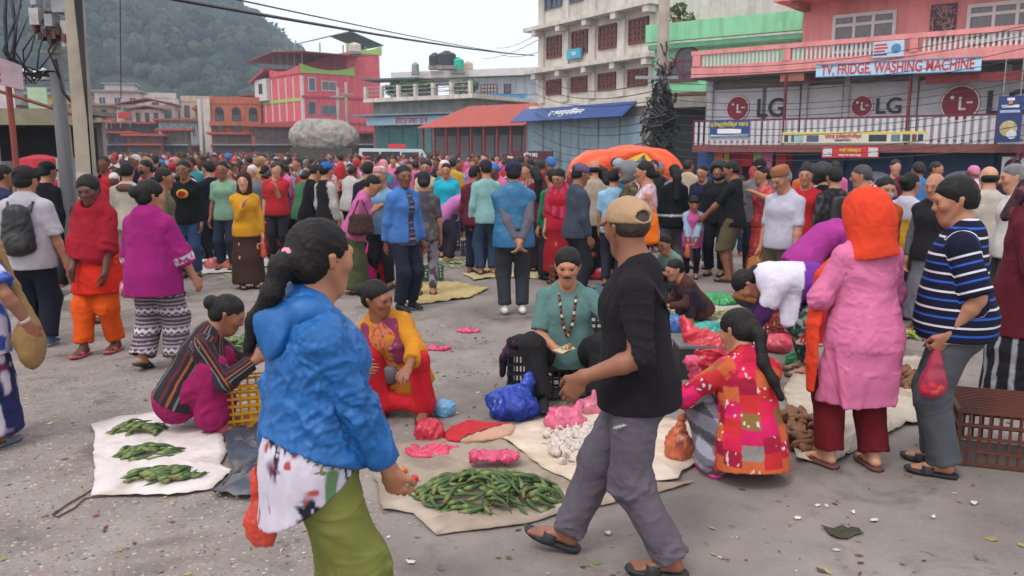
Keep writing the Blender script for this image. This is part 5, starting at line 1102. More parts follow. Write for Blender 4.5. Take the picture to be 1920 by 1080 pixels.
for k, (x0, y0, x1, y1, d1) in enumerate(((930, 90, 1010, 62, 54), (905, 110, 1008, 75, 54), (935, 100, 1008, 98, 54), (712, 150, 1003, 178, 54))): wire('thin sky wire number %s reaching the cream building' % ('one', 'two', 'three', 'four')[k], at(x0, y0, 85), at(x1, y1, d1), .3, .02)
for k in range(12):
    z = 2.3 + k * .27; y1 = 130 + k * 11; wire('slack black wire across the pink shop, %s from the top' % ('twelfth', 'eleventh', 'tenth', 'ninth', 'eighth', 'seventh', 'sixth', 'fifth', 'fourth', 'third', 'second', 'first')[k], C_(z, .1), at(1990, 262 - k * 21, 23), .35 + .25 * ((k * 7) % 5) / 5, .011)
for k in range(9):
    z = 2.2 + k * .33; wire('slack wire from the cable pole to the cream building, %s from below' % ('first', 'second', 'third', 'fourth', 'fifth', 'sixth', 'seventh', 'eighth', 'ninth')[k], C_(z, -.1), at(1000, 282 - k * 18, 53), .5 + .1 * (k % 3), .018)
# ------------------------------------------------------------------ kiosk, sign and kerb at the left edge
sg_ = thing('sign_board', 'faded pink sign board with red lettering on a rusty post', 'sign', (at(25, 290, 8.2)[0], 8.2, 0))
b = at(32, 120, 8.2); x0 = at(-60, 120, 8.2)[0] - sg_.location.x; x1 = b[0] - sg_.location.x
MB().add([(x0, -1.3, at(0, 80, 8.2)[2] + .12), (x1, 0, at(0, 122, 8.2)[2]), (x1, 0, at(0, 168, 8.2)[2]), (x0, -1.3, at(0, 150, 8.2)[2] + .12), (x0, -1.26, at(0, 80, 8.2)[2] + .12), (x1 + .02, .04, at(0, 122, 8.2)[2]), (x1 + .02, .04, at(0, 168, 8.2)[2]), (x0, -1.26, at(0, 150, 8.2)[2] + .12)], [(3, 2, 1, 0), (4, 5, 6, 7), (0, 1, 5, 4), (1, 2, 6, 5), (2, 3, 7, 6), (3, 0, 4, 7)]).build('panel', paint('faded pink board', 'b9a0a6', .7, .2, 5), sg_)
MB().tube([(0, .03, 0), (0, .03, at(25, 160, 8.2)[2])], .028, 10).build('post', paint('rusty red post', '7d3b30', .7, .3, 5), sg_)
fake = type('q', (), {})(); m = MB()
for k in range(3):
    for j in range(5): xx = x1 - .06 - j * .085; m.bar((xx, -.02 - 1.3 * (x1 - xx) / (x1 - x0), at(0, 132 + k * 11, 8.2)[2]), (xx - .055, -.02 - 1.3 * (x1 - xx + .055) / (x1 - x0), at(0, 132 + k * 11, 8.2)[2] + .012), .012, .026 + .01 * (j % 2))
m.build('lettering', INKRED, sg_)
ks = thing('market_kiosk', 'small roadside kiosk with dark opening and corrugated roof at left edge', 'kiosk', (at(40, 300, 15)[0], 15, 0), .12)
part('back_wall', CONC, ks, (-4, 1.0, 1.2, 1.4, 0, 2.4)); part('roof', paint('grey corrugated roof', '77736e', .6, .3, 3), ks, (-4.2, 1.2, -.5, 1.5, 2.5, 2.58)); part('fascia', paint('olive fascia', '857f68', .7), ks, (-4.2, 1.2, -.56, -.503, 2.3, 2.56)); part('interior', DARK, ks, (-3.9, .9, .9, 1.19, .8, 2.3)); part('counter', WOODBR, ks, (-4, .95, -.1, .5, 0, .85))
for x in (-3.9, -2, -.3, .9): part('post', TANC, ks, (x, x + .1, -.4, -.3, 0, 2.29))
for k, c in enumerate(('b8b0a4', '7a4a3c', 'a0968a', '8a5a50')): part('sack', paint('sack ' + c, c, .9), ks, (-3.4 + k * 1.05, -2.7 + k * 1.05, -.05, .45, .853, 1.25 + .12 * (k % 2)))
MB().tube([(-.6, -1.0, 3.1), (1.3, -.8, 2.45)], .03).build('awning_pole', WOODBR, ks)
tp = thing('hanging_banner', 'white and pale green cloths hung over the kiosk roof', 'cloth', at(40, 216, 15.6)); part('cloth', paint('white cloth', 'c2b4b8', .9), tp, (-.9, -.1, 0, .03, 0, .62)); part('cloth', paint('pale green cloth', '9fb89c', .9), tp, (.15, .5, 0, .03, .02, .5)); part('rope', BLACK, tp, (-1.2, .9, .01, .025, .62, .64))
cage = thing('market_stall', 'grey metal shelf stall with red cloth behind the backpack man', 'stall', (at(62, 300, 13)[0], 13, 0)); part('shelf', STEEL, cage, (-.5, .35, 0, .5, 1.0, 1.06), (-.5, .35, 0, .5, .5, .56)); part('frame', STEEL, cage, (-.55, -.5, 0, .5, 0, 1.7), (.35, .4, 0, .5, 0, 1.75)); MB().lathe([(.4, 0), (.3, .14), (.08, .2)], 14, (0, .2, 1.6)).build('red_cloth_cover', paint('cloth a02230', 'a02230', .9), cage); part('goods', paint('cardboard', '8a7460', .9), cage, (-.4, -.1, .05, .4, 1.063, 1.4), (-.02, .3, .05, .4, 1.063, 1.3), (-.4, .2, .05, .4, .563, .85))
for k in range(9):
    f = k / 9; a = gp(150 - 30 * f, 575 - 170 * f); o = MB().box(-.16, .16, -.27, .27, -.02, .13).build('kerb', paint('worn kerb stone', '8f877c', .95, .3, 4, .4), None, (a[0], a[1], a[2])); o.rotation_euler = (rng_.uniform(-.02, .02), rng_.uniform(-.03, .03), .16 + rng_.uniform(-.04, .04)); tag(o, kind='structure')
# ------------------------------------------------------------------ tent, covered truck, vans
def tent():
    T = thing('market_tent', 'orange tarpaulin tent with yellow lining at the market', 'tent', (at(1170, 330, 21)[0], 21, gz(2.8, 21)), -.08)
    w, h, n, m = 1.42, 2.72, 26, 18; T.scale = (1, 1, .79); V, C = [], []
    for j in range(m):
        y = -.9 + 2.6 * j / (m - 1)
        for i in range(n):
            a = math.pi * i / (n - 1); x = -math.cos(a) * w * (1 + .06 * math.sin(a)); z = .55 + (h - .62) * min(1, 1.08 * math.sin(a) ** .32) + .10 * math.cos(x * 2.2 - .5) * math.sin(a); z += .06 * math.sin(4 * x + 3 * y) * math.sin(a) - .1 * math.sin(math.pi * j / (m - 1) * 2) ** 2 * math.sin(a)
            z -= (.16, .05)[j] if j < 2 else 0; V.append((x + .03 * math.sin(9 * y), y, z)); C.append(srgb('e8562a'))
    F = [(j * n + i, j * n + i + 1, (j + 1) * n + i + 1, (j + 1) * n + i) for j in range(m - 1) for i in range(n - 1)]
    TM = attr_mat('tarpaulin', .45, ((9, .5, .03), (40, .4, .008)), var=.15, spec=.4); so = link('tarpaulin', mesh_from('tarpaulin', V, np.array(F), [TM], True, np.array(C)), T); s_ = so.modifiers.new('thick', 'SOLIDIFY'); s_.thickness = .012
    V, F, C = [], [], []                                # front flap with a triangular opening edged in yellow
    for side in (0, 1):
        top = (.42, -.93, 2.62); o = len(V)
        outer = [(-1.40, -.92, .9), (-1.38, -.93, 1.9), (-1.0, -.94, 2.42), (-.3, -.95, 2.6), top] if side == 0 else [(1.42, -.92, .9), (1.40, -.93, 1.9), (1.15, -.94, 2.4), (.8, -.95, 2.58), top]
        inner = [(-.62, -1.02, .9), (-.55, -1.04, 1.75), (-.25, -1.04, 2.15), (.1, -1.02, 2.4), (.40, -.97, 2.55)] if side == 0 else [(1.30, -1.02, .9), (1.12, -1.05, 1.5), (.85, -1.05, 1.95), (.62, -1.03, 2.3), (.44, -.97, 2.55)]
        V += outer + inner; C += [srgb('e8562a')] * 5 + [srgb('e8562a')] * 5; F += [(o + k, o + k + 1, o + 6 + k, o + 5 + k) if side else (o + k, o + 5 + k, o + 6 + k, o + k + 1) for k in range(4)]
        mid = [tuple(np.array(i_) + np.array((.12 if side == 0 else -.10, -.03, -.10)) * (1 if k < 4 else .3)) for k, i_ in enumerate(inner)]; yl = MB(); yl.add(inner + mid, [(k, k + 1, 6 + k, 5 + k) for k in range(4)]); ob = yl.build('lining', paint('yellow lining', 'd0a21e', .6, .2, 4), T); q = ob.modifiers.new('thick', 'SOLIDIFY'); q.thickness = .02
    fl = link('flap', mesh_from('flap', V, np.array(F), [TM], True, np.array(C)), T); q = fl.modifiers.new('thick', 'SOLIDIFY'); q.thickness = .01
    for x in (-1.38, 1.38):
        for y in (-.85, 1.6): MB().tube([(x, y, 0), (x, y, 1.9)], .03).build('pole', WOODBR, T)
    part('counter', WOODBR, T, (-1.2, 1.2, -.3, .3, 0, .8))
tent()
def van(label, px, py, d, col, L=4.6, rzv=0.0, stripe=None):
    w = at(px, py, d); t = thing('van', label, 'van', (w[0], d, gz(w[0], d)), rzv); hw = L / 2; body = paint('van ' + col, col, .35, .08, 2, 0, spec=.6)
    MB().prism([(-hw, .35), (hw, .35), (hw, 1.05), (hw * .86, 1.2), (hw * .66, 1.9), (-hw * .97, 1.95), (-hw, 1.2)], -.82, .82).build('body', body, t)
    for s_ in (-.835, .822): part('window', GLASS, t, (-hw * .9, -hw * .45, s_, s_ + .013, 1.2, 1.75), (-hw * .4, hw * .1, s_, s_ + .013, 1.2, 1.75), (hw * .15, hw * .6, s_, s_ + .013, 1.2, 1.72))
    for x in (-hw * .62, hw * .62):
        for y in (-.83, .70): o = MB(); V0 = o.lathe([(.2, 0), (.31, .02), (.31, .12), (.2, .14)], 18); wv = o.build('wheel', BLACK, t, (x, y + .14, .31), True); wv.rotation_euler = (math.pi / 2, 0, 0)
    if stripe: part('roof_sign', INKRED, t, (-.5, .5, -.2, .2, 1.96, 2.2)); part('side_stripe', INKRED, t, (-hw * .9, hw * .6, -.84, -.823, .95, 1.12))
van('white minibus with a red roof sign behind the crowd', 745, 290, 50, 'c8ccd0', 4.4, .05, True)
tk = thing('covered_truck', 'truck heaped high under a wrinkled grey tarpaulin', 'truck', (at(608, 290, 76)[0], 76, 0)); so = Solid([G([Ell((0, 0, 3.0), (2.9, 1.6, 1.5), None, .8), Ell((-1.3, 0, 3.1), (1.6, 1.5, 1.3), None, .8), Ell((1.4, 0, 2.9), (1.6, 1.5, 1.25), None, .8)], [((0, 0, 1.9), (0, 0, -1))])], .13); so.fold(.14, .7, .5, 4, wander=1.4)
link('tarpaulin', mesh_from('tarpaulin', so.V, so.Q, [paint('weathered grey tarpaulin', '98938a', .7, .4, 1.6, .4, 3)], True), tk); part('bed', paint('dark truck bed', '4a4440', .7), tk, (-2.8, 2.8, -1.3, 1.3, .9, 2.0))
for x in (-2, 2): o = MB().lathe([(.3, 0), (.5, .04), (.5, .3), (.3, .34)], 18).build('wheel', BLACK, tk, (x, -1.0, .5)); o.rotation_euler = (math.pi / 2, 0, 0)
def bike(label, pos, a, col):
    t = thing('motorbike', label, 'motorbike', pos, a)
    for x in (-.62, .66):
        w = MB(); V = []; n = 22
        o = MB().lathe([(.20, -.045), (.29, -.05), (.31, 0), (.29, .05), (.20, .045)], n).build('wheel', BLACK, t, (x, 0, .31), True); o.rotation_euler = (math.pi / 2, 0, 0); MB().lathe([(.03, -.05), (.19, -.02), (.19, .02), (.03, .05)], n).build('rim', STEEL, o)
    so = Solid([G([E((.05, 0, .78), (.36, 0, .84), (.11, .10), (.15, .13), (0, 1, 0), .05)])], .02); link('tank', mesh_from('tank', so.V, so.Q, [paint('bike ' + col, col, .3, .1, 3, 0, spec=.6)], True), t)
    so = Solid([G([E((-.62, 0, .84), (0, 0, .77), (.11, .05), (.12, .05), (0, 1, 0), .05)])], .02); link('seat', mesh_from('seat', so.V, so.Q, [BLACK], True), t); part('engine', STEEL, t, (-.15, .25, -.13, .13, .3, .62)); MB().tube([(.66, .07, .31), (.45, .07, .95)], .025).tube([(.66, -.07, .31), (.45, -.07, .95)], .025).build('fork', STEEL, t)
    MB().tube([(.36, -.36, 1.02), (.46, -.1, 1.0), (.46, .1, 1.0), (.36, .36, 1.02)], .015).build('handlebar', BLACK, t); MB().lathe([(.03, 0), (.09, .05), (.09, .08)], 14, (.55, 0, .86)).build('headlight', STEEL, t); MB().tube([(-.62, 0, .31), (0, 0, .45), (.4, 0, .9)], .03).build('frame', BLACK, t); part('mudguard', BLACK, t, (-.95, -.45, -.06, .06, .62, .66))
bike('black and red motorbike parked among people before the blue shutters', gp(1560, 505) , 1.9, '8a1f24'); bike('dark motorbike behind the pale shirted man', gp(1620, 480) + [0, 1.2, 0], 2.2, '1c1c20')
# ------------------------------------------------------------------ sheets, crates, bags
def sheet(name, label, cat, poly, col, mat=None, bump=.012, seed=0, jitter=6, lift=.006, pattern=None, freq=6, rings=9): # outline
    """cloth or sacking spread on the ground, outline given as seen in the photograph, wrinkled"""
    P = [gp(*q) for q in poly]; B = []; rr = np.random.default_rng(seed + 50)
    n = len(P)
    for i in range(n):
        a, b_ = P[i], P[(i + 1) % n]; m = max(3, int(np.linalg.norm(b_ - a) / .04))
        for j in range(m): f = j / m; B.append(a + (b_ - a) * f)
    B = np.array(B); c = B.mean(0); nn = len(B); sz = min(1, np.ptp(B[:, 0]) * 3); B[:, :2] += sz * (.018 * np.stack([vnoise(B * 5 + seed), vnoise(B * 5 + 30 + seed)], 1) + .006 * np.stack([vnoise(B * 22 + seed), vnoise(B * 22 + 30 + seed)], 1))
    V = [c + (B - c) * f for f in np.linspace(1, .04, rings)]; V = np.concatenate(V); w = np.abs(vnoise(V * freq + seed * 3)) + .5 * np.abs(vnoise(V * freq * 2.3 + 9)); V[:, 2] += lift + bump * (1 - np.minimum(1, w * 1.3)) + .4 * bump * (vnoise(V * freq * 4 + 3) + 1)
    F = [(k * nn + i, k * nn + (i + 1) % nn, (k + 1) * nn + (i + 1) % nn, (k + 1) * nn + i) for k in range(rings - 1) for i in range(nn)]
    area = np.cross(B[:, :2] - c[:2], np.roll(B[:, :2], -1, 0) - c[:2]).sum()
    F = np.array(F); F = F if area > 0 else F[:, ::-1]
    C = np.tile(np.array(srgb(col)), (len(V), 1))
    if pattern: C = pattern(V, C)
    V0 = V - [c[0], c[1], 0]; o = link(name, mesh_from(name, V0, F, [mat or CLOTH], True, C), None, (c[0], c[1], 0)); s_ = o.modifiers.new('thick', 'SOLIDIFY'); s_.thickness = .004; s_.offset = 1
    return tag(o, label, cat)
def bag(name, label, pos, rad, col, seed=0, h=.012, mat=None, amp=.03, freq=9, neck=None, cat='plastic bag', pat=None, rzv=0.0, flat=True, group=None):
    """crumpled sack or film bag resting on what is below it"""
    R = np.random.default_rng(seed); pr = [Ell((0, 0, rad[2] * .75), rad, rz(rzv), .05)]
    for k in range(5): a = R.uniform(0, 6.3); pr.append(Ell((math.cos(a) * rad[0] * .6, math.sin(a) * rad[1] * .6, rad[2] * R.uniform(.4, 1.0)), (rad[0] * R.uniform(.3, .5), rad[1] * R.uniform(.3, .5), rad[2] * R.uniform(.4, .7)), rz(R.uniform(0, 3)), .03))
    for nk in (neck or []): pr += chain([np.array(q[:3]) for q in nk], [q[3] for q in nk], k=.03)
    so = Solid([G(pr, [((0, 0, 0), (0, 0, -1))] if flat else [])], h); fq = 2.6 / np.mean(rad) if mat is None else 1.6 / np.mean(rad); am = (amp * .8 + .08) * np.mean(rad) if mat is None else amp * min(rad); so.fold(am * .95, fq * .62, .45, seed, wander=1.6); so.fold(am * .38, fq * 1.5, .4, seed + 3, wander=1.6)
    so.V[:, 2] = np.maximum(so.V[:, 2], 0) if flat else so.V[:, 2]
    C = np.tile(np.array(srgb(col)), (len(so.V), 1)); C = pat(so, C) if pat else C
    return tag(link(name, mesh_from(name, so.V, so.Q, [mat or FILM], True, C), None, tuple(map(float, pos))), label, cat, group)
def crate(label, pos, a, col, L=.5, W=.34, H=.28, nx=8, nz=5, lid=False, upside=False, group=None):
    t = thing('plastic_crate', label, 'crate', tuple(map(float, pos)), a, group); mt = paint('crate ' + col, col, .5, .15, 5, .03)
    part('base', mt, t, (-L / 2, L / 2, -W / 2, W / 2, .0 if not upside else H - .012, .012 if not upside else H))
    hx = MB().box(-L / 2, L / 2, -.008, .008, -.008, .008).mesh('slat', mt); hy = MB().box(-.008, .008, -W / 2 + .017, W / 2 - .017, -.008, .008).mesh('slat', mt)
    for k in range(nz):
        z = .02 + (H - .04) * k / (nz - 1)
        for s_ in (-1, 1): link('slat', hx, t, (0, s_ * (W / 2 - .008), z)); link('slat', hy, t, (s_ * (L / 2 - .008), 0, z))
    vz = MB().box(-.007, .007, -.006, .006, .013, H - .002).mesh('upright', mt)
    for k in range(nx + 1):
        x = -L / 2 + .012 + (L - .024) * k / nx
        for s_ in (-1, 1): link('upright', vz, t, (x, s_ * (W / 2 - .020), 0))
    m2 = max(3, int(nx * W / L))
    for k in range(m2 + 1):
        y = -W / 2 + .04 + (W - .08) * k / m2
        for s_ in (-1, 1): link('upright', vz, t, (s_ * (L / 2 - .021), y, 0))
    if not upside: part('rim', mt, t, (-L / 2 - .008, L / 2 + .008, -W / 2 - .008, -W / 2 + .016, H + .001, H + .016), (-L / 2 - .008, L / 2 + .008, W / 2 - .016, W / 2 + .008, H + .001, H + .016), (-L / 2 - .008, -L / 2 + .016, -W / 2 + .017, W / 2 - .017, H + .001, H + .016), (L / 2 - .016, L / 2 + .008, -W / 2 + .017, W / 2 - .017, H + .001, H + .016))
    if upside:
        g = MB(); 
        for k in range(14): g.box(-L / 2 + .01, L / 2 - .01, -W / 2 + .01 + (W - .02) * k / 14, -W / 2 + .01 + (W - .02) * k / 14 + .008, H + .001, H + .010)
        g.build('base_grid', mt, t)
    return t
def weave(freq=60, dark=.8): return lambda V, C: C * (1 - (1 - dark) * ((np.sin(V[:, 0:1] * freq * 6) > .6) | (np.sin(V[:, 1:2] * freq * 6) > .6)) * 1.0)
def stains(cols, freq=7, thr=.45):
    cs = hexs(*cols)
    def f(V, C):
        for i, c in enumerate(cs): m = vnoise(V * freq + 13 * i) > thr; C[m] = C[m] * .4 + c * .6
        return C
    return f
SACK = attr_mat('woven sack', .8, ((25, .4, .01), (300, .3, .002)), var=.15)
sheet('ground_sheet', 'white sacking sheet with three small okra piles beside squatting woman', 'sheet', [(172, 800), (230, 783), (310, 778), (345, 800), (415, 812), (425, 850), (412, 872), (438, 888), (400, 920), (330, 932), (170, 932), (182, 880)], 'cfc4c2', SACK, .014, 1, pattern=stains(('a89a90',), 5, .55))
sheet('ground_sheet', 'crumpled dark blue grey tarpaulin behind the woman in blue jacket', 'tarpaulin', [(420, 818), (500, 795), (560, 800), (600, 860), (540, 905), (480, 940), (395, 935), (440, 890), (425, 860)], '3c4350', NYLON, .04, 2, pattern=stains(('75706e', '23262e'), 8, .4), freq=9, lift=.004)
sheet('ground_sheet', 'small pale cloth holding tomatoes beside the blue jacket woman', 'sheet', [(466, 898), (520, 890), (560, 900), (570, 950), (512, 962), (480, 925)], 'c4bdb4', SACK, .012, 3, lift=.022)
sheet('ground_sheet', 'worn beige sacking under the large okra heap', 'sheet', [(700, 900), (745, 835), (830, 818), (930, 815), (1000, 850), (1085, 905), (1300, 905), (1190, 940), (1085, 955), (985, 985), (822, 1006), (775, 965), (720, 960)], '9a8b7c', SACK, .010, 4, pattern=stains(('b3a698', '7c6f62'), 4, .35))
sheet('ground_sheet', 'cream woven sack sheet spread with garlic bulbs', 'sheet', [(930, 815), (1010, 795), (1110, 775), (1190, 780), (1300, 800), (1330, 850), (1270, 905), (1185, 915), (1080, 912), (1015, 885), (970, 850)], 'c6b5a2', SACK, .012, 5, lift=.018, pattern=stains(('b09a84', 'd8ccc0'), 6, .35))
sheet('ground_sheet', 'pale yellow woven sack lying behind the blue jacketed man', 'sheet', [(752, 545), (770, 528), (850, 530), (915, 543), (880, 560), (790, 572), (755, 570)], 'b3a06e', SACK, .02, 6)
sheet('ground_sheet', 'pale yellow sack on the road at the vest man\'s feet', 'sheet', [(868, 515), (930, 503), (1015, 510), (1010, 524), (940, 520), (890, 527)], 'b0a074', SACK, .02, 7)
sheet('ground_sheet', 'white sheet with pink bags among squatting sellers', 'sheet', [(376, 490), (420, 478), (500, 484), (510, 500), (440, 512), (380, 515)], 'd0cac6', SACK, .02, 8)
sheet('ground_sheet', 'pale sacking spread under the ginger behind pink kurta woman', 'sheet', [(1470, 735), (1500, 690), (1620, 680), (1790, 665), (1800, 790), (1700, 800), (1560, 870), (1490, 870)], 'b3a797', SACK, .03, 9, pattern=stains(('8a7866',), 5, .35))
sheet('ground_sheet', 'blue green printed tarpaulin behind the brown crate', 'tarpaulin', [(1845, 745), (1880, 720), (1960, 725), (1990, 765), (1900, 768)], '3a7ba0', NYLON, .03, 10, pattern=stains(('4fae86', 'c8d0d4'), 6, .3), lift=.02)
sheet('ground_sheet', 'pale cloth under green vegetables behind bent woman', 'sheet', [(1285, 640), (1300, 575), (1390, 560), (1460, 590), (1440, 660), (1350, 690)], 'b8aea4', SACK, .02, 12)
# crates
crate('yellow plastic crate beside the squatting woman in striped top', gp(464, 806) + [0, .16, 0], .35, 'c8920f', .42, .34, .30, 7, 6)
def stackpos(px, py): return gp(px, py)
cr = stackpos(834, 470)
for k, (c, lb) in enumerate((('6e4636', 'brown plastic crate at the bottom of the market stack'), ('2f4f8c', 'blue plastic crate in the middle of the market stack'), ('3a5a54', 'dark green plastic crate on top of market stack'))): crate(lb, cr + [0, .2, k * .325], .03, c, .56, .4, .30, 9, 5)
crate('green plastic crate of cabbages behind the yellow sack', gp(800, 530) + [0, .15, 0], .05, '3f6a52', .46, .33, .24, 8, 5)
crate('brown plastic crate upside down beside the striped shirt man', gp(1905, 880) + [.12, .18, 0], -.34, '5e3328', .78, .52, .36, 14, 5, upside=True)
crate('black crate the teal shirt seller sits on', gp(1062, 770) + [0, .42, 0], .1, '16181c', .46, .36, .265, 8, 4, upside=True)
crate('black crate holding a bag at the seller\'s side', gp(990, 745) + [0, .2, 0], -.1, '1a1f24', .3, .34, .34, 5, 5, upside=True)
crate('lower black crate stacked under the seller\'s resting arm', gp(1125, 705) + [.02, .3, 0], .05, '1c1e20', .46, .34, .27, 8, 5); crate('upper black crate beneath the seller\'s resting arm', gp(1125, 705) + [.02, .3, .29], .07, '202224', .46, .34, .27, 8, 5)
tag(MB().box(-.2, .2, -.15, .15, 0, .26).build('cardboard_box', paint('dark box', '2c2a2c', .6, .2), None, tuple(gp(1318, 712) + [0, .15, 0])), 'dark lidded box by the large red plastic bag', 'box')
part('lid', paint('grey lid', '6a6c70', .5), bpy.data.objects['cardboard_box'], (-.205, .205, -.155, .155, .262, .285))
# bags on the ground
g = gp
bag('plastic_bag', 'crumpled blue plastic bag beside the red and beige bag', g(962, 790) + [0, .1, 0], (.17, .14, .12), '1d3fa8', 1, amp=.12, neck=[[(.05, 0, .1, .06), (.10, .03, .24, .03)]])
bag('plastic_bag', 'pink plastic bag in front of the teal shirt seller', g(1060, 806), (.13, .10, .085), 'e0688c', 2, amp=.2, neck=[[(.05, 0, .06, .05), (.09, .03, .15, .02)]])
bag('plastic_bag', 'smaller pink plastic bag under the walking man\'s hand', g(1108, 778), (.10, .08, .075), 'dc7a94', 3, amp=.2, neck=[[(0, 0, .06, .04), (.02, .03, .15, .016)]])
bag('plastic_bag', 'red plastic bag lying by the red and beige bag', g(806, 824), (.085, .07, .075), 'c82844', 4, amp=.2)
bag('plastic_bag', 'flat pink plastic bag spread on the beige sacking', g(812, 848), (.17, .11, .012), 'e0446c', 5, amp=.3, rzv=.5)
bag('plastic_bag', 'pink plastic bag lying on the back of the okra heap', g(925, 884) + [0, .06, .06], (.155, .06, .014), 'd84a74', 6, amp=.4, flat=False)
bag('plastic_bag', 'pale blue plastic bag behind the red bag', g(830, 790) + [0, .12, 0], (.07, .06, .07), '7ab0d8', 7, amp=.2)
bag('cloth_bag', 'folded red and beige cloth bag with black edging', g(898, 826) + [0, .08, 0], (.25, .16, .038), 'b02a30', 8, mat=CLOTH, amp=.30, rzv=.45, cat='bag', pat=lambda so, C: np.where(((so.V[:, 0] * .8 - so.V[:, 1] * .9 > .075))[:, None], np.array(srgb('b48e78')), np.where((np.abs(so.V[:, 0] * .8 - so.V[:, 1] * .9 - .07) < .010)[:, None], np.array((.02, .02, .025)), C)))
bag('plastic_sack', 'large bright red plastic sack behind the patchwork woman', g(1335, 715) + [0, .2, 0], (.21, .18, .21), 'd42a40', 9, amp=.10, cat='sack', neck=[[(-.05, 0, .25, .12), (-.14, .05, .38, .05)]])
bag('plastic_bag', 'turquoise plastic bag on the cloth behind the walking man', g(1330, 638) + [0, .1, 0], (.16, .12, .09), '2aa99c', 10, amp=.15); bag('plastic_bag', 'green plastic bag on the far vegetable cloth', g(1350, 575) + [0, .1, 0], (.25, .14, .07), '2fa45c', 11, amp=.2); bag('plastic_bag', 'bright green plastic bag under the turquoise one', g(1365, 655), (.17, .1, .06), '3cb062', 12, amp=.2); bag('plastic_bag', 'green plastic bag behind the bent woman\'s skirt', g(1505, 690) + [0, .1, 0], (.11, .09, .08), '1f9a5a', 13, amp=.15)
bag('plastic_bag', 'pink knotted plastic bag beside the patchwork woman', g(1316, 770) + [0, .12, 0], (.085, .075, .10), 'd84c72', 14, amp=.2, neck=[[(0, 0, .12, .05), (-.03, 0, .26, .03), (-.06, 0, .33, .05)]]); bag('plastic_bag', 'second pink plastic bag touching the knotted pink one', g(1335, 790) + [.02, .15, 0], (.08, .08, .09), 'dd6286', 15, amp=.2)
bag('cloth_bundle', 'black and purple bag draped over the small black crate', g(985, 745) + [-.02, .22, .345], (.10, .14, .05), '1e1620', 16, mat=CLOTH, amp=.2, cat='bag', pat=blotch(('4a1f48',), 25, .4), neck=[[(-.08, 0, .03, .04), (-.15, -.03, -.08, .03), (-.16, -.04, -.20, .02)]], flat=False)
bag('plastic_basin', 'bright red plastic tub on the road behind blue jacket woman', g(540, 488) + [0, .1, 0], (.17, .15, .15), 'd83a30', 17, amp=.08, cat='tub')
for k, (px, py, c) in enumerate(((398, 505, 'd8706c'), (425, 505, 'dc8060'), (462, 498, 'd8605c'))): bag('plastic_bag', ('pink plastic bag on the white sheet nearest the green jacket seller', 'orange pink bag in the middle of the white sheet', 'pink bag at the far corner of the white sheet')[k], g(px, py), (.12, .1, .1), c, 20 + k, h=.02, amp=.15)
for k, (px, py, lb) in enumerate(((1130, 524, 'red packet on the road behind the striped dress woman'), (1075, 575, 'grey sack behind the seller\'s head'))): bag('plastic_bag', lb, g(px, py), (.17, .13, .12), ('d8405c', '8c8c84')[k], 30 + k, h=.02, amp=.15)
for k, (px, py, c, lb) in enumerate(((879, 622, 'e0527c', 'pink plastic scrap lying flat on the open road'), (818, 655, 'e04a76', 'pink plastic scrap by the yellow kurta woman'))): bag('plastic_scrap', lb, g(px, py), (.13, .06, .012), c, 40 + k, h=.012, amp=.5, cat='litter')
# ------------------------------------------------------------------ produce, piece by piece
def pod(seed, L=.115, r=.0095, bend=.02):
    n, m = 6, 7; V, C = [], []; R = np.random.default_rng(seed)
    for j in range(m):
        t = j / (m - 1); rr = r * (.62 if j == 0 else (.98 if t < .25 else 1.0 - .9 * ((t - .25) / .75) ** 1.5)) + .0004; x = (t - .5) * L; z = bend * (.25 - (t - .5) ** 2) * 2
        for i in range(n): a = 2 * math.pi * i / n; q = rr * (1 + .16 * (i % 2)); V.append((x, q * math.cos(a), z + q * math.sin(a))); c = np.array(srgb('4c6638')) * (.7 + .3 * (i % 2)); C.append(np.array(srgb('74683e')) if j == 0 else (np.array(srgb('76894e')) if j == 1 else c))
    F = [(j * n + i, (j + 1) * n + i, (j + 1) * n + (i + 1) % n, j * n + (i + 1) % n) for j in range(m - 1) for i in range(n)] + [tuple(range(n))] + [tuple(range((m - 1) * n, m * n))[::-1]]
    return mesh_from('okra_pod', V, F, [PRODUCE], True, np.array(C))
PODS = [pod(k, L, r, b) for k, (L, r, b) in enumerate(((.125, .0105, .02), (.11, .010, .035), (.135, .0098, -.02), (.10, .0095, .01), (.12, .0088, .05)))]
def heap(c, rx_, ry_, hgt, n, seed, label, group, ang=None, spread=1.5, scale=1.0):
    R = np.random.default_rng(seed)
    for k in range(n):
        a = R.uniform(0, 6.283); q = R.uniform(0, 1) ** .62; x, y = q * math.cos(a) * rx_, q * math.sin(a) * ry_; z = hgt * max(0, 1 - q ** 2.2) * R.uniform(.72, 1.0) + .012
        o = link('okra_pod', PODS[k % 5], None, (c[0] + x, c[1] + y, c[2] + z)); th = (ang if ang is not None else 0) + R.normal(0, spread)
        slope = math.atan2(hgt * 2.2 * q ** 1.2, max(rx_, ry_)) * .8; o.rotation_euler = (R.uniform(0, 6.28), slope * math.cos(th - a) * R.uniform(.5, 1.2), th); s_ = R.uniform(.85, 1.15) * scale; o.scale = (s_, s_ * .95, s_ * .95); tag(o, label, 'okra', group)
c0 = (gp(918, 968) + gp(918, 905)) / 2; heap(c0, .42, .235, .14, 178, 1, 'green okra pod in the large heap on beige sacking', 'okra pods of the large heap', .2, .9, 1.32)
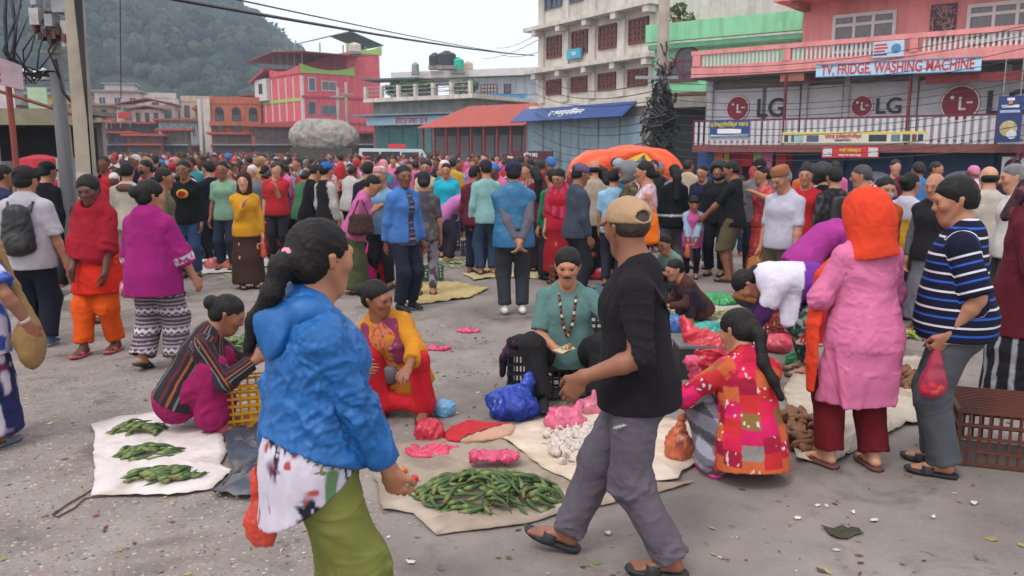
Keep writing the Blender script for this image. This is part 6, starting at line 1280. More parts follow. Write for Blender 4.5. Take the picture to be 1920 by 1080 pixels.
heap(gp(310, 902) + [0, 0, .01], .21, .11, .05, 42, 2, 'okra pod in the nearest pile on the white sheet', 'okra pods of the nearest pile', .7, .5, 1.25); heap(gp(280, 856) + [0, 0, .01], .18, .09, .045, 40, 3, 'okra pod in the middle pile on the white sheet', 'okra pods of the middle pile', .5, .4, 1.2); heap(gp(262, 812) + [0, 0, .01], .19, .085, .05, 40, 4, 'okra pod in the far pile on the white sheet', 'okra pods of the far pile', .4, .5, 1.2)
def bulb():
    n = 10; prof = [(.004, -.002), (.018, .001), (.0245, .011), (.021, .024), (.010, .034), (.0045, .042), (.004, .058)]; V, C = [], []
    for j, (r, z) in enumerate(prof):
        for i in range(n): a = 2 * math.pi * i / n; q = r * (1 + .09 * (i % 2) * (1 < j < 5)); V.append((q * math.cos(a), q * math.sin(a), z)); C.append(np.array(srgb('d2c4ba')) * (1 - .1 * (i % 2)) if j else np.array(srgb('8a6f58')))
    F = [(j * n + i, j * n + (i + 1) % n, (j + 1) * n + (i + 1) % n, (j + 1) * n + i) for j in range(len(prof) - 1) for i in range(n)] + [tuple(range(n))[::-1], tuple(range((len(prof) - 1) * n, len(prof) * n))]
    return mesh_from('garlic_bulb', V, F, [PRODUCE], True, np.array(C))
GB = bulb(); R = np.random.default_rng(21); cg = (gp(1075, 820) + gp(1060, 880)) / 2
for k in range(150):
    a = R.uniform(0, 6.283); q = math.sqrt(R.uniform(0, 1)) * (1.0 if k < 110 else 1.35); o = link('garlic_bulb', GB, None, (cg[0] + q * math.cos(a) * .24 + .10, cg[1] + .02 + q * math.sin(a) * .27, .035 + .05 * max(0, 1 - q * q) * R.uniform(.4, 1))); o.rotation_euler = (R.uniform(-1.6, 1.6), R.uniform(-1.6, 1.6), R.uniform(0, 6.28)); s_ = R.uniform(1.0, 1.5); o.scale = (s_,) * 3; tag(o, 'white garlic bulb on the cream sack sheet', 'garlic', 'garlic bulbs on the cream sheet')
def tomato(name='tomato', col='c8341c'):
    n = 12; prof = [(.006, .004), (.022, .002), (.033, .016), (.034, .032), (.026, .046), (.010, .051), (.003, .047)]; m = MB().lathe(prof, n); me = mesh_from(name, m.V, m.F, [PRODUCE], True, np.tile(np.array(srgb(col)), (len(m.V), 1))); return me
TOM = tomato(); TOM2 = tomato(col='d8702a')
def tomato_obj(p_, label, group, k=0, s_=1.0):
    o = link('tomato', (TOM, TOM2)[k % 3 == 2], None, tuple(map(float, p_))); o.rotation_euler = (R.uniform(-.6, .6), R.uniform(-.6, .6), R.uniform(0, 6)); o.scale = (s_,) * 3; tag(o, label, 'tomato', group); st_ = MB().lathe([(.001, 0), (.014, .002), (.003, .006), (.003, .014)], 6, (0, 0, .046)).build('stalk', paint('stalk green', '4f6a30', .7), o); return o
for k, (px, py) in enumerate(((512, 876), (505, 892), (514, 905), (524, 882), (522, 895), (516, 888), (527, 908))): tomato_obj(gp(px, py) + [0, 0, .025 + .02 * (k % 2)], 'loose tomato on pale cloth behind the blue jacket woman', 'tomatoes on the pale cloth', k, .8)
for k, (px, py) in enumerate(((778, 908), (772, 915), (756, 893))): tomato_obj(gp(px, py) + [0, 0, .015], 'tomato at the edge of the large okra heap', 'tomatoes by the okra heap', k, .75)
def knob(seed):
    so = Solid([G([Ell((0, 0, 0), (.05, .03, .024), None, .02), Ell((.035, .02, .005), (.03, .02, .018), rz(.7), .015), Ell((-.03, -.02, .004), (.03, .017, .017), rz(-.6), .015)])], .011); so.fold(.004, 40, .6, seed); return mesh_from('ginger_root', so.V, so.Q, [PRODUCE], True, np.tile(np.array(srgb('7a5238')), (len(so.V), 1)))
KN = [knob(k) for k in range(3)]
def roots(c, rx_, ry_, hgt, n, seed, label, group):
    Q = np.random.default_rng(seed)
    for k in range(n): a = Q.uniform(0, 6.283); q = math.sqrt(Q.uniform(0, 1)); o = link('ginger_root', KN[k % 3], None, (c[0] + q * math.cos(a) * rx_, c[1] + q * math.sin(a) * ry_, c[2] + .035 + hgt * (1 - q * q) * Q.uniform(.4, 1))); o.rotation_euler = (Q.uniform(-.8, .8), Q.uniform(-.8, .8), Q.uniform(0, 6.3)); tag(o, label, 'ginger', group)
roots(gp(1512, 840) + [.03, .18, 0], .20, .36, .13, 110, 5, 'brown ginger root in the heap behind pink kurta woman', 'ginger roots of the nearer heap'); roots(gp(1705, 725) + [0, .15, 0], .16, .42, .05, 60, 6, 'brown ginger root in the heap beside striped shirt man', 'ginger roots of the farther heap')
def greens(label, p_, n, r, L, cols, seed, cat='vegetables', w=.06):
    Q = np.random.default_rng(seed); V, F, C = [], [], []; o = 0
    for k in range(n):
        a = Q.uniform(0, 6.3); q = math.sqrt(Q.uniform(0, 1)) * r; b = np.array([math.cos(a) * q, math.sin(a) * q * .8, .02 + .10 * r / .3 * (1 - (q / r) ** 2) * Q.random()]); th = Q.uniform(0, 6.3); d = np.array([math.cos(th), math.sin(th), Q.uniform(-.05, .35)]) * L * Q.uniform(.6, 1.2); s_ = np.array([-math.sin(th), math.cos(th), Q.uniform(-.3, .3)]) * L * w * 3 * Q.uniform(.5, 1.2); c = np.array(srgb(cols[Q.integers(len(cols))])) * Q.uniform(.75, 1.2)
        V += [b, b + d * .5 + s_, b + d, b + d * .5 - s_, b + d * .5 + [0, 0, .012]]; F += [(o, o + 1, o + 4), (o + 1, o + 2, o + 4), (o + 2, o + 3, o + 4), (o + 3, o, o + 4)]; C += [c] * 5; o += 5
    V = np.array(V); V[:, 2] = np.maximum(V[:, 2], .006); return tag(link('leafy_greens', mesh_from('leafy_greens', V, np.array(F), [PRODUCE], False, np.array(C)), None, tuple(map(float, p_))), label, cat)
greens('pile of leafy greens behind the woman in striped top', gp(435, 665) + [0, .2, 0], 150, .38, .16, ('5c7a3c', '84985a', 'a8ac74', '40602c'), 1); greens('yellow green beans spread on the far cloth', gp(1335, 598), 130, .28, .13, ('8a8f3c', '6c7a34', 'a09a50'), 2, w=.025); greens('cabbage leaves heaped in the green crate', gp(800, 530) + [0, .15, .16], 80, .2, .16, ('9fb070', 'c0cc98', '6c8a48'), 3); greens('greens in a tub beside the striped shirt man', gp(1712, 640) + [0, .2, .0], 60, .16, .12, ('7c9a3c', 'b0b860'), 4); greens('scattered greens behind the green crate', gp(850, 500), 60, .4, .14, ('9fb070', '7c9a4c', 'b8b080'), 5); greens('leafy greens spread among squatting sellers', gp(480, 525), 50, .6, .12, ('7c9a4c', 'a8a870'), 6)
# goods of the sellers farther back
for k, (px, py, w_, cols, lb) in enumerate(((330, 508, 60, ('b04a30', 'c0603a'), 'red tomatoes heaped before the squatting red top woman'), (575, 520, 70, ('7c9a4c', 'a8ac70'), 'pale greens on a sheet behind the blue jacket woman'), (625, 500, 55, ('c08a40', 'a87038'), 'orange roots on a sheet by the pink blouse woman'), (560, 468, 60, ('5c7a3c', '8a9a50'), 'dark greens by the red plastic tub'), (930, 470, 55, ('8a9a50', 'b0b080'), 'cabbage leaves beside the crate stack'), (1010, 490, 60, ('6a8a3c', '90a058'), 'green beans at the crimson shawl woman\'s feet'), (1095, 545, 70, ('b8a890', '8a7a60'), 'pale roots behind the seated seller'), (1180, 535, 60, ('c05a40', 'd07048'), 'red tomatoes on a sheet beyond the walking man'), (1440, 610, 60, ('7a9a44', 'b0b060'), 'limes on a sheet left of bent woman'), (1245, 590, 50, ('5a7a3a', '84984c'), 'green chillies beside the squatting girl'), (160, 560, 40, ('6a8040', '98a060'), 'loose greens by the kerb and pole'))):
    sheet('ground_sheet', 'sheet under the ' + lb, 'sheet', [(px - w_ * .6, py + 2), (px - w_ * .45, py - 9), (px + w_ * .4, py - 10), (px + w_ * .62, py), (px + w_ * .4, py + 10), (px - w_ * .4, py + 11)], ('a89c8a', 'b8b2ac', '6a7c90', '9a8c6c')[k % 4], SACK, .02, 80 + k, rings=6); greens(lb, gp(px, py), 60, .16 * w_ / 60 * dist(py) / 12, .10, cols, 40 + k)
for k, (px, py, c, lb) in enumerate(((650, 512, '2f4f8c', 'blue crate beside the orange roots'), (1062, 536, '6e4636', 'brown crate behind the seated seller\'s head'), (1222, 575, '2c2e34', 'black crate beyond the walking man\'s shoulder'), (455, 500, '3f6a52', 'green crate by the mustard blouse woman'), (1478, 640, '8a2a2c', 'red crate beside the bent woman\'s skirt'), (890, 480, '4a5a70', 'slate crate behind the maroon sweater man'))): crate(lb, gp(px, py) + [0, .1, 0], .2 * k, c, .44, .32, .26, 6, 4)
for k, (px, py, c, lb) in enumerate(((300, 520, 'd8d0c8', 'white plastic bag near the magenta woman\'s elbow'), (610, 540, 'd8506c', 'pink plastic bag by the pale greens'), (1150, 560, 'c8c4c0', 'white plastic bag behind the walking man'), (1262, 620, '3a6ab0', 'blue plastic bag by the turquoise one'), (1460, 660, 'd84860', 'pink plastic bag left of the bent woman'))): bag('plastic_bag', lb, gp(px, py), (.13, .11, .10), c, 120 + k, h=.018, amp=.15)
# ------------------------------------------------------------------ litter
Q = np.random.default_rng(33); V, F, C = [], [], []; o = 0
LC = hexs('6f7a3a', '8a8440', '55602c', 'a09858', '70503a', '5a4030', 'c9c4bc', 'b9b0a4', '8a3f34', '3c3a38')
for k in range(800):
    if k < 520: px, py = Q.uniform(0, 1920), 470 + 610 * Q.random() ** .8
    else: px, py = Q.normal(850, 130), Q.normal(640, 70)
    if py > 1085 or py < 440: continue
    b = gp(px, py); th = Q.uniform(0, 6.3); L = Q.uniform(.006, .024) * (1.5 if Q.random() < .12 else 1); w = L * Q.uniform(.25, .7); c = LC[Q.integers(6)] if Q.random() < .72 else LC[6 + Q.integers(4)]; d = np.array([math.cos(th), math.sin(th), 0]) * L; s_ = np.array([-math.sin(th), math.cos(th), 0]) * w
    V += [b - d + [0, 0, .004], b + s_ + [0, 0, .005 + .3 * w], b + d + [0, 0, .004 + .2 * L], b - s_ + [0, 0, .004]]; F.append((o, o + 3, o + 2, o + 1)); C += [c] * 4; o += 4
for k in range(1500):                                   # loose stones on the worn verge
    px, py = Q.uniform(0, 560), Q.uniform(560, 1085); b = gp(px, py)
    if py > 1080: continue
    r = Q.uniform(.004, .013); c = np.array(srgb(('8f867e', '6c6a70', 'b0a498', '54505a', '9a7a6c')[Q.integers(5)])); p4 = [b + np.array([math.cos(a), math.sin(a) * .8, 0]) * r * Q.uniform(.7, 1.3) for a in (0, 1.5, 3.1, 4.7)]; t_ = b + [0, 0, r * .6]
    V += p4 + [t_]; F += [(o + i, o + (i + 1) % 4, o + 4, o + 4) for i in range(4)]; C += [c] * 5; o += 5
F = [f if f[2] != f[3] else f[:3] for f in F]
tag(link('litter', mesh_from('litter', V, F, [PRODUCE], False, np.array(C))), 'leaf scraps, bits of paper and small stones strewn on the road', 'litter', kind='stuff')
for k, (px, py, w_, lb) in enumerate(((1140, 1002, .05, 'white paper scrap between the walking man\'s feet'), (770, 1056, .05, 'white paper scrap near the okra sheet\'s front corner'), (1533, 950, .032, 'white paper scrap in the open road at right'), (1640, 978, .05, 'torn white paper strip on the open road'), (1825, 946, .055, 'white cup fragment on the road before the brown crate'), (1600, 963, .03, 'small white scrap above the flattened leaf'), (1750, 972, .03, 'small white scrap below the striped man\'s sandals'), (1495, 974, .035, 'pale scrap of paper left of the flattened leaf'))): w_ *= .6; sheet('paper_scrap', lb, 'paper', [(px + w_ * 330 * math.cos(a + k) * (.6 + .4 * ((k * 3 + i) % 2)), py + w_ * 120 * math.sin(a + k)) for i, a in enumerate((0, 1.3, 2.4, 3.9, 5.2))][::-1], 'cdc9c4', CLOTH, .008, 60 + k, lift=.003, freq=30, rings=4)
sheet('dead_leaf', 'large flattened green brown leaf lying on the open road', 'leaf', [(1536, 988), (1556, 994), (1578, 991), (1592, 996), (1606, 995), (1622, 1004), (1603, 1006), (1590, 1013), (1570, 1012), (1556, 1005)], '3c3c2c', PRODUCE, .012, 71, lift=.003, freq=20, rings=5)
tag(MB().tube([tuple(gp(x, y) + [0, 0, .008]) for x, y in ((215, 914), (170, 922), (155, 932), (130, 946), (98, 968), (108, 972), (140, 955), (158, 938), (180, 934), (260, 926), (320, 930))], .0045, 6).build('cord', paint('brown cord', '5a4034', .9)), 'brown looped cord at the corner of the white sheet', 'cord')
# ------------------------------------------------------------------ people in the foreground
def wpt(px, py, Y): return ('w', at(px, py, Y))
# ---- woman in the blue jacket
Y0 = 2.72
p = Person('woman in bright blue hooded jacket and olive trousers, dark ponytail, back half turned', (at(628, 900, Y0)[0], Y0, 0), -62, 1.61, 1.13, 'tan', .0057, True, pelvis=(0, -.075, .858), lean=3, head=(20, 4, 0), fist=(.8, .72),
           hands=[wpt(500, 868, Y0 + .20), wpt(730, 880, Y0 - .06)], elbows=[(-.6, -.8, 0), (.5, -1, 0)], palm=(None, dict(dir=(-.2, .35, -1.2), n=(-.7, .7, .1))), headscale=1.07, feet=[(-.10, .02, 0), (.10, .05, 0)])
p.body(True); p.hair('pony', tail=[p.hp(0, -.135, -.02), p.hp(-.01, -.16, -.10), p.neck + p.R3 @ [-.03, -.175, -.03], p.neck + p.R3 @ [-.045, -.19, -.12]], vol=1.03)
p.put('hair_tie', [G([Ell(p.hp(.004, -.122, .012), (.026, .020, .026), p.Rh, .01)])], 'cf8a9c', KNIT, .005, (.004, 60, .5))
def floral(so, C):
    V = so.V
    st = lambda v: np.clip(v / .12 + .5, 0, 1)[:, None]; w = np.abs(vnoise(V * [38, 38, 26] + 3)) + .35 * np.abs(vnoise(V * 60 + 9)); m = st(vnoise(V * 8 + 21) - .02) * st(.40 - w); C = C * (1 - m) + np.array((.012, .014, .03)) * m
    for f, q, t, c in ((8, 60, .74, '571b3c'), (26, 80, .68, 'a8484c'), (14, 33, .66, '5a7a58')): m = st(vnoise(V * f + q) - t); C = C * (1 - m) + np.array(srgb(c)) * m
    return C
sh_ = p.top(0, .010, .19, 1.08); sh_[0].clips = [(p.P + [0, .05, .10], (0, .35, 1)), ((0, p.P[1] - .15, .66), (0, .74, -1))]; p.put('shirt', sh_, 'c3bccb', CLOTH, .0062, fold=(.006, 14, .5), pattern=floral)
p.put('trousers', p.trousers(.022, .095, .115, .99, 1.05, k=.05), '71773a', CLOTH, fold=(.012, 9, .16))
jk = p.top(.93, .022, .10, 1.08, belly=1.06, cuff=.054, chest=1.12); jk[0].clips = [(p.P + [0, -.12, .085], (0, -.42, -1))]
p.put('jacket', jk, '155c9e', NYLON, .0068, (.015, 12, .7), seed=4)
hd = [G(chain([p.neck + p.R3 @ [.105, .035, -.018], p.neck + p.R3 @ [.085, -.045, .012], p.neck + p.R3 @ [.0, -.115, -.02], p.neck + p.R3 @ [-.085, -.045, .012], p.neck + p.R3 @ [-.105, .04, -.018]], [.030, .045, .062, .045, .030], k=.04) + [Ell(p.neck + p.R3 @ [0, -.12, -.075], (.105, .045, .085), p.R3 @ rx(-.2), .05)], k=.02)]
p.put('hood', hd, '155c9e', NYLON, .0068, (.005, 14, .5), seed=6)
p.put('necklace', [G(chain([p.neck + p.R3 @ [.068, -.02, .03], p.neck + p.R3 @ [.06, .045, .012], p.neck + p.R3 @ [.0, .085, -.01], p.neck + p.R3 @ [-.06, .045, .012]], [.005] * 4, k=.003))], '9a2a24', RUBBER, .005, None)
p.put('zip_pull', [G(chain([p.sh[1] + p.R2 @ [-.02, .17, -.32], p.sh[1] + p.R2 @ [-.03, .165, -.38], p.sh[1] + p.R2 @ [-.045, .16, -.43]], [.009] * 3, k=.003))], '3a4456', RUBBER, .005, None)
p.sandals('3a2a28')
w = p.world(p.wr[0]); bag('carrier_bag', 'translucent orange red bag of tomatoes hanging beside the blue jacket woman', (w[0] - .02, w[1] - .08, w[2] - .33), (.055, .048, .08), 'd8402a', 90, .007, amp=.04, neck=[[(0, 0, .10, .04), (-.01, 0, .20, .016), (-.015, 0, .27, .010)]], flat=False, cat='plastic bag')
# ---- walking man in black T-shirt
Y0 = 3.58
p = Person('man in black T-shirt, beige cap and grey joggers walking past, arm swinging', (at(1196, 1050, Y0)[0], Y0, 0), 74, 1.66, 1.10, 'brown', .0072, pelvis=(0, .02, .855), lean=4, twist=6, head=(-50, 6, 0), fist=(.45, .6),
           hands=[wpt(1092, 708, Y0 - .20), None], elbows=[(-.2, -1, -.3), None], palm=(dict(dir=(.1, .5, -1.1), n=(.9, -.2, .1)), None), feet=[('w', gp(1258, 1080)), ('w', gp(1066, 1034))], knees=[(-.05, 1, 0), (.05, 1, 0)], footdir=(-6, -6), toeup=(0, 16), footlift=(.0, .012), headscale=1.06)
p.body(True); p.put('hair', [G([Ell(p.hp(0, -.02, .024), (.077 * p.hs, .092 * p.hs, .078 * p.hs), p.Rh, .02)], [(p.hp(0, 0, -.035), p.Rh @ [0, .2, -1])], [Ell(p.hp(0, .09, -.02), (.1, .1, .13), p.Rh, .01)])], (.05, .035, .028), HAIR, .006, None)
p.cap('a88a6c', turn=0)
p.put('t_shirt', p.top(.54, .024, .10, 1.05, cuff=.080, belly=1.06), (.011, .0095, .013), KNIT, .0075, (.009, 9, .5), seed=2)
lg0 = p.kn[0] * .3 + p.hip[0] * .7; p.put('joggers', p.trousers(.024, .088, .070, 1.0, 1.0), '5c5660', CLOTH, .0075, (.013, 11, .9), seed=3, pattern=lambda so, C: np.where(((so.N[:, 0] < -.3) & (np.abs((so.V[:, 1] - lg0[1] - .05) * .5 + so.V[:, 2] - lg0[2]) < .006) & (np.abs(so.V[:, 1] - lg0[1] - .05) < .028))[:, None], .45, C))
p.put('logo', [G([E(p.kn[0] * .3 + p.hip[0] * .7 + [-.108, .03, .012], p.kn[0] * .3 + p.hip[0] * .7 + [-.108, .075, -.005], .006, .004, k=.003)])], 'a8a8a8', CLOTH, .005, None)
p.put('bag_strap', [G(band([p.sh[0] + [.03, -.06, .045], p.sh[0] + [.02, -.115, -.03], p.chest + [.0, -.155, -.02], p.waist + [.10, -.14, -.03]], [.012] * 4, .005, [(0, -.6, 1), (0, -1, .3), (0, -1, 0)]), k=0)], (.02, .02, .022), CLOTH, .006, None)
p.sandals('26282c')
# ---- squatting woman in dark striped top
Y0 = 5.42
p = Person('squatting woman in dark striped top and magenta skirt sorting greens', (at(405, 810, Y0)[0], Y0, 0), -80, 1.58, 1.08, 'brown', .0085, True, pelvis=(0, -.22, .23), lean=34, head=(0, 20, 0), feet=[(-.10, .03, 0), (.12, .0, 0)], knees=[(-.1, .6, 1), (.2, .6, 1)], hands=[(-.10, .34, .52), (.13, .30, .50)], elbows=[(-.4, -.2, -1), (.5, -.3, -1)], headscale=1.08)
p.body(True); p.hair('bun'); p.put('hair_clip', [G([E(p.hp(.03, -.10, .035), p.hp(.03, -.11, -.01), .014, .012, k=.01)])], 'a05048', RUBBER, .006, None)
p.put('top', p.top(.95, .022, .03, 1.1), '2c2a2e', stripe_mat('dark woven stripes', ('2a282c', '5a2430', '242428', '8a4a2c', '242428', '6a6a70', '2a282c'), (.3, .12, .16, .10, .16, .08, .1)), None, (.007, 12, .6), sv=lambda so: np.where(so.tag == 'sleeve', so.ang * .62, so.ang * .81) + 10)
p.put('sash', [G([E(p.waist + p.R1 @ [0, 0, -.09], p.waist + p.R1 @ [0, 0, -.04], (.185, .15), (.175, .145), p.R1 @ [1, 0, 0], .02, cap=.01)])], 'a01c34', CLOTH, None, (.005, 18, 2.0), pattern=blotch(('c89a88',), 30, .62))
p.put('skirt', p.drape(.02, .10, .86, .02, .95), '8a1650', CLOTH, None, (.02, 9, .4))
p.sandals('a03a50')
# ---- squatting woman in yellow
Y0 = 5.75
p = Person('woman in mustard kurta, plum scarf and red trousers squatting, looking aside', (at(764, 800, Y0)[0], Y0, 0), 172, 1.55, 1.12, 'brown', .0085, True, pelvis=(.06, -.12, .25), lean=18, roll=15, head=(62, 22, 0), feet=[(-.16, .10, 0), (.16, .08, 0)], knees=[(-.35, 1, .6), (.35, 1, .6)], hands=[wpt(765, 690, Y0 - .36), (.22, .30, .42)], elbows=[(-.8, -.2, -.6), (.8, -.2, -.6)], palm=((0, .3, -1), None), fist=(.45, .4), headscale=1.1)
p.body(True); p.hair('bun')
p.put('kurta', p.top(.82, .024, .10, 1.1), 'b8791c', CLOTH, None, (.008, 11, .6), pattern=lambda so, C: np.where(((np.abs(so.V[:, 0] - p.chest[0]) < .085) & (so.tag == 'torso') & (so.N[:, 1] > .2) & (vnoise(so.V * 45) > -.25))[:, None], np.where((vnoise(so.V * 60 + 5) > .2)[:, None], np.array(srgb('a03a34')), np.array(srgb('b06a4c'))), C))
p.put('trousers', p.drape(.02, .05, .93, .03, 1.0, False), 'b81c2a', CLOTH, None, (.012, 10, .5))
p.put('scarf', [G(band([p.chest + p.R3 @ [-.085, .14, -.14], p.chest + p.R3 @ [-.085, .14, -.02], p.neck + p.R3 @ [-.08, .07, -.005], p.neck + p.R3 @ [-.04, -.07, .02], p.neck + p.R3 @ [.05, -.07, .02], p.neck + p.R3 @ [.09, .06, -.01], p.chest + p.R3 @ [.10, .14, .0]], [.055] * 7, .014, [(0, 1, 0), (0, 1, .4), (0, .4, 1), (0, -.6, 1), (0, .2, 1), (0, 1, .4)]))], '7a3050', CLOTH, None, (.006, 26, .2), pattern=blotch(('b08a98',), 24, .6))
p.put('necklace', [G(chain([p.neck + p.R3 @ [.06, .04, .0], p.neck + p.R3 @ [.03, .105, -.05], p.neck + p.R3 @ [0, .125, -.085], p.neck + p.R3 @ [-.03, .105, -.05], p.neck + p.R3 @ [-.06, .04, .0]], [.006] * 5, k=.003))], '8a1c20', RUBBER, .006, None)
p.put('waist_pouch', [G([Ell(p.P + p.R1 @ [.05, .17, .10], (.10, .045, .075), p.R1, .02)])], '5a5a60', NYLON, .009, (.004, 30, 1)); p.sandals('4a3430')
# ---- seated seller in teal polo
Y0 = 6.05
p = Person('moustached seller in teal polo shirt seated on a crate holding banknotes', (at(1062, 770, Y0)[0], Y0, 0), 178, 1.68, 1.12, 'tan', .009, pelvis=(.0, -.16, .335), lean=10, head=(-4, 8, 0), feet=[(-.22, .20, 0), (.18, .22, 0)], knees=[(-.5, 1, .7), (.6, 1, .7)], hands=[wpt(1158, 568, Y0 + .2), wpt(1043, 655, Y0 - .18)], elbows=[(-1, -.3, -.4), (.6, -.4, -1)], palm=(None, dict(dir=(-.8, .55, .1), n=(.1, .1, 1))), fist=(.4, .7), headscale=1.12)
p.body(True); p.hair('short', vol=1.05, face_cut=.98)
p.put('moustache', [G([E(p.hp(-.027, .081, -.047), p.hp(0, .092, -.041), .005, .0075, k=.004), E(p.hp(.027, .081, -.047), p.hp(0, .092, -.041), .005, .0075, k=.004)])], (.012, .01, .01), HAIR, .005, None)
p.put('polo_shirt', p.top(.46, .018, .07, 1.06, belly=1.12, cuff=.066, collar=True), '587a76', KNIT, None, (.009, 10, .6))
p.put('trousers', p.trousers(.022, .082, .075, .97, 1.0), (.014, .014, .017), CLOTH, None, (.008, 11, .8))
bd = [p.neck + p.R3 @ [.07, .03, .02], p.neck + p.R3 @ [.058, .128, -.06], p.chest + p.R3 @ [.035, .168, -.05], p.chest + p.R3 @ [.0, .176, -.14], p.chest + p.R3 @ [-.035, .168, -.05], p.neck + p.R3 @ [-.058, .128, -.06], p.neck + p.R3 @ [-.07, .03, .02]]
p.put('lanyard', [G(chain(bd, [.011] * 7, k=.004))], '3a2428', RUBBER, .0075, None, pattern=lambda so, C: np.array(hexs('8a1f28', '1c1c20', 'c8b48a', '1c1c20'))[(so.s / .022).astype(int) % 4]); p.shoes('18181a', '202024')
w = p.world(p.wr[1] + p.hframe[1][1] * .10); t = thing('banknotes', 'fanned banknotes in the seated seller\'s hand', 'money', tuple(w + [0, -.02, .02]))
for k in range(4): o = MB().box(-.075, .075, -.035, .035, 0, .0015).build('banknote', paint('banknote', 'b3aa8c', .8, .3, 40), t, (-.02, -.005 * k, .002 * k)); o.rotation_euler = (.15, -.12, .5 + .14 * k)
# ---- patchwork woman, squatting, from behind
Y0 = 4.58
p = Person('squatting woman in red patchwork blouse with plaid wrap, seen from behind', (at(1385, 915, Y0)[0], Y0, 0), 14, 1.56, 1.14, 'tan', .0085, True, pelvis=(.05, -.02, .21), lean=22, roll=4, head=(22, 22, 0), feet=[(-.14, .06, 0), (.10, .10, 0)], knees=[(-.5, 1, .7), (.4, 1, .7)], hands=[(-.22, .36, .42), (.12, .42, .36)], elbows=[(-1, -.1, -.6), (1, -.2, -.6)], headscale=1.1)
p.body(True); p.hair('pony', tail=[p.hp(.0, -.135, -.06), p.neck + p.R3 @ [.03, -.13, -.04], p.neck + p.R3 @ [.07, -.155, -.14], p.neck + p.R3 @ [.10, -.165, -.24]], vol=1.04)
def patch(so, C):
    cell = .085; u = np.where(so.tag == 'sleeve', so.ang * .06, so.ang * .15); v = np.where(so.tag == 'sleeve', so.s, so.V[:, 2]); v = v + .012 * vnoise(so.V * 9)
    i, j = np.floor(u / cell).astype(int), np.floor(v / cell + .5 * (np.floor(u / cell) % 2)).astype(int); pal = np.array(hexs('b01c38', 'c81f48', '8a1530', 'b8282c', '7c5c34', 'c01a58', '85807c', 'b85a34', 'd0203c', '9a1638')); C = pal[(np.abs(i * 7 + j * 13 + (i * j) * 3)) % 10]
    m = (vnoise(so.V * np.array([60, 60, 40])) > .58) & ((i + j) % 3 == 0); C[m] = np.array(srgb('d0c0b8')); return C
p.put('blouse', p.top(.80, .026, .16, 1.14, belly=1.05), 'b01c38', CLOTH, .0082, (.008, 10, .5), pattern=patch)
p.put('wrap_skirt', p.drape(.03, .09, .95, .015, 1.08), '9a98a8', CLOTH, .0085, (.010, 9, .5), pattern=lambda so, C: (lambda a, b: C * np.where(a & b, .16, np.where(a | b, .45, 1.0))[:, None])(((so.V[:, 0] + so.V[:, 1] * .4) % .13 > .075), ((so.V[:, 2] - so.V[:, 1] * .3) % .13 > .075)))
p.sandals('c04078')
bag('carrier_bag', 'orange printed plastic bag behind the walking man\'s knee', gp(1276, 872) + [0, .06, 0], (.075, .07, .12), 'c86030', 91, .01, amp=.14, neck=[[(0, 0, .14, .05), (.01, 0, .25, .02)]], pat=blotch(('8a3030',), 30, .5))
# ---- woman in pink kurta with orange head scarf
Y0 = 4.72
p = Person('woman in long pink kurta and orange head scarf standing with her back turned', (at(1600, 890, Y0)[0], Y0, 0), 14, 1.60, 1.20, 'fair', .0085, True, lean=3, head=(6, 12, 0), hands=[(-.10, .24, .98), (.10, .26, .98)], elbows=[(-1, -.5, -.6), (1, -.5, -.6)], feet=[(-.14, .06, 0), (.10, -.04, 0)], footdir=(-18, 8), headscale=1.08)
p.body(True)
p.put('trousers', p.trousers(.030, .098, .082, .97), '611019', CLOTH, None, (.010, 10, .25))
ku = p.top(.95, .022, .10, 1.06); sk = p.skirt(.42, (.245, .185), .12, .032, mid=(.225, .18)); sl = nrm([-.75, -.35, 0]); sk[0].subs = [E(p.P + [-.235, -.03, -.12], p.P + [-.27, -.06, -.46], (.012, .02), (.10, .09), (.4, -1, 0), .03), E(p.P + [.235, -.03, -.15], p.P + [.25, -.03, -.46], (.01, .02), (.04, .04), (0, 1, 0), .02)]
p.put('kurta', ku + sk, 'c86c94', CLOTH, .0088, (.011, 9, .12), seed=5)
q = p.hp
sc = [G([Ell(q(0, -.03, .03), (.108 * p.hs, .135 * p.hs, .108 * p.hs), p.Rh, .06), Ell(q(0, -.045, -.05), (.108 * p.hs, .125 * p.hs, .10 * p.hs), p.Rh, .07), E(q(0, -.05, -.07), p.neck + p.R3 @ [0, -.05, -.06], (.112, .12), (.150, .125), p.R3 @ [1, 0, 0], .07)], [(p.neck + p.R3 @ [0, 0, -.075], p.R3 @ [.12, -.05, -1])], [Ell(q(0, .13, -.02), (.075 * p.hs, .09 * p.hs, .10 * p.hs), p.Rh, .02)], k=.02),
      G(chain([p.neck + p.R3 @ [-.10, .07, -.04], p.chest + p.R3 @ [-.20, .13, -.03], p.P + [-.27, .10, .02], p.P + [-.285, .07, -.20], p.P + [-.29, .06, -.36]], [(.05, .02), (.06, .02), (.06, .02), (.055, .018), (.03, .014)], (0, 1, 0), .03, 'tail'), k=.03)]
p.put('head_scarf', sc, 'cf3d22', CLOTH, .007, (.011, 9, .3), seed=3); p.sandals('5a3a34', thong=True)
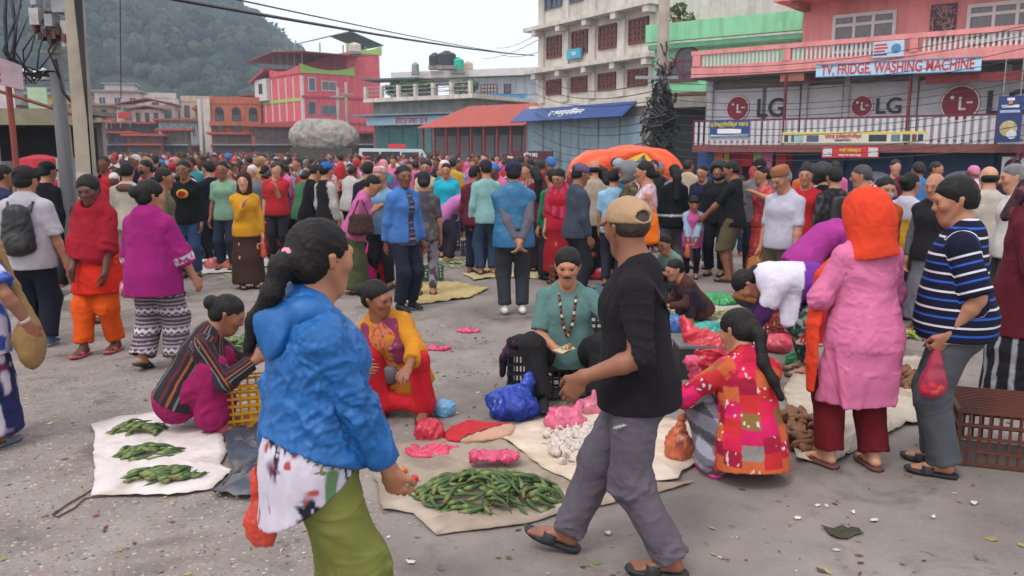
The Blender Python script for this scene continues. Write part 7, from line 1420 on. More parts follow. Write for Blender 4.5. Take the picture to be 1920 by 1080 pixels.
# ---- man in striped polo
Y0 = 4.66
p = Person('man in navy blue and white striped polo carrying a pink bag of tomatoes', (at(1768, 888, Y0)[0], Y0, 0), 62, 1.69, 1.16, 'tan', .0082, lean=2, head=(16, 12, 0), hands=[wpt(1778, 628, Y0 - .16), None], elbows=[(-.2, -1, 0), None], fist=(.95, .6), palm=((.8, .5, 0), None), feet=[(-.09, .0, 0), (.10, .04, 0)], footdir=(0, 10), headscale=1.08)
p.body(True); p.hair('short', vol=1.04)
p.put('polo_shirt', p.top(.50, .028, .085, 1.04, belly=1.2, cuff=.085, collar=True), '14162c', stripe_mat('striped polo knit', ('14162c', 'c8c8d0', '14162c', '2a55b0', '14162c'), (.020, .012, .034, .012, .020)), None, (.006, 9, .5), sv=lambda so: np.where(so.tag == 'sleeve', so.s + p.neck[2] - p.sh[0][2] + .2, np.where(so.tag == 'collar', 0, p.neck[2] - so.V[:, 2] + .2)))
p.put('trousers', p.trousers(.026, .088, .084, 1.0), '4a4c52', CLOTH, .008, (.009, 11, .3)); p.sandals('202226', strapcol='26282c')
w = p.world(p.wr[0] + p.hframe[0][1] * .10); bag('carrier_bag', 'pink see-through carrier bag of tomatoes in striped shirt man\'s hand', (w[0], w[1], w[2] - .27), (.072, .055, .078), 'd8305c', 92, .007, amp=.05, freq=14, neck=[[(-.02, 0, .11, .045), (-.012, 0, .19, .022), (-.004, 0, .26, .010)], [(.02, 0, .11, .045), (.016, 0, .19, .020), (.004, 0, .26, .010)]], flat=False, mat=attr_mat('clear pink film', .25, ((60, .3, .004),), spec=.6, alpha=.45))
for k in range(9): a = k * 2.4; tomato_obj((w[0] - .005 + .038 * math.cos(a) * (k > 0), w[1] + .025 * math.sin(a), w[2] - .262 + .012 * (k % 2) + .03 * (k > 6)), 'tomato inside the pink bag held by striped shirt man', 'tomatoes in the pink bag', k, .72)
# ---- woman in maroon at the edge
Y0 = 6.0
p = Person('woman in maroon cardigan, patterned head scarf and glasses beside brown crate', (at(1896, 760, Y0)[0], Y0, 0), -128, 1.66, 1.1, 'fair', .0095, True, head=(8, 8, 0), hands=[None, (.12, .26, .98)], headscale=1.08, elbows=[None, (1, -.6, -.5)])
p.body(True); p.put('skirt', p.skirt(.07, (.26, .22), .08, .02), '1c1c22', CLOTH, None, (.012, 10, .1), pattern=stripes_ang(('17171c', '8a8a94'), 11, (2.6, 1)))
p.put('cardigan', p.top(.97, .032, .34, 1.15), '541420', KNIT, None, (.010, 10, .3)); p.put('head_scarf', [G([Ell(p.hp(0, -.02, .036), (.09 * p.hs, .11 * p.hs, .096 * p.hs), p.Rh, .04), E(p.hp(0, -.10, -.02), p.hp(-.02, -.15, -.17), .05, .04, k=.05)], [], [Ell(p.hp(0, .12, -.05), (.078 * p.hs, .075 * p.hs, .115 * p.hs), p.Rh, .02)])], '4a2c34', CLOTH, .009, (.005, 20, .4), pattern=blotch(('7c5058', '2c2430'), 26, .3))
gl = [G([E(p.hp(-.055, .088, .006), p.hp(.055, .088, .006), .003, k=.002)], k=0)]
for sg in (-1, 1): gl.append(G([E(p.hp(sg * .014, .097, -.008), p.hp(sg * .05, .090, -.008), .0035, k=.002), E(p.hp(sg * .055, .088, .004), p.hp(sg * .08, .0, .006), .003, k=.002)], k=0))
p.put('glasses', gl, '2a2426', RUBBER, .005, None); p.put('bag_strap', [G(band([p.sh[1] + [-.03, .07, .04], p.chest + [.02, .155, 0], p.waist + [-.08, .15, -.06]], [.012] * 3, .006, (0, 1, .2)), k=0)], (.02, .018, .02), CLOTH, .007, None); p.sandals('3a2a2a')
# ---- bent woman with white shawl
Y0 = 6.8
p = Person('woman bent double in white shawl and purple sweater with red bordered skirt', (at(1510, 705, Y0)[0], Y0, 0), 80, 1.56, 1.08, 'tan', .0105, True, pelvis=(0, -.12, .73), lean=100, curve=.3, head=(8, 50, 0), hands=[wpt(1372, 690, Y0 - .15), (.1, .50, .22)], elbows=[(-.6, -.8, .3), (.4, -1, .3)], headscale=1.08)
p.body(True); p.hair('lowbun'); p.put('leggings', p.trousers(.016, .066, .05, .96), '2c4440', CLOTH, None, (.006, 12, .5), pattern=blotch(('7c8a80', '16201e'), 34, .3))
p.put('skirt', p.skirt(.30, (.25, .22), .08, .03), '9a1420', CLOTH, None, (.010, 10, .12), pattern=lambda so, C: np.where(((so.V[:, 2] < .355))[:, None], np.where((vnoise(so.V * 50) > 0)[:, None], np.array(srgb('b0a090')), np.array(srgb('8a2a2c'))), C))
p.put('sweater', p.top(.97, .022, .05, 1.1), '3c1a4a', KNIT, None, (.007, 11, .6))
p.put('shawl', [G([E(p.waist + p.R2 @ [0, -.02, -.02], p.neck + p.R3 @ [0, -.03, -.03], (.20, .165), (.185, .15), p.R3 @ [1, 0, 0], .06), E(p.sh[0], p.sh[0] * .45 + p.el[0] * .55, .09, .08, k=.05), E(p.sh[1], p.sh[1] * .5 + p.el[1] * .5, .09, .08, k=.05), E(p.chest + p.R3 @ [-.12, .08, 0], p.chest + p.R3 @ [-.15, .10, 0] + [0, 0, -.22], (.10, .03), (.07, .02), (0, 1, 0), .05)], [], [Ell(p.hc, .122, None, .02), Ell(p.hc + p.Rh @ [0, .1, -.04], .13, None, .02)])], 'c9c4d4', CLOTH, None, (.012, 10, .35), pattern=lambda so, C: np.where((so.N[:, 1] * 0 + ((so.V - p.waist) @ p.R2[:, 2]) < .07)[:, None], np.array(srgb('6a2a8c')), C)); p.sandals('4a3a38')
Y0 = 8.3
p = Person('person in magenta top bent over behind the white shawl woman', (at(1515, 640, Y0)[0], Y0, 0), -82, 1.58, 1.1, 'tan', .013, True, pelvis=(0, -.1, .78), lean=66, curve=.5, head=(0, 5, 0), hands=[(-.1, .5, .5), (.12, .5, .5)]); p.body(); p.hair('short'); p.put('top', p.top(.95, .028, .10, 1.1), '9c3084', CLOTH, None, (.010, 9, .5)); p.put('trousers', p.trousers(.02, .07, .06, .96), '2c2a34'); p.sandals()
# ---- woman in red shawl
Y0 = 7.6
p = Person('woman in dark red shawl and orange trousers walking towards the viewer', (at(198, 660, Y0)[0], Y0, 0), 172, 1.60, 1.05, 'dark', .0105, True, head=(12, 14, 4), hands=[(-.16, .16, .72), (.10, .24, .78)], feet=[(-.08, -.06, 0), (.10, .16, 0)], headscale=1.12); p.body(True); p.hair('pony', tail=[p.hp(.06, -.13, .02), p.hp(.10, -.14, -.03)], vol=1.06)
p.put('trousers', p.trousers(.03, .10, .075, .95), 'd2500f', CLOTH, None, (.014, 10, .3)); p.put('tunic', p.skirt(.58, (.23, .19), .1, .03), 'bf2412', CLOTH, None, (.010, 10, .12)); 
p.put('shawl', [G([E(p.P + [.02, .02, .06], p.neck + [0, .0, -.02], (.20, .19), (.14, .12), (1, 0, 0), .06), E(p.sh[0], p.el[0], .07, .085, k=.06), E(p.sh[1], p.el[1], .07, .085, k=.06), E(p.el[1], p.wr[1] * .7 + p.el[1] * .3, .08, .06, k=.06), E(p.neck + [-.07, .03, 0], p.neck + [.08, .05, -.01], .075, k=.05)], [(p.P + [0, 0, .03], (.35, 0, -1))], [Ell(p.neck + [0, .075, .06], (.06, .07, .06), None, .02)])], '8e1424', CLOTH, None, (.014, 10, .8), seed=7); p.sandals('a04848')
# ---- woman in magenta top from behind
Y0 = 7.0
p = Person('stout woman in magenta top with white cuffs and patterned trousers, from behind', (at(300, 690, Y0)[0], Y0, 0), -12, 1.57, 1.34, 'tan', .0100, True, head=(-36, 6, 0), hands=[(-.30, .10, .70), (.36, .16, .66)], elbows=[(-1, -.6, 0), (1, -.6, 0)], feet=[(-.11, -.08, 0), (.13, .05, 0)], toeup=(-22, 0), footlift=(.03, 0), headscale=1.1); p.body(True); p.hair('bun', vol=1.05)
def ikat(so, C):
    v = so.V[:, 2] * 1.0; C = np.where(((v % .034) < .012)[:, None], np.array(srgb('9a929a')), C); zig = (np.abs(((so.ang * 1.9) % 1) - .5) * .05); m = ((v + zig) % .17 < .030); C[m] = np.array(srgb('c0b8bc')); m = ((v + zig + .01) % .17 < .012); C[m] = np.array(srgb('3c2a36')); return C
p.put('trousers', p.trousers(.032, .115, .108, .98, 1.1), '4c3a46', CLOTH, .009, (.008, 10, .2), pattern=ikat)
p.put('top', p.top(.74, .038, .17, 1.1, cuff=.085), '8c1a66', KNIT, None, (.010, 8, .4), pattern=lambda so, C: np.where(((so.tag == 'sleeve') & (so.s > .285) & (so.s < .345))[:, None], np.where((vnoise(so.V * 55) > .25)[:, None], np.array(srgb('8c3a70')), np.array(srgb('c8b0bc'))), C)); p.sandals('26242a')
w = p.world(p.wr[0]); bag('carrier_bag', 'small pink printed bag in the magenta woman\'s hand', (w[0] - .02, w[1] - .05, w[2] - .16), (.07, .05, .08), 'b04860', 93, .014, amp=.15, flat=False, pat=blotch(('d8a0a8',), 40, .3))
# ---- man with black backpack
Y0 = 7.85
p = Person('man in pale grey T-shirt and black cap wearing a black backpack', (at(74, 648, Y0)[0], Y0, 0), 4, 1.67, 1.22, 'tan', .0105, head=(-8, 4, 0), hands=[(-.29, .05, .80), (.30, .05, .80)], headscale=1.1, feet=[(-.1, .1, 0), (.12, -.05, 0)]); p.body(True); p.hair('short'); p.cap('241f24', vol=1.03); p.put('t_shirt', p.top(.5, .032, .12, 1.08, cuff=.09), 'a9a6ae', KNIT, None, (.009, 9, .4)); p.put('trousers', p.trousers(.03, .095, .08, .98), '161828', CLOTH, None, (.008, 10, .3)); p.shoes('2c4668', '90a0b0')
t = thing('backpack', 'black backpack on the back of the pale grey T-shirt man', 'backpack', tuple(p.pos), D(4)); so = Solid([G([E(p.waist + [0, -.20, -.06], p.chest + [0, -.20, .06], (.155, .085), (.12, .075), (1, 0, 0), .06), Ell(p.waist + [0, -.26, -.04], (.11, .05, .10), None, .04)])], .012); so.fold(.008, 12, .6, 2); link('pack', mesh_from('pack', so.V, so.Q, [NYLON], True, np.tile((.012, .012, .014), (len(so.V), 1))), t)
for sg in (-1, 1): so = Solid([G(band([p.chest + [sg * .09, -.16, .07], p.sh[0] * 0 + p.neck + [sg * .095, -.085, -.01], p.neck + [sg * .105, .02, .005], p.chest + [sg * .12, .14, -.02]], [.032] * 4, .010, [(0, -1, .5), (0, -.4, 1), (0, .6, 1)]))], .010); link('strap', mesh_from('strap', so.V, so.Q, [NYLON], True, np.tile((.014, .014, .016), (len(so.V), 1))), t)
# ---- woman at the left edge with a straw coloured bag
Y0 = 5.1
p = Person('woman in blue and white printed dress at the left edge with tan bag', (at(-22, 830, Y0)[0], Y0, 0), -20, 1.50, 1.1, 'brown', .0100, True, head=(-30, 8, 0), hands=[None, wpt(52, 608, Y0 - .05)], elbows=[None, (.8, -.6, 0)], headscale=1.08, feet=[(-.08, .05, 0), (.09, -.02, 0)]); p.body(True); p.hair('bun')
p.put('skirt', p.skirt(.10, (.22, .19), .1, .02), '1e2450', CLOTH, None, (.010, 10, .12), pattern=lambda so, C: blotch(('b8b0bc',), 15, .30)(so, blotch(('6a2a50',), 10, .5, 9)(so, C)))
p.put('blouse', p.top(.40, .03, .18, 1.1, cuff=.095), '8f9cc8', CLOTH, None, (.008, 11, .4), pattern=blotch(('4a62b0', 'c4bcd0', '3a4a98'), 16, .25)); p.put('bangle', [G([E(p.wr[1] + nrm(p.el[1] - p.wr[1]) * .02, p.wr[1] + nrm(p.el[1] - p.wr[1]) * .035, .034, k=.003, cap=.008)])], 'b89a90', RUBBER, .008, None); p.sandals('5a6a74')
w = p.world(p.wr[1]); bag('shoulder_bag', 'tan woven shoulder bag hanging at the left edge woman\'s side', (w[0] - .03, w[1] + .06, w[2] - .26), (.075, .10, .17), '8a6c46', 94, .012, mat=CLOTH, amp=.08, cat='bag', neck=[[(-.02, .05, .25, .05), (-.10, .05, .48, .03), (-.17, .05, .75, .022)]], flat=False)
# ------------------------------------------------------------------ people in the middle of the market
def mid(label, px, H, face, top, bottom, hair='short', yf=None, d=None, skin='tan', fat=.94, female=False, sleeve=.45, hem=.10, pat=None, head=(0, 6, 0), off=.016, shoes=None, lean=0, pelvis=None, vx=None, finish=None, bpat=None, topname='top', cap=None, **kw):
    """bottom: (kind, colour)"""
    d = d or dist(yf); x = at(px, 400, d)[0]; z = gz(x, d); vx = vx or min(.020, max(.0135, d * .00155))
    p = Person(label, (x, d, z), face, H, fat, skin, vx, female, pelvis=pelvis, lean=lean, head=head, headscale=1.08, **kw)
    p.body(); 
    if hair: p.hair(hair if isinstance(hair, str) else hair[0], col=(.0065, .005, .005) if isinstance(hair, str) else hair[1])
    k, c = bottom
    if k == 'trousers': p.put('trousers', p.trousers(.022, .080, .070, .97), c, CLOTH, pattern=bpat)
    elif k == 'slim': p.put('trousers', p.trousers(.014, .066, .052, .97), c, CLOTH, pattern=bpat)
    elif k == 'shorts': p.put('shorts', p.trousers(.03, .10, .1, .52), c, CLOTH)
    elif k == 'skirt': p.put('skirt', p.skirt(.08, (.23, .19), .08, .016), c, CLOTH, None, (.010, 10, .12), pattern=bpat)
    elif k == 'dress': p.put('skirt', p.skirt(.16, (.25, .20), .10, .022), c, CLOTH, None, (.010, 10, .12), pattern=bpat)
    elif k == 'drape': p.put('skirt', p.drape(.02, .09, .85, .02), c, CLOTH, None, (.008, 10, .4))
    p.put(topname, p.top(sleeve, off, hem, 1.08), top, KNIT, None, (.008, 10, .5), pattern=pat)
    if cap: p.cap(cap)
    if shoes: p.shoes(*shoes)
    else: p.sandals()
    if finish: finish(p)
    return p
def shawl(col, pat=None):
    def f(p): p.put('shawl', [G([E(p.P + [0, .02, .10], p.neck + [0, 0, -.02], (.19, .15), (.14, .11), (1, 0, 0), .06), E(p.sh[0], p.el[0], .068, .08, k=.06), E(p.sh[1], p.el[1], .068, .08, k=.06)], [(p.P + [0, 0, .10], (.4, 0, -1))], [Ell(p.neck + [0, .075, .06], (.06, .07, .06), None, .02)])], col, CLOTH, None, (.012, 10, .6), pattern=pat)
    return f
def hijab(col):
    def f(p): p.put('head_scarf', [G([Ell(p.hp(0, -.02, .034), (.09 * p.hs, .11 * p.hs, .096 * p.hs), p.Rh, .04), E(p.hp(0, -.05, -.06), p.neck + p.R3 @ [0, -.03, -.04], .10, .11, k=.05)], [], [Ell(p.hp(0, .12, -.02), (.074 * p.hs, .08 * p.hs, .10 * p.hs), p.Rh, .02)])], col, CLOTH)
    return f
def mask(col): return lambda p: p.put('face_mask', [G([Ell(p.hp(0, .068, -.042), (.055 * p.hs, .042 * p.hs, .042 * p.hs), p.Rh, .01)])], col, CLOTH, None, None)
def helmet(col, vis=True):
    def f(p): p.put('helmet', [G([Ell(p.hp(0, -.012, .030), (.118 * p.hs, .135 * p.hs, .125 * p.hs), p.Rh, .02), Ell(p.hp(0, .02, -.06), (.10 * p.hs, .11 * p.hs, .07 * p.hs), p.Rh, .03)], [], [Ell(p.hp(0, .14, -.01), (.10 * p.hs, .10 * p.hs, .075 * p.hs), p.Rh, .01)])], col, RUBBER, None, None)
    return f
def both(*fs):
    def f(p):
        for q in fs: q(p)
    return f
def tote(label, col, side=1, drop=.30, rad=(.11, .07, .15), cat='bag', hand=False):
    def f(p):
        b = p.wr[(side + 1) // 2] - [0, 0, .07] if hand else p.sh[(side + 1) // 2] + [side * .10, -.02, .02]; w = p.world(b); bt = np.array([0, 0, -drop - rad[2] * 2]); tp_ = np.array([0, 0, -drop]); sd = p.W @ [0, 1, 0]
        g_ = [G([E(bt + [0, 0, .04], tp_ - [0, 0, .02], (rad[0], .05), (rad[0] * .85, .035), sd, .03, cap=.05)])] + [G([E(tp_ + sd * q * rad[0] * .7 - [0, 0, .03], np.array([0, 0, 0]) + sd * q * .02, .011, k=.01)]) for q in (-1, 1)]
        so = Solid(g_, .014); so.fold(.008, 14, .5, 3); tag(link('shoulder_bag' if not hand else 'carrier_bag', mesh_from('bag', so.V, so.Q, [CLOTH if not hand else FILM], True, np.tile(np.array(srgb(col)), (len(so.V), 1))), None, tuple(w)), label, cat)
    return f
S = dict
mid('woman in mustard blouse and long brown skirt glancing back, holding a red bag', 460, 1.53, -152, 'c28a1e', ('skirt', '3c2824'), None, yf=540, female=True, sleeve=.96, head=(-22, 2, 0), skin='fair', hands=[None, (.06, .2, 1.15)], finish=both(hijab('38201f'), tote('red and orange bag held by the mustard blouse woman', 'c8563c', -1, .06, (.11, .08, .10), 'bag', True)))
def open_jacket(p):
    p.put('jacket', [G(p.top(0, .034, .06, 1.08)[0].prims, [(p.P + [0, 0, -.07], (0, 0, -1))], [E(p.P + [.02, .22, -.1], p.neck + [0, .16, -.03], (.055, .14), (.045, .12), (1, 0, 0), .01)])] + [p.sleeve(i, .95, .03) for i in (0, 1)] + [p.collar(.07, .025)], '3f6cab', CLOTH, None, (.010, 11, .7))
mid('dark skinned man in blue denim jacket and navy trousers standing alone', 757, 1.66, -128, '4a4458', ('trousers', '1c2030'), 'short', yf=582, skin='deep', sleeve=0, head=(-28, 4, 0), hands=[None, wpt(722, 470, 9.6)], pat=stripes_z(('3c3448', '6a6478', '3c3448', '8a8496'), (.05, .012, .05, .012)), finish=open_jacket, shoes=('1a1a1e', '1a1a1e'), topname='shirt', vx=.0135)
mid('man in maroon sweater and navy trousers looking away beside the crates', 890, 1.60, -26, '591a2c', ('trousers', '1b1d30'), 'short', yf=515, sleeve=.97, head=(-40, 8, 0), skin='brown')
def vest(p): p.put('padded_vest', [G(p.top(0, .045, .10, 1.04)[0].prims, [(p.P + [0, 0, -.11], (0, 0, -1))])], '22628a', NYLON, None, (.010, 14, 1.6)); p.put('phone', [G([E(p.P + [-.03, -.19, .10], p.P + [.05, -.19, .10], .02, .02, k=.003)])], (.02, .02, .02), RUBBER, None, None)
mid('man in teal padded vest, grey sleeves and navy cap with hands behind back', 963, 1.70, 6, '5c5a66', ('trousers', '2e3238'), 'short', yf=590, sleeve=.97, cap='1e2038', hands=[(.02, -.215, .86), (.06, -.225, .88)], elbows=[(-1, -.6, 0), (1, -.6, 0)], finish=vest, shoes=('d0d0d0', 'd8d8d8'), fat=1.12, vx=.0135)
mid('woman in crimson and pink draped shawl dress looking down', 1050, 1.58, 158, 'a01830', ('dress', '8e1420'), 'bun', yf=530, female=True, sleeve=.7, head=(-6, 24, 0), skin='tan', fat=1.1, finish=shawl('a8204a', stripes_ang(('a8204a', '8a1c30', 'b83a50'), 9)), bpat=blotch(('b06a60',), 14, .66))
mid('woman with long black hair in dark striped dress, seen from behind', 1130, 1.58, 14, '38282e', ('skirt', '14141a'), 'long', yf=522, female=True, sleeve=.9, hem=.34, pat=stripes_ang(('2e2228', '6a4a50', '2c2028', '4a3038'), 9))
mid('woman in pale pink patterned top reaching over with orange tote', 1212, 1.70, 78, 'b89aa4', ('slim', '15151b'), 'lowbun', d=10.0, female=True, sleeve=.42, pat=blotch(('d0c4cc', 'a87888'), 30, .3), hands=[(-.1, .42, 1.05), (.15, .4, 1.0)], finish=tote('bright orange tote bag on the pale pink top woman\'s shoulder', 'dd6a12', -1, .26, (.15, .07, .17)))
mid('woman in navy T-shirt standing behind the little girl', 1316, 1.60, 158, '1a1d38', ('trousers', '6a6a74'), 'lowbun', d=13.2, female=True, sleeve=.42, head=(-18, 8, 0), fat=1.1)
mid('little girl in pink tunic with pale blue sleeves holding a packet', 1300, 1.16, 168, 'b0548c', ('slim', '1a1620'), 'fringe', yf=522, female=True, sleeve=.95, hem=.16, pat=lambda so, C: np.where((so.tag == 'sleeve')[:, None], np.array(srgb('8fa8bc')), C), hands=[(-.05, .17, .58), (.06, .17, .58)], head=(6, 22, 0), finish=tote('orange pink packet in the little girl\'s hands', 'd8704c', 1, .02, (.06, .05, .09), 'packet', True), vx=.0125)
mid('man in black T-shirt and khaki shorts pushing forward his hand', 1374, 1.68, 62, '17171b', ('shorts', '5c523c'), 'short', yf=528, skin='brown', fat=1.15, sleeve=.5, hands=[(-.12, .36, .95), None], head=(10, 14, 0), vx=.0125)
mid('woman in long coral red dress pointing beside the shorts man', 1428, 1.60, 112, 'a83a40', ('dress', 'a83a40'), 'lowbun', yf=522, female=True, sleeve=.5, bpat=blotch(('c06a60',), 34, .45), pat=blotch(('c06a60',), 34, .45), hands=[(-.12, .25, 1.28), None])
def topi(col, pat=None): return lambda p: p.put('hat', [G([E(p.hp(0, -.012, .052), p.hp(0, -.02, .115), (.086 * p.hs, .10 * p.hs), (.074 * p.hs, .088 * p.hs), p.Rh @ [1, 0, 0], .02, cap=.018)], [(p.hp(0, 0, .048), p.Rh @ [0, .1, -1])])], col, CLOTH, None, None, pattern=pat)
mid('paunchy old man in white shirt and brown hill cap looking down', 1470, 1.67, 128, 'a9a8b6', ('trousers', '4c4038'), ('short', (.2, .2, .2)), d=8.9, sleeve=.5, fat=1.22, head=(-8, 26, 0), finish=topi('8a5c3c'), hem=.06, vx=.0125, hands=[(-.24, .12, .78), None])
mid('woman in rust orange jacket wearing a pale blue mask', 1655, 1.55, 172, 'a8461c', ('trousers', '3a2a2c'), 'lowbun', d=8.8, female=True, sleeve=.96, head=(8, 12, 0), finish=mask('7fa8bc'), fat=1.1, hands=[(-.05, .22, .95), (.08, .22, .95)])
mid('woman in white and yellow top with brown shoulder bag turned aside', 1700, 1.58, -62, 'c0902a', ('skirt', '2c1a2c'), 'bun', d=9.2, female=True, sleeve=.45, pat=lambda so, C: np.where(((so.V[:, 2] > 1.12))[:, None], np.array(srgb('b0b0be')), C), finish=tote('brown shoulder bag of the white and yellow top woman', '3c2a2a', -1, .25, (.10, .07, .16)))
mid('bald man in black waistcoat over grey kurta', 1752, 1.60, 128, '55545c', ('dress', '66656e'), 'bald', d=8.4, sleeve=.96, head=(0, 10, 0), skin='tan', finish=lambda p: p.put('waistcoat', [G(p.top(0, .036, .08, 1.05)[0].prims, [(p.P + [0, 0, -.08], (0, 0, -1))])], '1a181c', CLOTH))
mid('bald man in cream shirt seen from behind near the edge', 1850, 1.66, -8, 'b7ada4', ('trousers', '4a4540'), 'bald', d=8.9, sleeve=.5, fat=1.15, skin='fair')
mid('grey haired man in white shirt at the right edge', 1902, 1.70, 78, 'c0bcb8', ('trousers', '3c3a3c'), ('short', (.17, .17, .17)), d=8.3, sleeve=.5, head=(0, 12, 0), skin='fair', fat=1.15)
mid('grey haired man in white shirt before the blue shutters', 1617, 1.66, 62, 'b5b8c0', ('trousers', '2a2c34'), ('short', (.06, .06, .065)), d=9.8, sleeve=.96, head=(6, 10, 0))
mid('person in checked dark jacket with black backpack before the shutters', 1562, 1.62, 6, '26262a', ('trousers', '1e1e24'), 'short', d=10.4, sleeve=.97, pat=blotch(('4c4c54',), 26, .3), finish=lambda p: p.put('backpack', [G([E(p.waist + [0, -.17, 0], p.chest + [0, -.17, .05], (.13, .07), (.11, .06), (1, 0, 0), .04)])], (.014, .014, .016), NYLON))
mid('motorcyclist in black jacket and dark helmet beside the shutters', 1540, 1.64, 24, '141418', ('trousers', '1a1a20'), None, d=11.0, sleeve=.97, finish=helmet('22262a'))
mid('person in red T-shirt behind the white shirted old man', 1508, 1.64, 150, 'a8202a', ('trousers', '24242c'), 'short', d=10.6, sleeve=.45)
mid('person in cream jacket and pale trousers seen from behind', 243, 1.66, 6, 'b4aca0', ('trousers', 'a89e92'), 'short', d=11.4, sleeve=.97, fat=1.1, finish=lambda p: p.put('hood', [G([Ell(p.neck + [0, -.09, -.03], (.13, .06, .06), None, .03)])], '6a4c38', KNIT))
mid('man in black sweatshirt with round red and yellow emblem', 352, 1.68, 178, '121216', ('trousers', '2c4468'), 'short', d=12.2, sleeve=.97, skin='brown', finish=lambda p: (p.put('emblem', [G([Ell(p.chest + [0, .135, .0], (.095, .03, .075), None, .01)])], 'b8a030', CLOTH, None, None, pattern=lambda so, C: np.where((((so.V[:, 0] - p.chest[0]) / .06) ** 2 + ((so.V[:, 2] - p.chest[2]) / .045) ** 2 < 1)[:, None], np.array(srgb('a01c24')), C))))
mid('man in sage green polo shirt facing the market', 423, 1.66, 172, '7a9c84', ('trousers', '2a3044'), 'short', d=13.0, sleeve=.45, head=(10, 4, 0), skin='brown')
mid('woman in red T-shirt and maroon skirt walking away', 500, 1.50, -30, 'c02428', ('skirt', '6a1430'), 'lowbun', yf=446, female=True, sleeve=.42)
mid('young man in light blue T-shirt and jeans with hand at his chin', 534, 1.62, -70, '6aa0b8', ('slim', '28487a'), 'short', yf=450, sleeve=.45, hands=[None, (.04, .2, 1.38)], head=(-10, 16, 0))
mid('man in long black jacket leaning forward over the goods', 578, 1.62, -60, '131318', ('trousers', '2a2430'), 'short', d=13.6, sleeve=.97, hem=.22, lean=12, head=(0, 22, 0))
mid('woman in pink blouse bending with a brown handbag', 662, 1.56, -84, 'b05a8c', ('skirt', '4a5034'), 'short', d=10.8, female=True, sleeve=.95, lean=24, head=(-10, 24, 0), fat=1.1, hands=[(-.05, .28, 1.1), (.08, .26, 1.1)], finish=tote('brown leather handbag under the pink blouse woman\'s arm', '3f2c2a', 1, .20, (.17, .08, .12)))
mid('squatting person in hot pink jacket and red trousers', 707, 1.55, -60, 'd02a78', ('drape', 'a8182c'), 'short', yf=538, female=True, sleeve=.96, pelvis=(0, -.15, .24), lean=26, hands=[(-.1, .3, .45), (.12, .3, .45)], feet=[(-.12, .05, 0), (.12, .05, 0)], knees=[(-.2, .8, 1), (.2, .8, 1)], vx=.013)
sq = dict(pelvis=(0, -.15, .22), lean=32, hands=[(-.1, .36, .38), (.12, .34, .36)], feet=[(-.12, .05, 0), (.12, .05, 0)], knees=[(-.2, .8, 1), (.2, .8, 1)])
mid('squatting woman in red top reaching over pink bags', 375, 1.55, -92, 'b81c30', ('trousers', '2a4470'), 'short', yf=484, female=True, sleeve=.6, **sq)
mid('squatting seller in dark green jacket facing his wares', 404, 1.62, 160, '26301f', ('trousers', '1c1e2c'), 'short', yf=480, sleeve=.97, head=(0, 24, 0), **sq)
mid('squatting person in maroon beside the white sheet', 492, 1.5, 60, '7a1a2c', ('drape', '8a2434'), 'short', yf=482, female=True, sleeve=.97, **sq)
mid('child in dark top squatting over the vegetable cloth', 1300, 1.25, 105, '4a2c26', ('trousers', '2c2430'), 'short', yf=606, sleeve=.97, vx=.0125, **{**sq, 'pelvis': (0, -.12, .18), 'hands': [(-.08, .30, .22), (.1, .30, .22)], 'lean': 45})
mid('squatting girl in grey green wrap beside the capped walker', 1262, 1.35, 130, '6c8a84', ('trousers', '5a1a24'), 'short', yf=560, female=True, sleeve=.7, vx=.013, **{**sq, 'pelvis': (0, -.12, .2)})
for px_, yf_, f_, c_, b_, lb_, fm in ((345, 500, 150, '5a5c66', 'trousers', 'squatting boy in grey beside the squatting red top woman', 0), (598, 508, -70, '5a2c5c', 'drape', 'squatting woman in purple behind the blue jacket woman', 1), (636, 486, 100, '4a5232', 'drape', 'squatting woman in olive green behind the pink blouse woman', 1), (940, 462, 160, '2a6a6c', 'drape', 'squatting woman in teal beyond the crate stack', 1), (1098, 520, 170, '7a3040', 'drape', 'squatting woman in wine red behind the seated seller', 1), (1190, 520, 120, '384a6a', 'trousers', 'squatting man in slate blue beyond the walking man', 0), (1430, 585, -60, '8a5a2c', 'drape', 'squatting woman in ochre left of the bent woman', 1)):
    mid(lb_, px_, 1.5, f_, c_, (b_, ('2a2a34', '7a2038', '34304a')[px_ % 3]), 'lowbun' if fm else 'short', yf=yf_, female=bool(fm), sleeve=.9, skin=('tan', 'brown')[px_ % 2], vx=.018, head=(0, 18, 0), **sq)
mid('person in pink top bending over the crates', 838, 1.55, -70, 'b06aa0', ('trousers', '2c2838'), 'short', d=13.8, female=True, sleeve=.9, lean=62, pelvis=(0, -.1, .78), hands=[(-.1, .5, .7), (.1, .5, .7)])
mid('person in turquoise T-shirt behind the crate stack', 838, 1.60, 178, '22a0b8', ('trousers', '2c3040'), 'short', d=14.6, sleeve=.48, fat=1.1)
mid('person in pale teal hooded top behind the maroon sweater man', 912, 1.68, 20, '7fa8a8', ('trousers', '2c4058'), 'short', d=12.4, sleeve=.97, cap='2c2434')
mid('woman in grey patterned top and floral trousers behind the denim jacket man', 796, 1.56, 4, '4a484e', ('slim', '8a8490'), 'lowbun', d=10.6, female=True, sleeve=.45, pat=blotch(('6c6058',), 22, .3), bpat=blotch(('4a3a4a',), 24, .2))
mid('old man in pale blue polo with pinkish hill cap', 716, 1.60, 165, '7098b8', ('trousers', '24242c'), ('short', (.2, .2, .2)), d=11.2, sleeve=.5, finish=topi('c08890', blotch(('d8c8c8',), 40, .2)))
mid('person in dark purple hooded top behind the denim jacket man', 692, 1.66, 0, '241c2c', ('trousers', '1c1c24'), 'short', d=12.6, sleeve=.97)
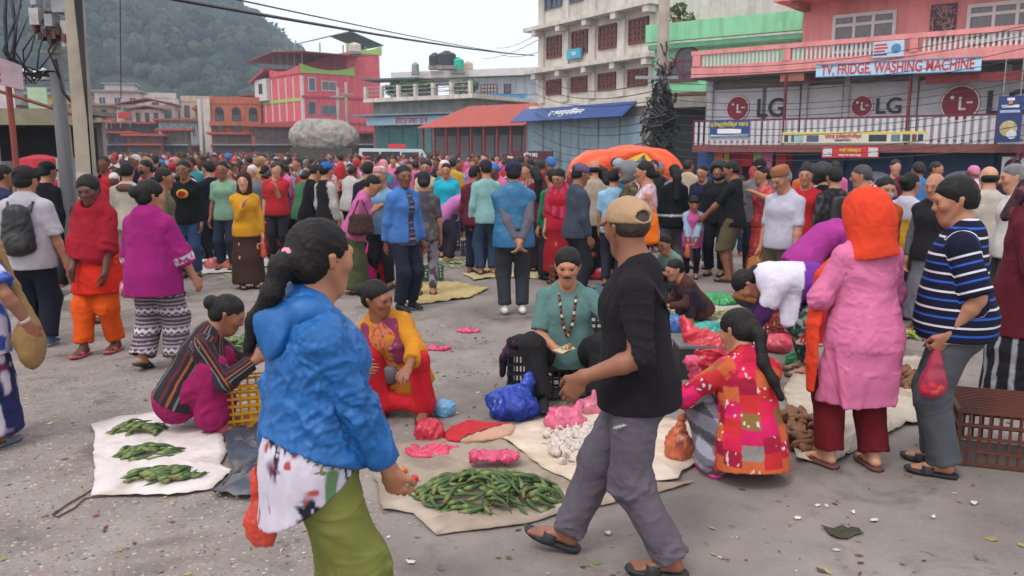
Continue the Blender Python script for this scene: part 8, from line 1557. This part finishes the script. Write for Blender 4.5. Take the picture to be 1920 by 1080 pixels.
mid('man in slate sweater and mauve cap beside the tent', 1082, 1.66, -70, '3c4250', ('trousers', '24262c'), 'short', d=10.4, sleeve=.97, cap='5a4c66', skin='brown', head=(0, 12, 0), fat=1.15)
mid('bald man in beige waistcoat from behind near the tent', 1113, 1.68, 4, 'a39684', ('trousers', '3a3632'), 'bald', d=12.0, sleeve=.97, fat=1.1)
mid('motorcyclist in camouflage jacket with grey and red helmet', 1180, 1.66, 92, '4a4634', ('trousers', '24241f'), None, d=11.2, sleeve=.97, pat=blotch(('6a6248', '2c2c20'), 16, .2), finish=helmet('6a6c70'))
mid('person in light blue shirt between tent and striped dress woman', 1150, 1.58, -20, '86b0cc', ('trousers', '2c3040'), 'short', d=11.4, sleeve=.45)
mid('woman with black hair in black top with two white bands', 1263, 1.62, 8, '131317', ('trousers', '5a5860'), 'long', d=12.4, female=True, sleeve=.97, hem=.14, pat=lambda so, C: np.where((((so.V[:, 2] % .10) < .03) & (so.V[:, 2] < 1.0) & (so.V[:, 2] > .82))[:, None], np.array(srgb('b8b8bc')), C))
mid('person in blue cap and mask among the tent shoppers', 1158, 1.70, 175, '2a5a6a', ('trousers', '24242c'), 'short', d=12.6, sleeve=.97, cap='8a90a0', finish=mask('8fb0bc'))
mid('man in grey shirt and black cap with pink strap', 1420, 1.70, 165, '6c6c70', ('trousers', '2a2a30'), 'short', d=12.2, sleeve=.5, cap='1c1a1e')
mid('motorcyclist in dark jacket and black helmet behind the navy T-shirt woman', 1346, 1.66, 150, '1c1c22', ('trousers', '202028'), None, d=12.4, sleeve=.97, finish=helmet('18191d'))
mid('woman in maroon top near the tent seen from behind', 1004, 1.58, 20, '5a1c30', ('skirt', '2a1c28'), 'long', d=12.8, female=True, sleeve=.9)
mid('woman in green top behind the crimson shawl woman', 1036, 1.56, 30, '1f6a50', ('skirt', '1c1c24'), 'long', d=12.0, female=True, sleeve=.9)
mid('man in dark blue bag and jacket at the left edge', 8, 1.66, -40, '22284a', ('trousers', '1c1c24'), 'short', d=9.8, sleeve=.97, skin='brown')
mid('person in black hooded top behind the grey pole', 92, 1.68, -20, '101014', ('trousers', '1c1c22'), 'short', d=10.9, sleeve=.97, cap='16161a')
mid('person in bright pink top beyond the two poles', 134, 1.58, 180, 'd8287c', ('trousers', '2c2838'), 'short', d=13.6, female=True, sleeve=.6)
mid('child beside the red shawl woman by the pole', 146, 1.25, -60, '34426a', ('trousers', '2c2c34'), 'short', d=8.9, sleeve=.9, skin='deep')
mid('woman in pink top with red scarf behind the red shawl woman', 182, 1.60, 172, 'c86a88', ('trousers', '8a1c2c'), 'lowbun', d=12.4, female=True, sleeve=.9, finish=shawl('a8182a'))
mid('man in navy T-shirt with mask beyond the magenta woman', 282, 1.68, 150, '1a2038', ('trousers', '1c1c28'), 'short', d=13.0, sleeve=.5, finish=mask('20242c'), skin='brown')
mid('man in olive shirt just past the magenta woman\'s head', 308, 1.60, -70, '5c5a44', ('trousers', '2a2a30'), 'short', d=10.6, sleeve=.5, skin='brown')
mid('person in black puffer jacket among front row shoppers', 398, 1.66, 60, '18182a', ('trousers', '1c1c28'), 'short', d=13.6, sleeve=.97)
mid('man in white sleeved vest behind the leaning black jacket man', 612, 1.64, -40, '1c1a1e', ('trousers', '2c2830'), 'short', d=12.8, sleeve=.97, pat=lambda so, C: np.where((so.tag == 'sleeve')[:, None], np.array(srgb('aaa6a4')), C), cap='2a5aa0')
mid('woman in cream shirt behind the turquoise T-shirt person', 800, 1.64, 178, 'bfae94', ('trousers', '3a3440'), 'short', d=15.2, female=True, sleeve=.9)
# ------------------------------------------------------------------ the crowd: a few figures, copied with their own clothes
def bake(seed, female, vx, pose):
    p = Person('x', (0, 0, 0), 0, (1.54 if female else 1.64), 1.0 + .1 * (seed % 3), 'tan', vx, female, headscale=1.08, **pose)
    gs = [('skin', None)]; p.body(); p.hair(('lowbun', 'long', 'bun')[seed % 3] if female else 'short')
    if seed % 4 == 1 and female: p.put('low', p.skirt(.1, (.22, .18)), (1, 1, 1))
    else: p.put('low', p.trousers(.022, .078, .07, .97), (1, 1, 1))
    p.put('top', p.top(.96 if seed % 2 else .48, .024, .10 + .1 * female, 1.08), (1, 1, 1))
    V, F, M = [], [], []; off = 0; mi = dict(body=0, hair=3, low=2, top=1)
    for ch in list(p.root.children):
        me = ch.data; n = len(me.vertices); co = np.zeros(n * 3, np.float32); me.vertices.foreach_get('co', co); V.append(co.reshape(-1, 3)); q = np.zeros(len(me.loops), np.int32); me.loops.foreach_get('vertex_index', q); F.append(q.reshape(-1, 4) + off); M += [mi[ch.name.split('.')[0]]] * len(me.polygons); off += n; bpy.data.objects.remove(ch); bpy.data.meshes.remove(me)
    bpy.data.objects.remove(p.root); return np.concatenate(V), np.concatenate(F), np.array(M)
POSES = [dict(), dict(hands=[(-.1, .25, 1.0), (.12, .26, .98)], head=(20, 14, 0)), dict(head=(-30, 4, 0), feet=[(-.09, -.12, 0), (.09, .14, 0)]), dict(lean=14, head=(0, 22, 0), hands=[(-.1, .3, .85), (.1, .3, .85)]), dict(head=(35, 8, 0), hands=[(-.06, .22, 1.25), None]), dict(feet=[(-.09, .14, 0), (.09, -.12, 0)], head=(10, 0, 0))]
def solid_mat(name, c, r=.9): return paint(name, c, r, .15, 12, 0)
TOPS = dict(red='a82028', pink='c8608c', maroon='5a1a2a', black='141418', white='b4b0b0', navy='1c2440', blue='3a68a0', grey='6a6870', green='3a6a48', yellow='b8943c', orange='b85a2a', teal='2f7a80', magenta='9a2468', beige='a8987e', purple='5a3a70')
TMAT = {k: solid_mat('crowd top ' + k, v) for k, v in TOPS.items()}; LMAT = {k: solid_mat('crowd legs ' + k, v) for k, v in dict(dark='1e1e26', jeans='2c4468', brown='4a3a30', wine='5a1828').items()}
SMAT = [solid_mat('crowd skin %d' % i, tuple(SKINS[k])) for i, k in enumerate(('tan', 'brown', 'deep', 'fair'))]; HMAT = solid_mat('crowd hair', (.010, .008, .008), .6); CAPM = [solid_mat('crowd cap %d' % i, c) for i, c in enumerate(('a82838', 'c8c0c0', '3a6aa8', 'c87898', '8a6a50'))]
PROT = []
for k in range(12):
    V, F, M = bake(k, k % 2 == 1, .027, POSES[k % 6]); PROT.append(mesh_from('person', V, F, [SMAT[0], TMAT['red'], LMAT['dark'], HMAT], True, midx=M))
Q = np.random.default_rng(77); placed = [(o.location.x, o.location.y) for o in bpy.data.objects if o.name.startswith('person') and o.parent is None]
def crowd_spot(lo, hi, a, b):
    for _ in range(60):
        d = lo + (hi - lo) * Q.random() ** .8; px = Q.uniform(a, b); x = (px - 960) / FPX * d * 1.0 / CP * (CP * CP + 0.0) ** 0 
        if all((x - u) ** 2 + (d - v) ** 2 > .34 ** 2 for u, v in placed): placed.append((x, d)); return x, d
    return None
for nm, a_, b_, sc_ in (('checked red', '9c2a30', 'c8b8b4', 26), ('checked blue', '2c4a78', 'a8b4c4', 30), ('striped grey', '4a4a52', 'a4a2a6', 22), ('floral pink', 'b87890', 'd8c4cc', 34), ('floral maroon', '5a2030', 'a87a70', 30)):
    n = N('crowd top ' + nm); tc = n.new('ShaderNodeTexCoord'); mp = n.new('ShaderNodeMapping'); mp.inputs['Scale'].default_value = (0.02, 0.02, 1) if 'striped' in nm else (1, 1, 1); n.link(tc.outputs['Object'], mp.inputs[0])
    if 'floral' in nm: n.col(n.ramp(n.noise(sc_, 2), [(.5, srgb(a_)), (.56, srgb(b_))]))
    else: ck = n.new('ShaderNodeTexChecker', Scale=sc_); n.link(mp.outputs[0], ck.inputs[0]); ck.inputs[1].default_value = (*srgb(a_), 1); ck.inputs[2].default_value = (*srgb(b_), 1); n.col(ck.outputs[0])
    n.set(Roughness=.9); TMAT[nm] = n.m; TOPS[nm] = a_
names = list(TOPS); wts = np.array([.17, .15, .08, .07, .11, .05, .08, .06, .03, .04, .03, .04, .05, .04, .03, .06, .06, .06, .07, .06]); wts /= wts.sum(); cnt = 0
zones = [(70, 14, 20, 178, 640, 'front rows of the market crowd'), (26, 14.5, 20, 640, 1030, 'crowd behind the crate stack'), (88, 19, 30, 175, 1000, 'middle of the street crowd'), (90, 29, 46, 180, 1010, 'far part of the street crowd'), (10, 14, 24, 40, 178, 'crowd beyond the utility poles'), (16, 14, 19, 1000, 1300, 'crowd around the orange tent'), (8, 13, 17, 1330, 1560, 'shoppers before the hanging cloths'), (5, 12, 15, 1600, 1900, 'shoppers before the navy shutters')]
for n_, lo, hi, a, b, where in zones:
    for _ in range(n_):
        s_ = crowd_spot(lo, hi, a, b)
        if s_ is None: continue
        x, d = s_; k = Q.integers(12); o = link('person', PROT[k], None, (x, d, gz(x, d)), Q.choice([0, math.pi, math.pi, Q.uniform(0, 6.28), math.pi * .8, -.4])); sc_ = Q.uniform(.93, 1.06); o.scale = (sc_, sc_, sc_)
        tn = names[Q.choice(len(names), p=wts)]; hat = Q.random() < .22
        for si, m_ in ((0, SMAT[Q.integers(4)]), (1, TMAT[tn]), (2, LMAT[['dark', 'jeans', 'brown', 'wine', 'dark'][Q.integers(5)]]), (3, CAPM[Q.integers(5)] if hat else HMAT)): o.material_slots[si].link = 'OBJECT'; o.material_slots[si].material = m_
        tag(o, 'person in %s top%s in the %s' % (tn, ' and head covering' if hat else '', where), 'person', where); cnt += 1
# beyond them the crowd is one mass
VV, FF, MM = [], [], []; off = 0; far = [bake(k, k % 2 == 1, .10, POSES[k]) for k in range(4)]; fm = [SMAT[1], HMAT, LMAT['dark']] + [TMAT[k] for k in names]
for _ in range(420):
    d = Q.uniform(42, 90); px = Q.uniform(185, 900); x = (px - 960) / FPX * d; V, F, M = far[Q.integers(4)]; a = Q.uniform(0, 6.3); V = V @ rz(a).T * Q.uniform(.92, 1.06) + [x, d, 0]; t_ = 3 + Q.choice(len(names), p=wts); VV.append(V); FF.append(F + off); off += len(V); MM.append(np.choose(M, [0, t_, 2, 1]))
tag(link('crowd', mesh_from('crowd', np.concatenate(VV), np.concatenate(FF), fm, True, midx=np.concatenate(MM))), 'dense distant crowd filling the far end of the street', 'crowd', kind='stuff')
# ------------------------------------------------------------------ haze
hz_ = MB().box(-720, 720, -40, 720, -2.5, 150).build('haze', [])
hm = bpy.data.materials.new('haze'); hm.use_nodes = True; ht = hm.node_tree; ht.nodes.clear(); pv = ht.nodes.new('ShaderNodeVolumePrincipled'); pv.inputs['Color'].default_value = (.70, .84, 1, 1); pv.inputs['Density'].default_value = .0009; pv.inputs['Anisotropy'].default_value = .2
ho = ht.nodes.new('ShaderNodeOutputMaterial'); ht.links.new(pv.outputs[0], ho.inputs['Volume']); hz_.data.materials.append(hm); tag(hz_, kind='stuff')
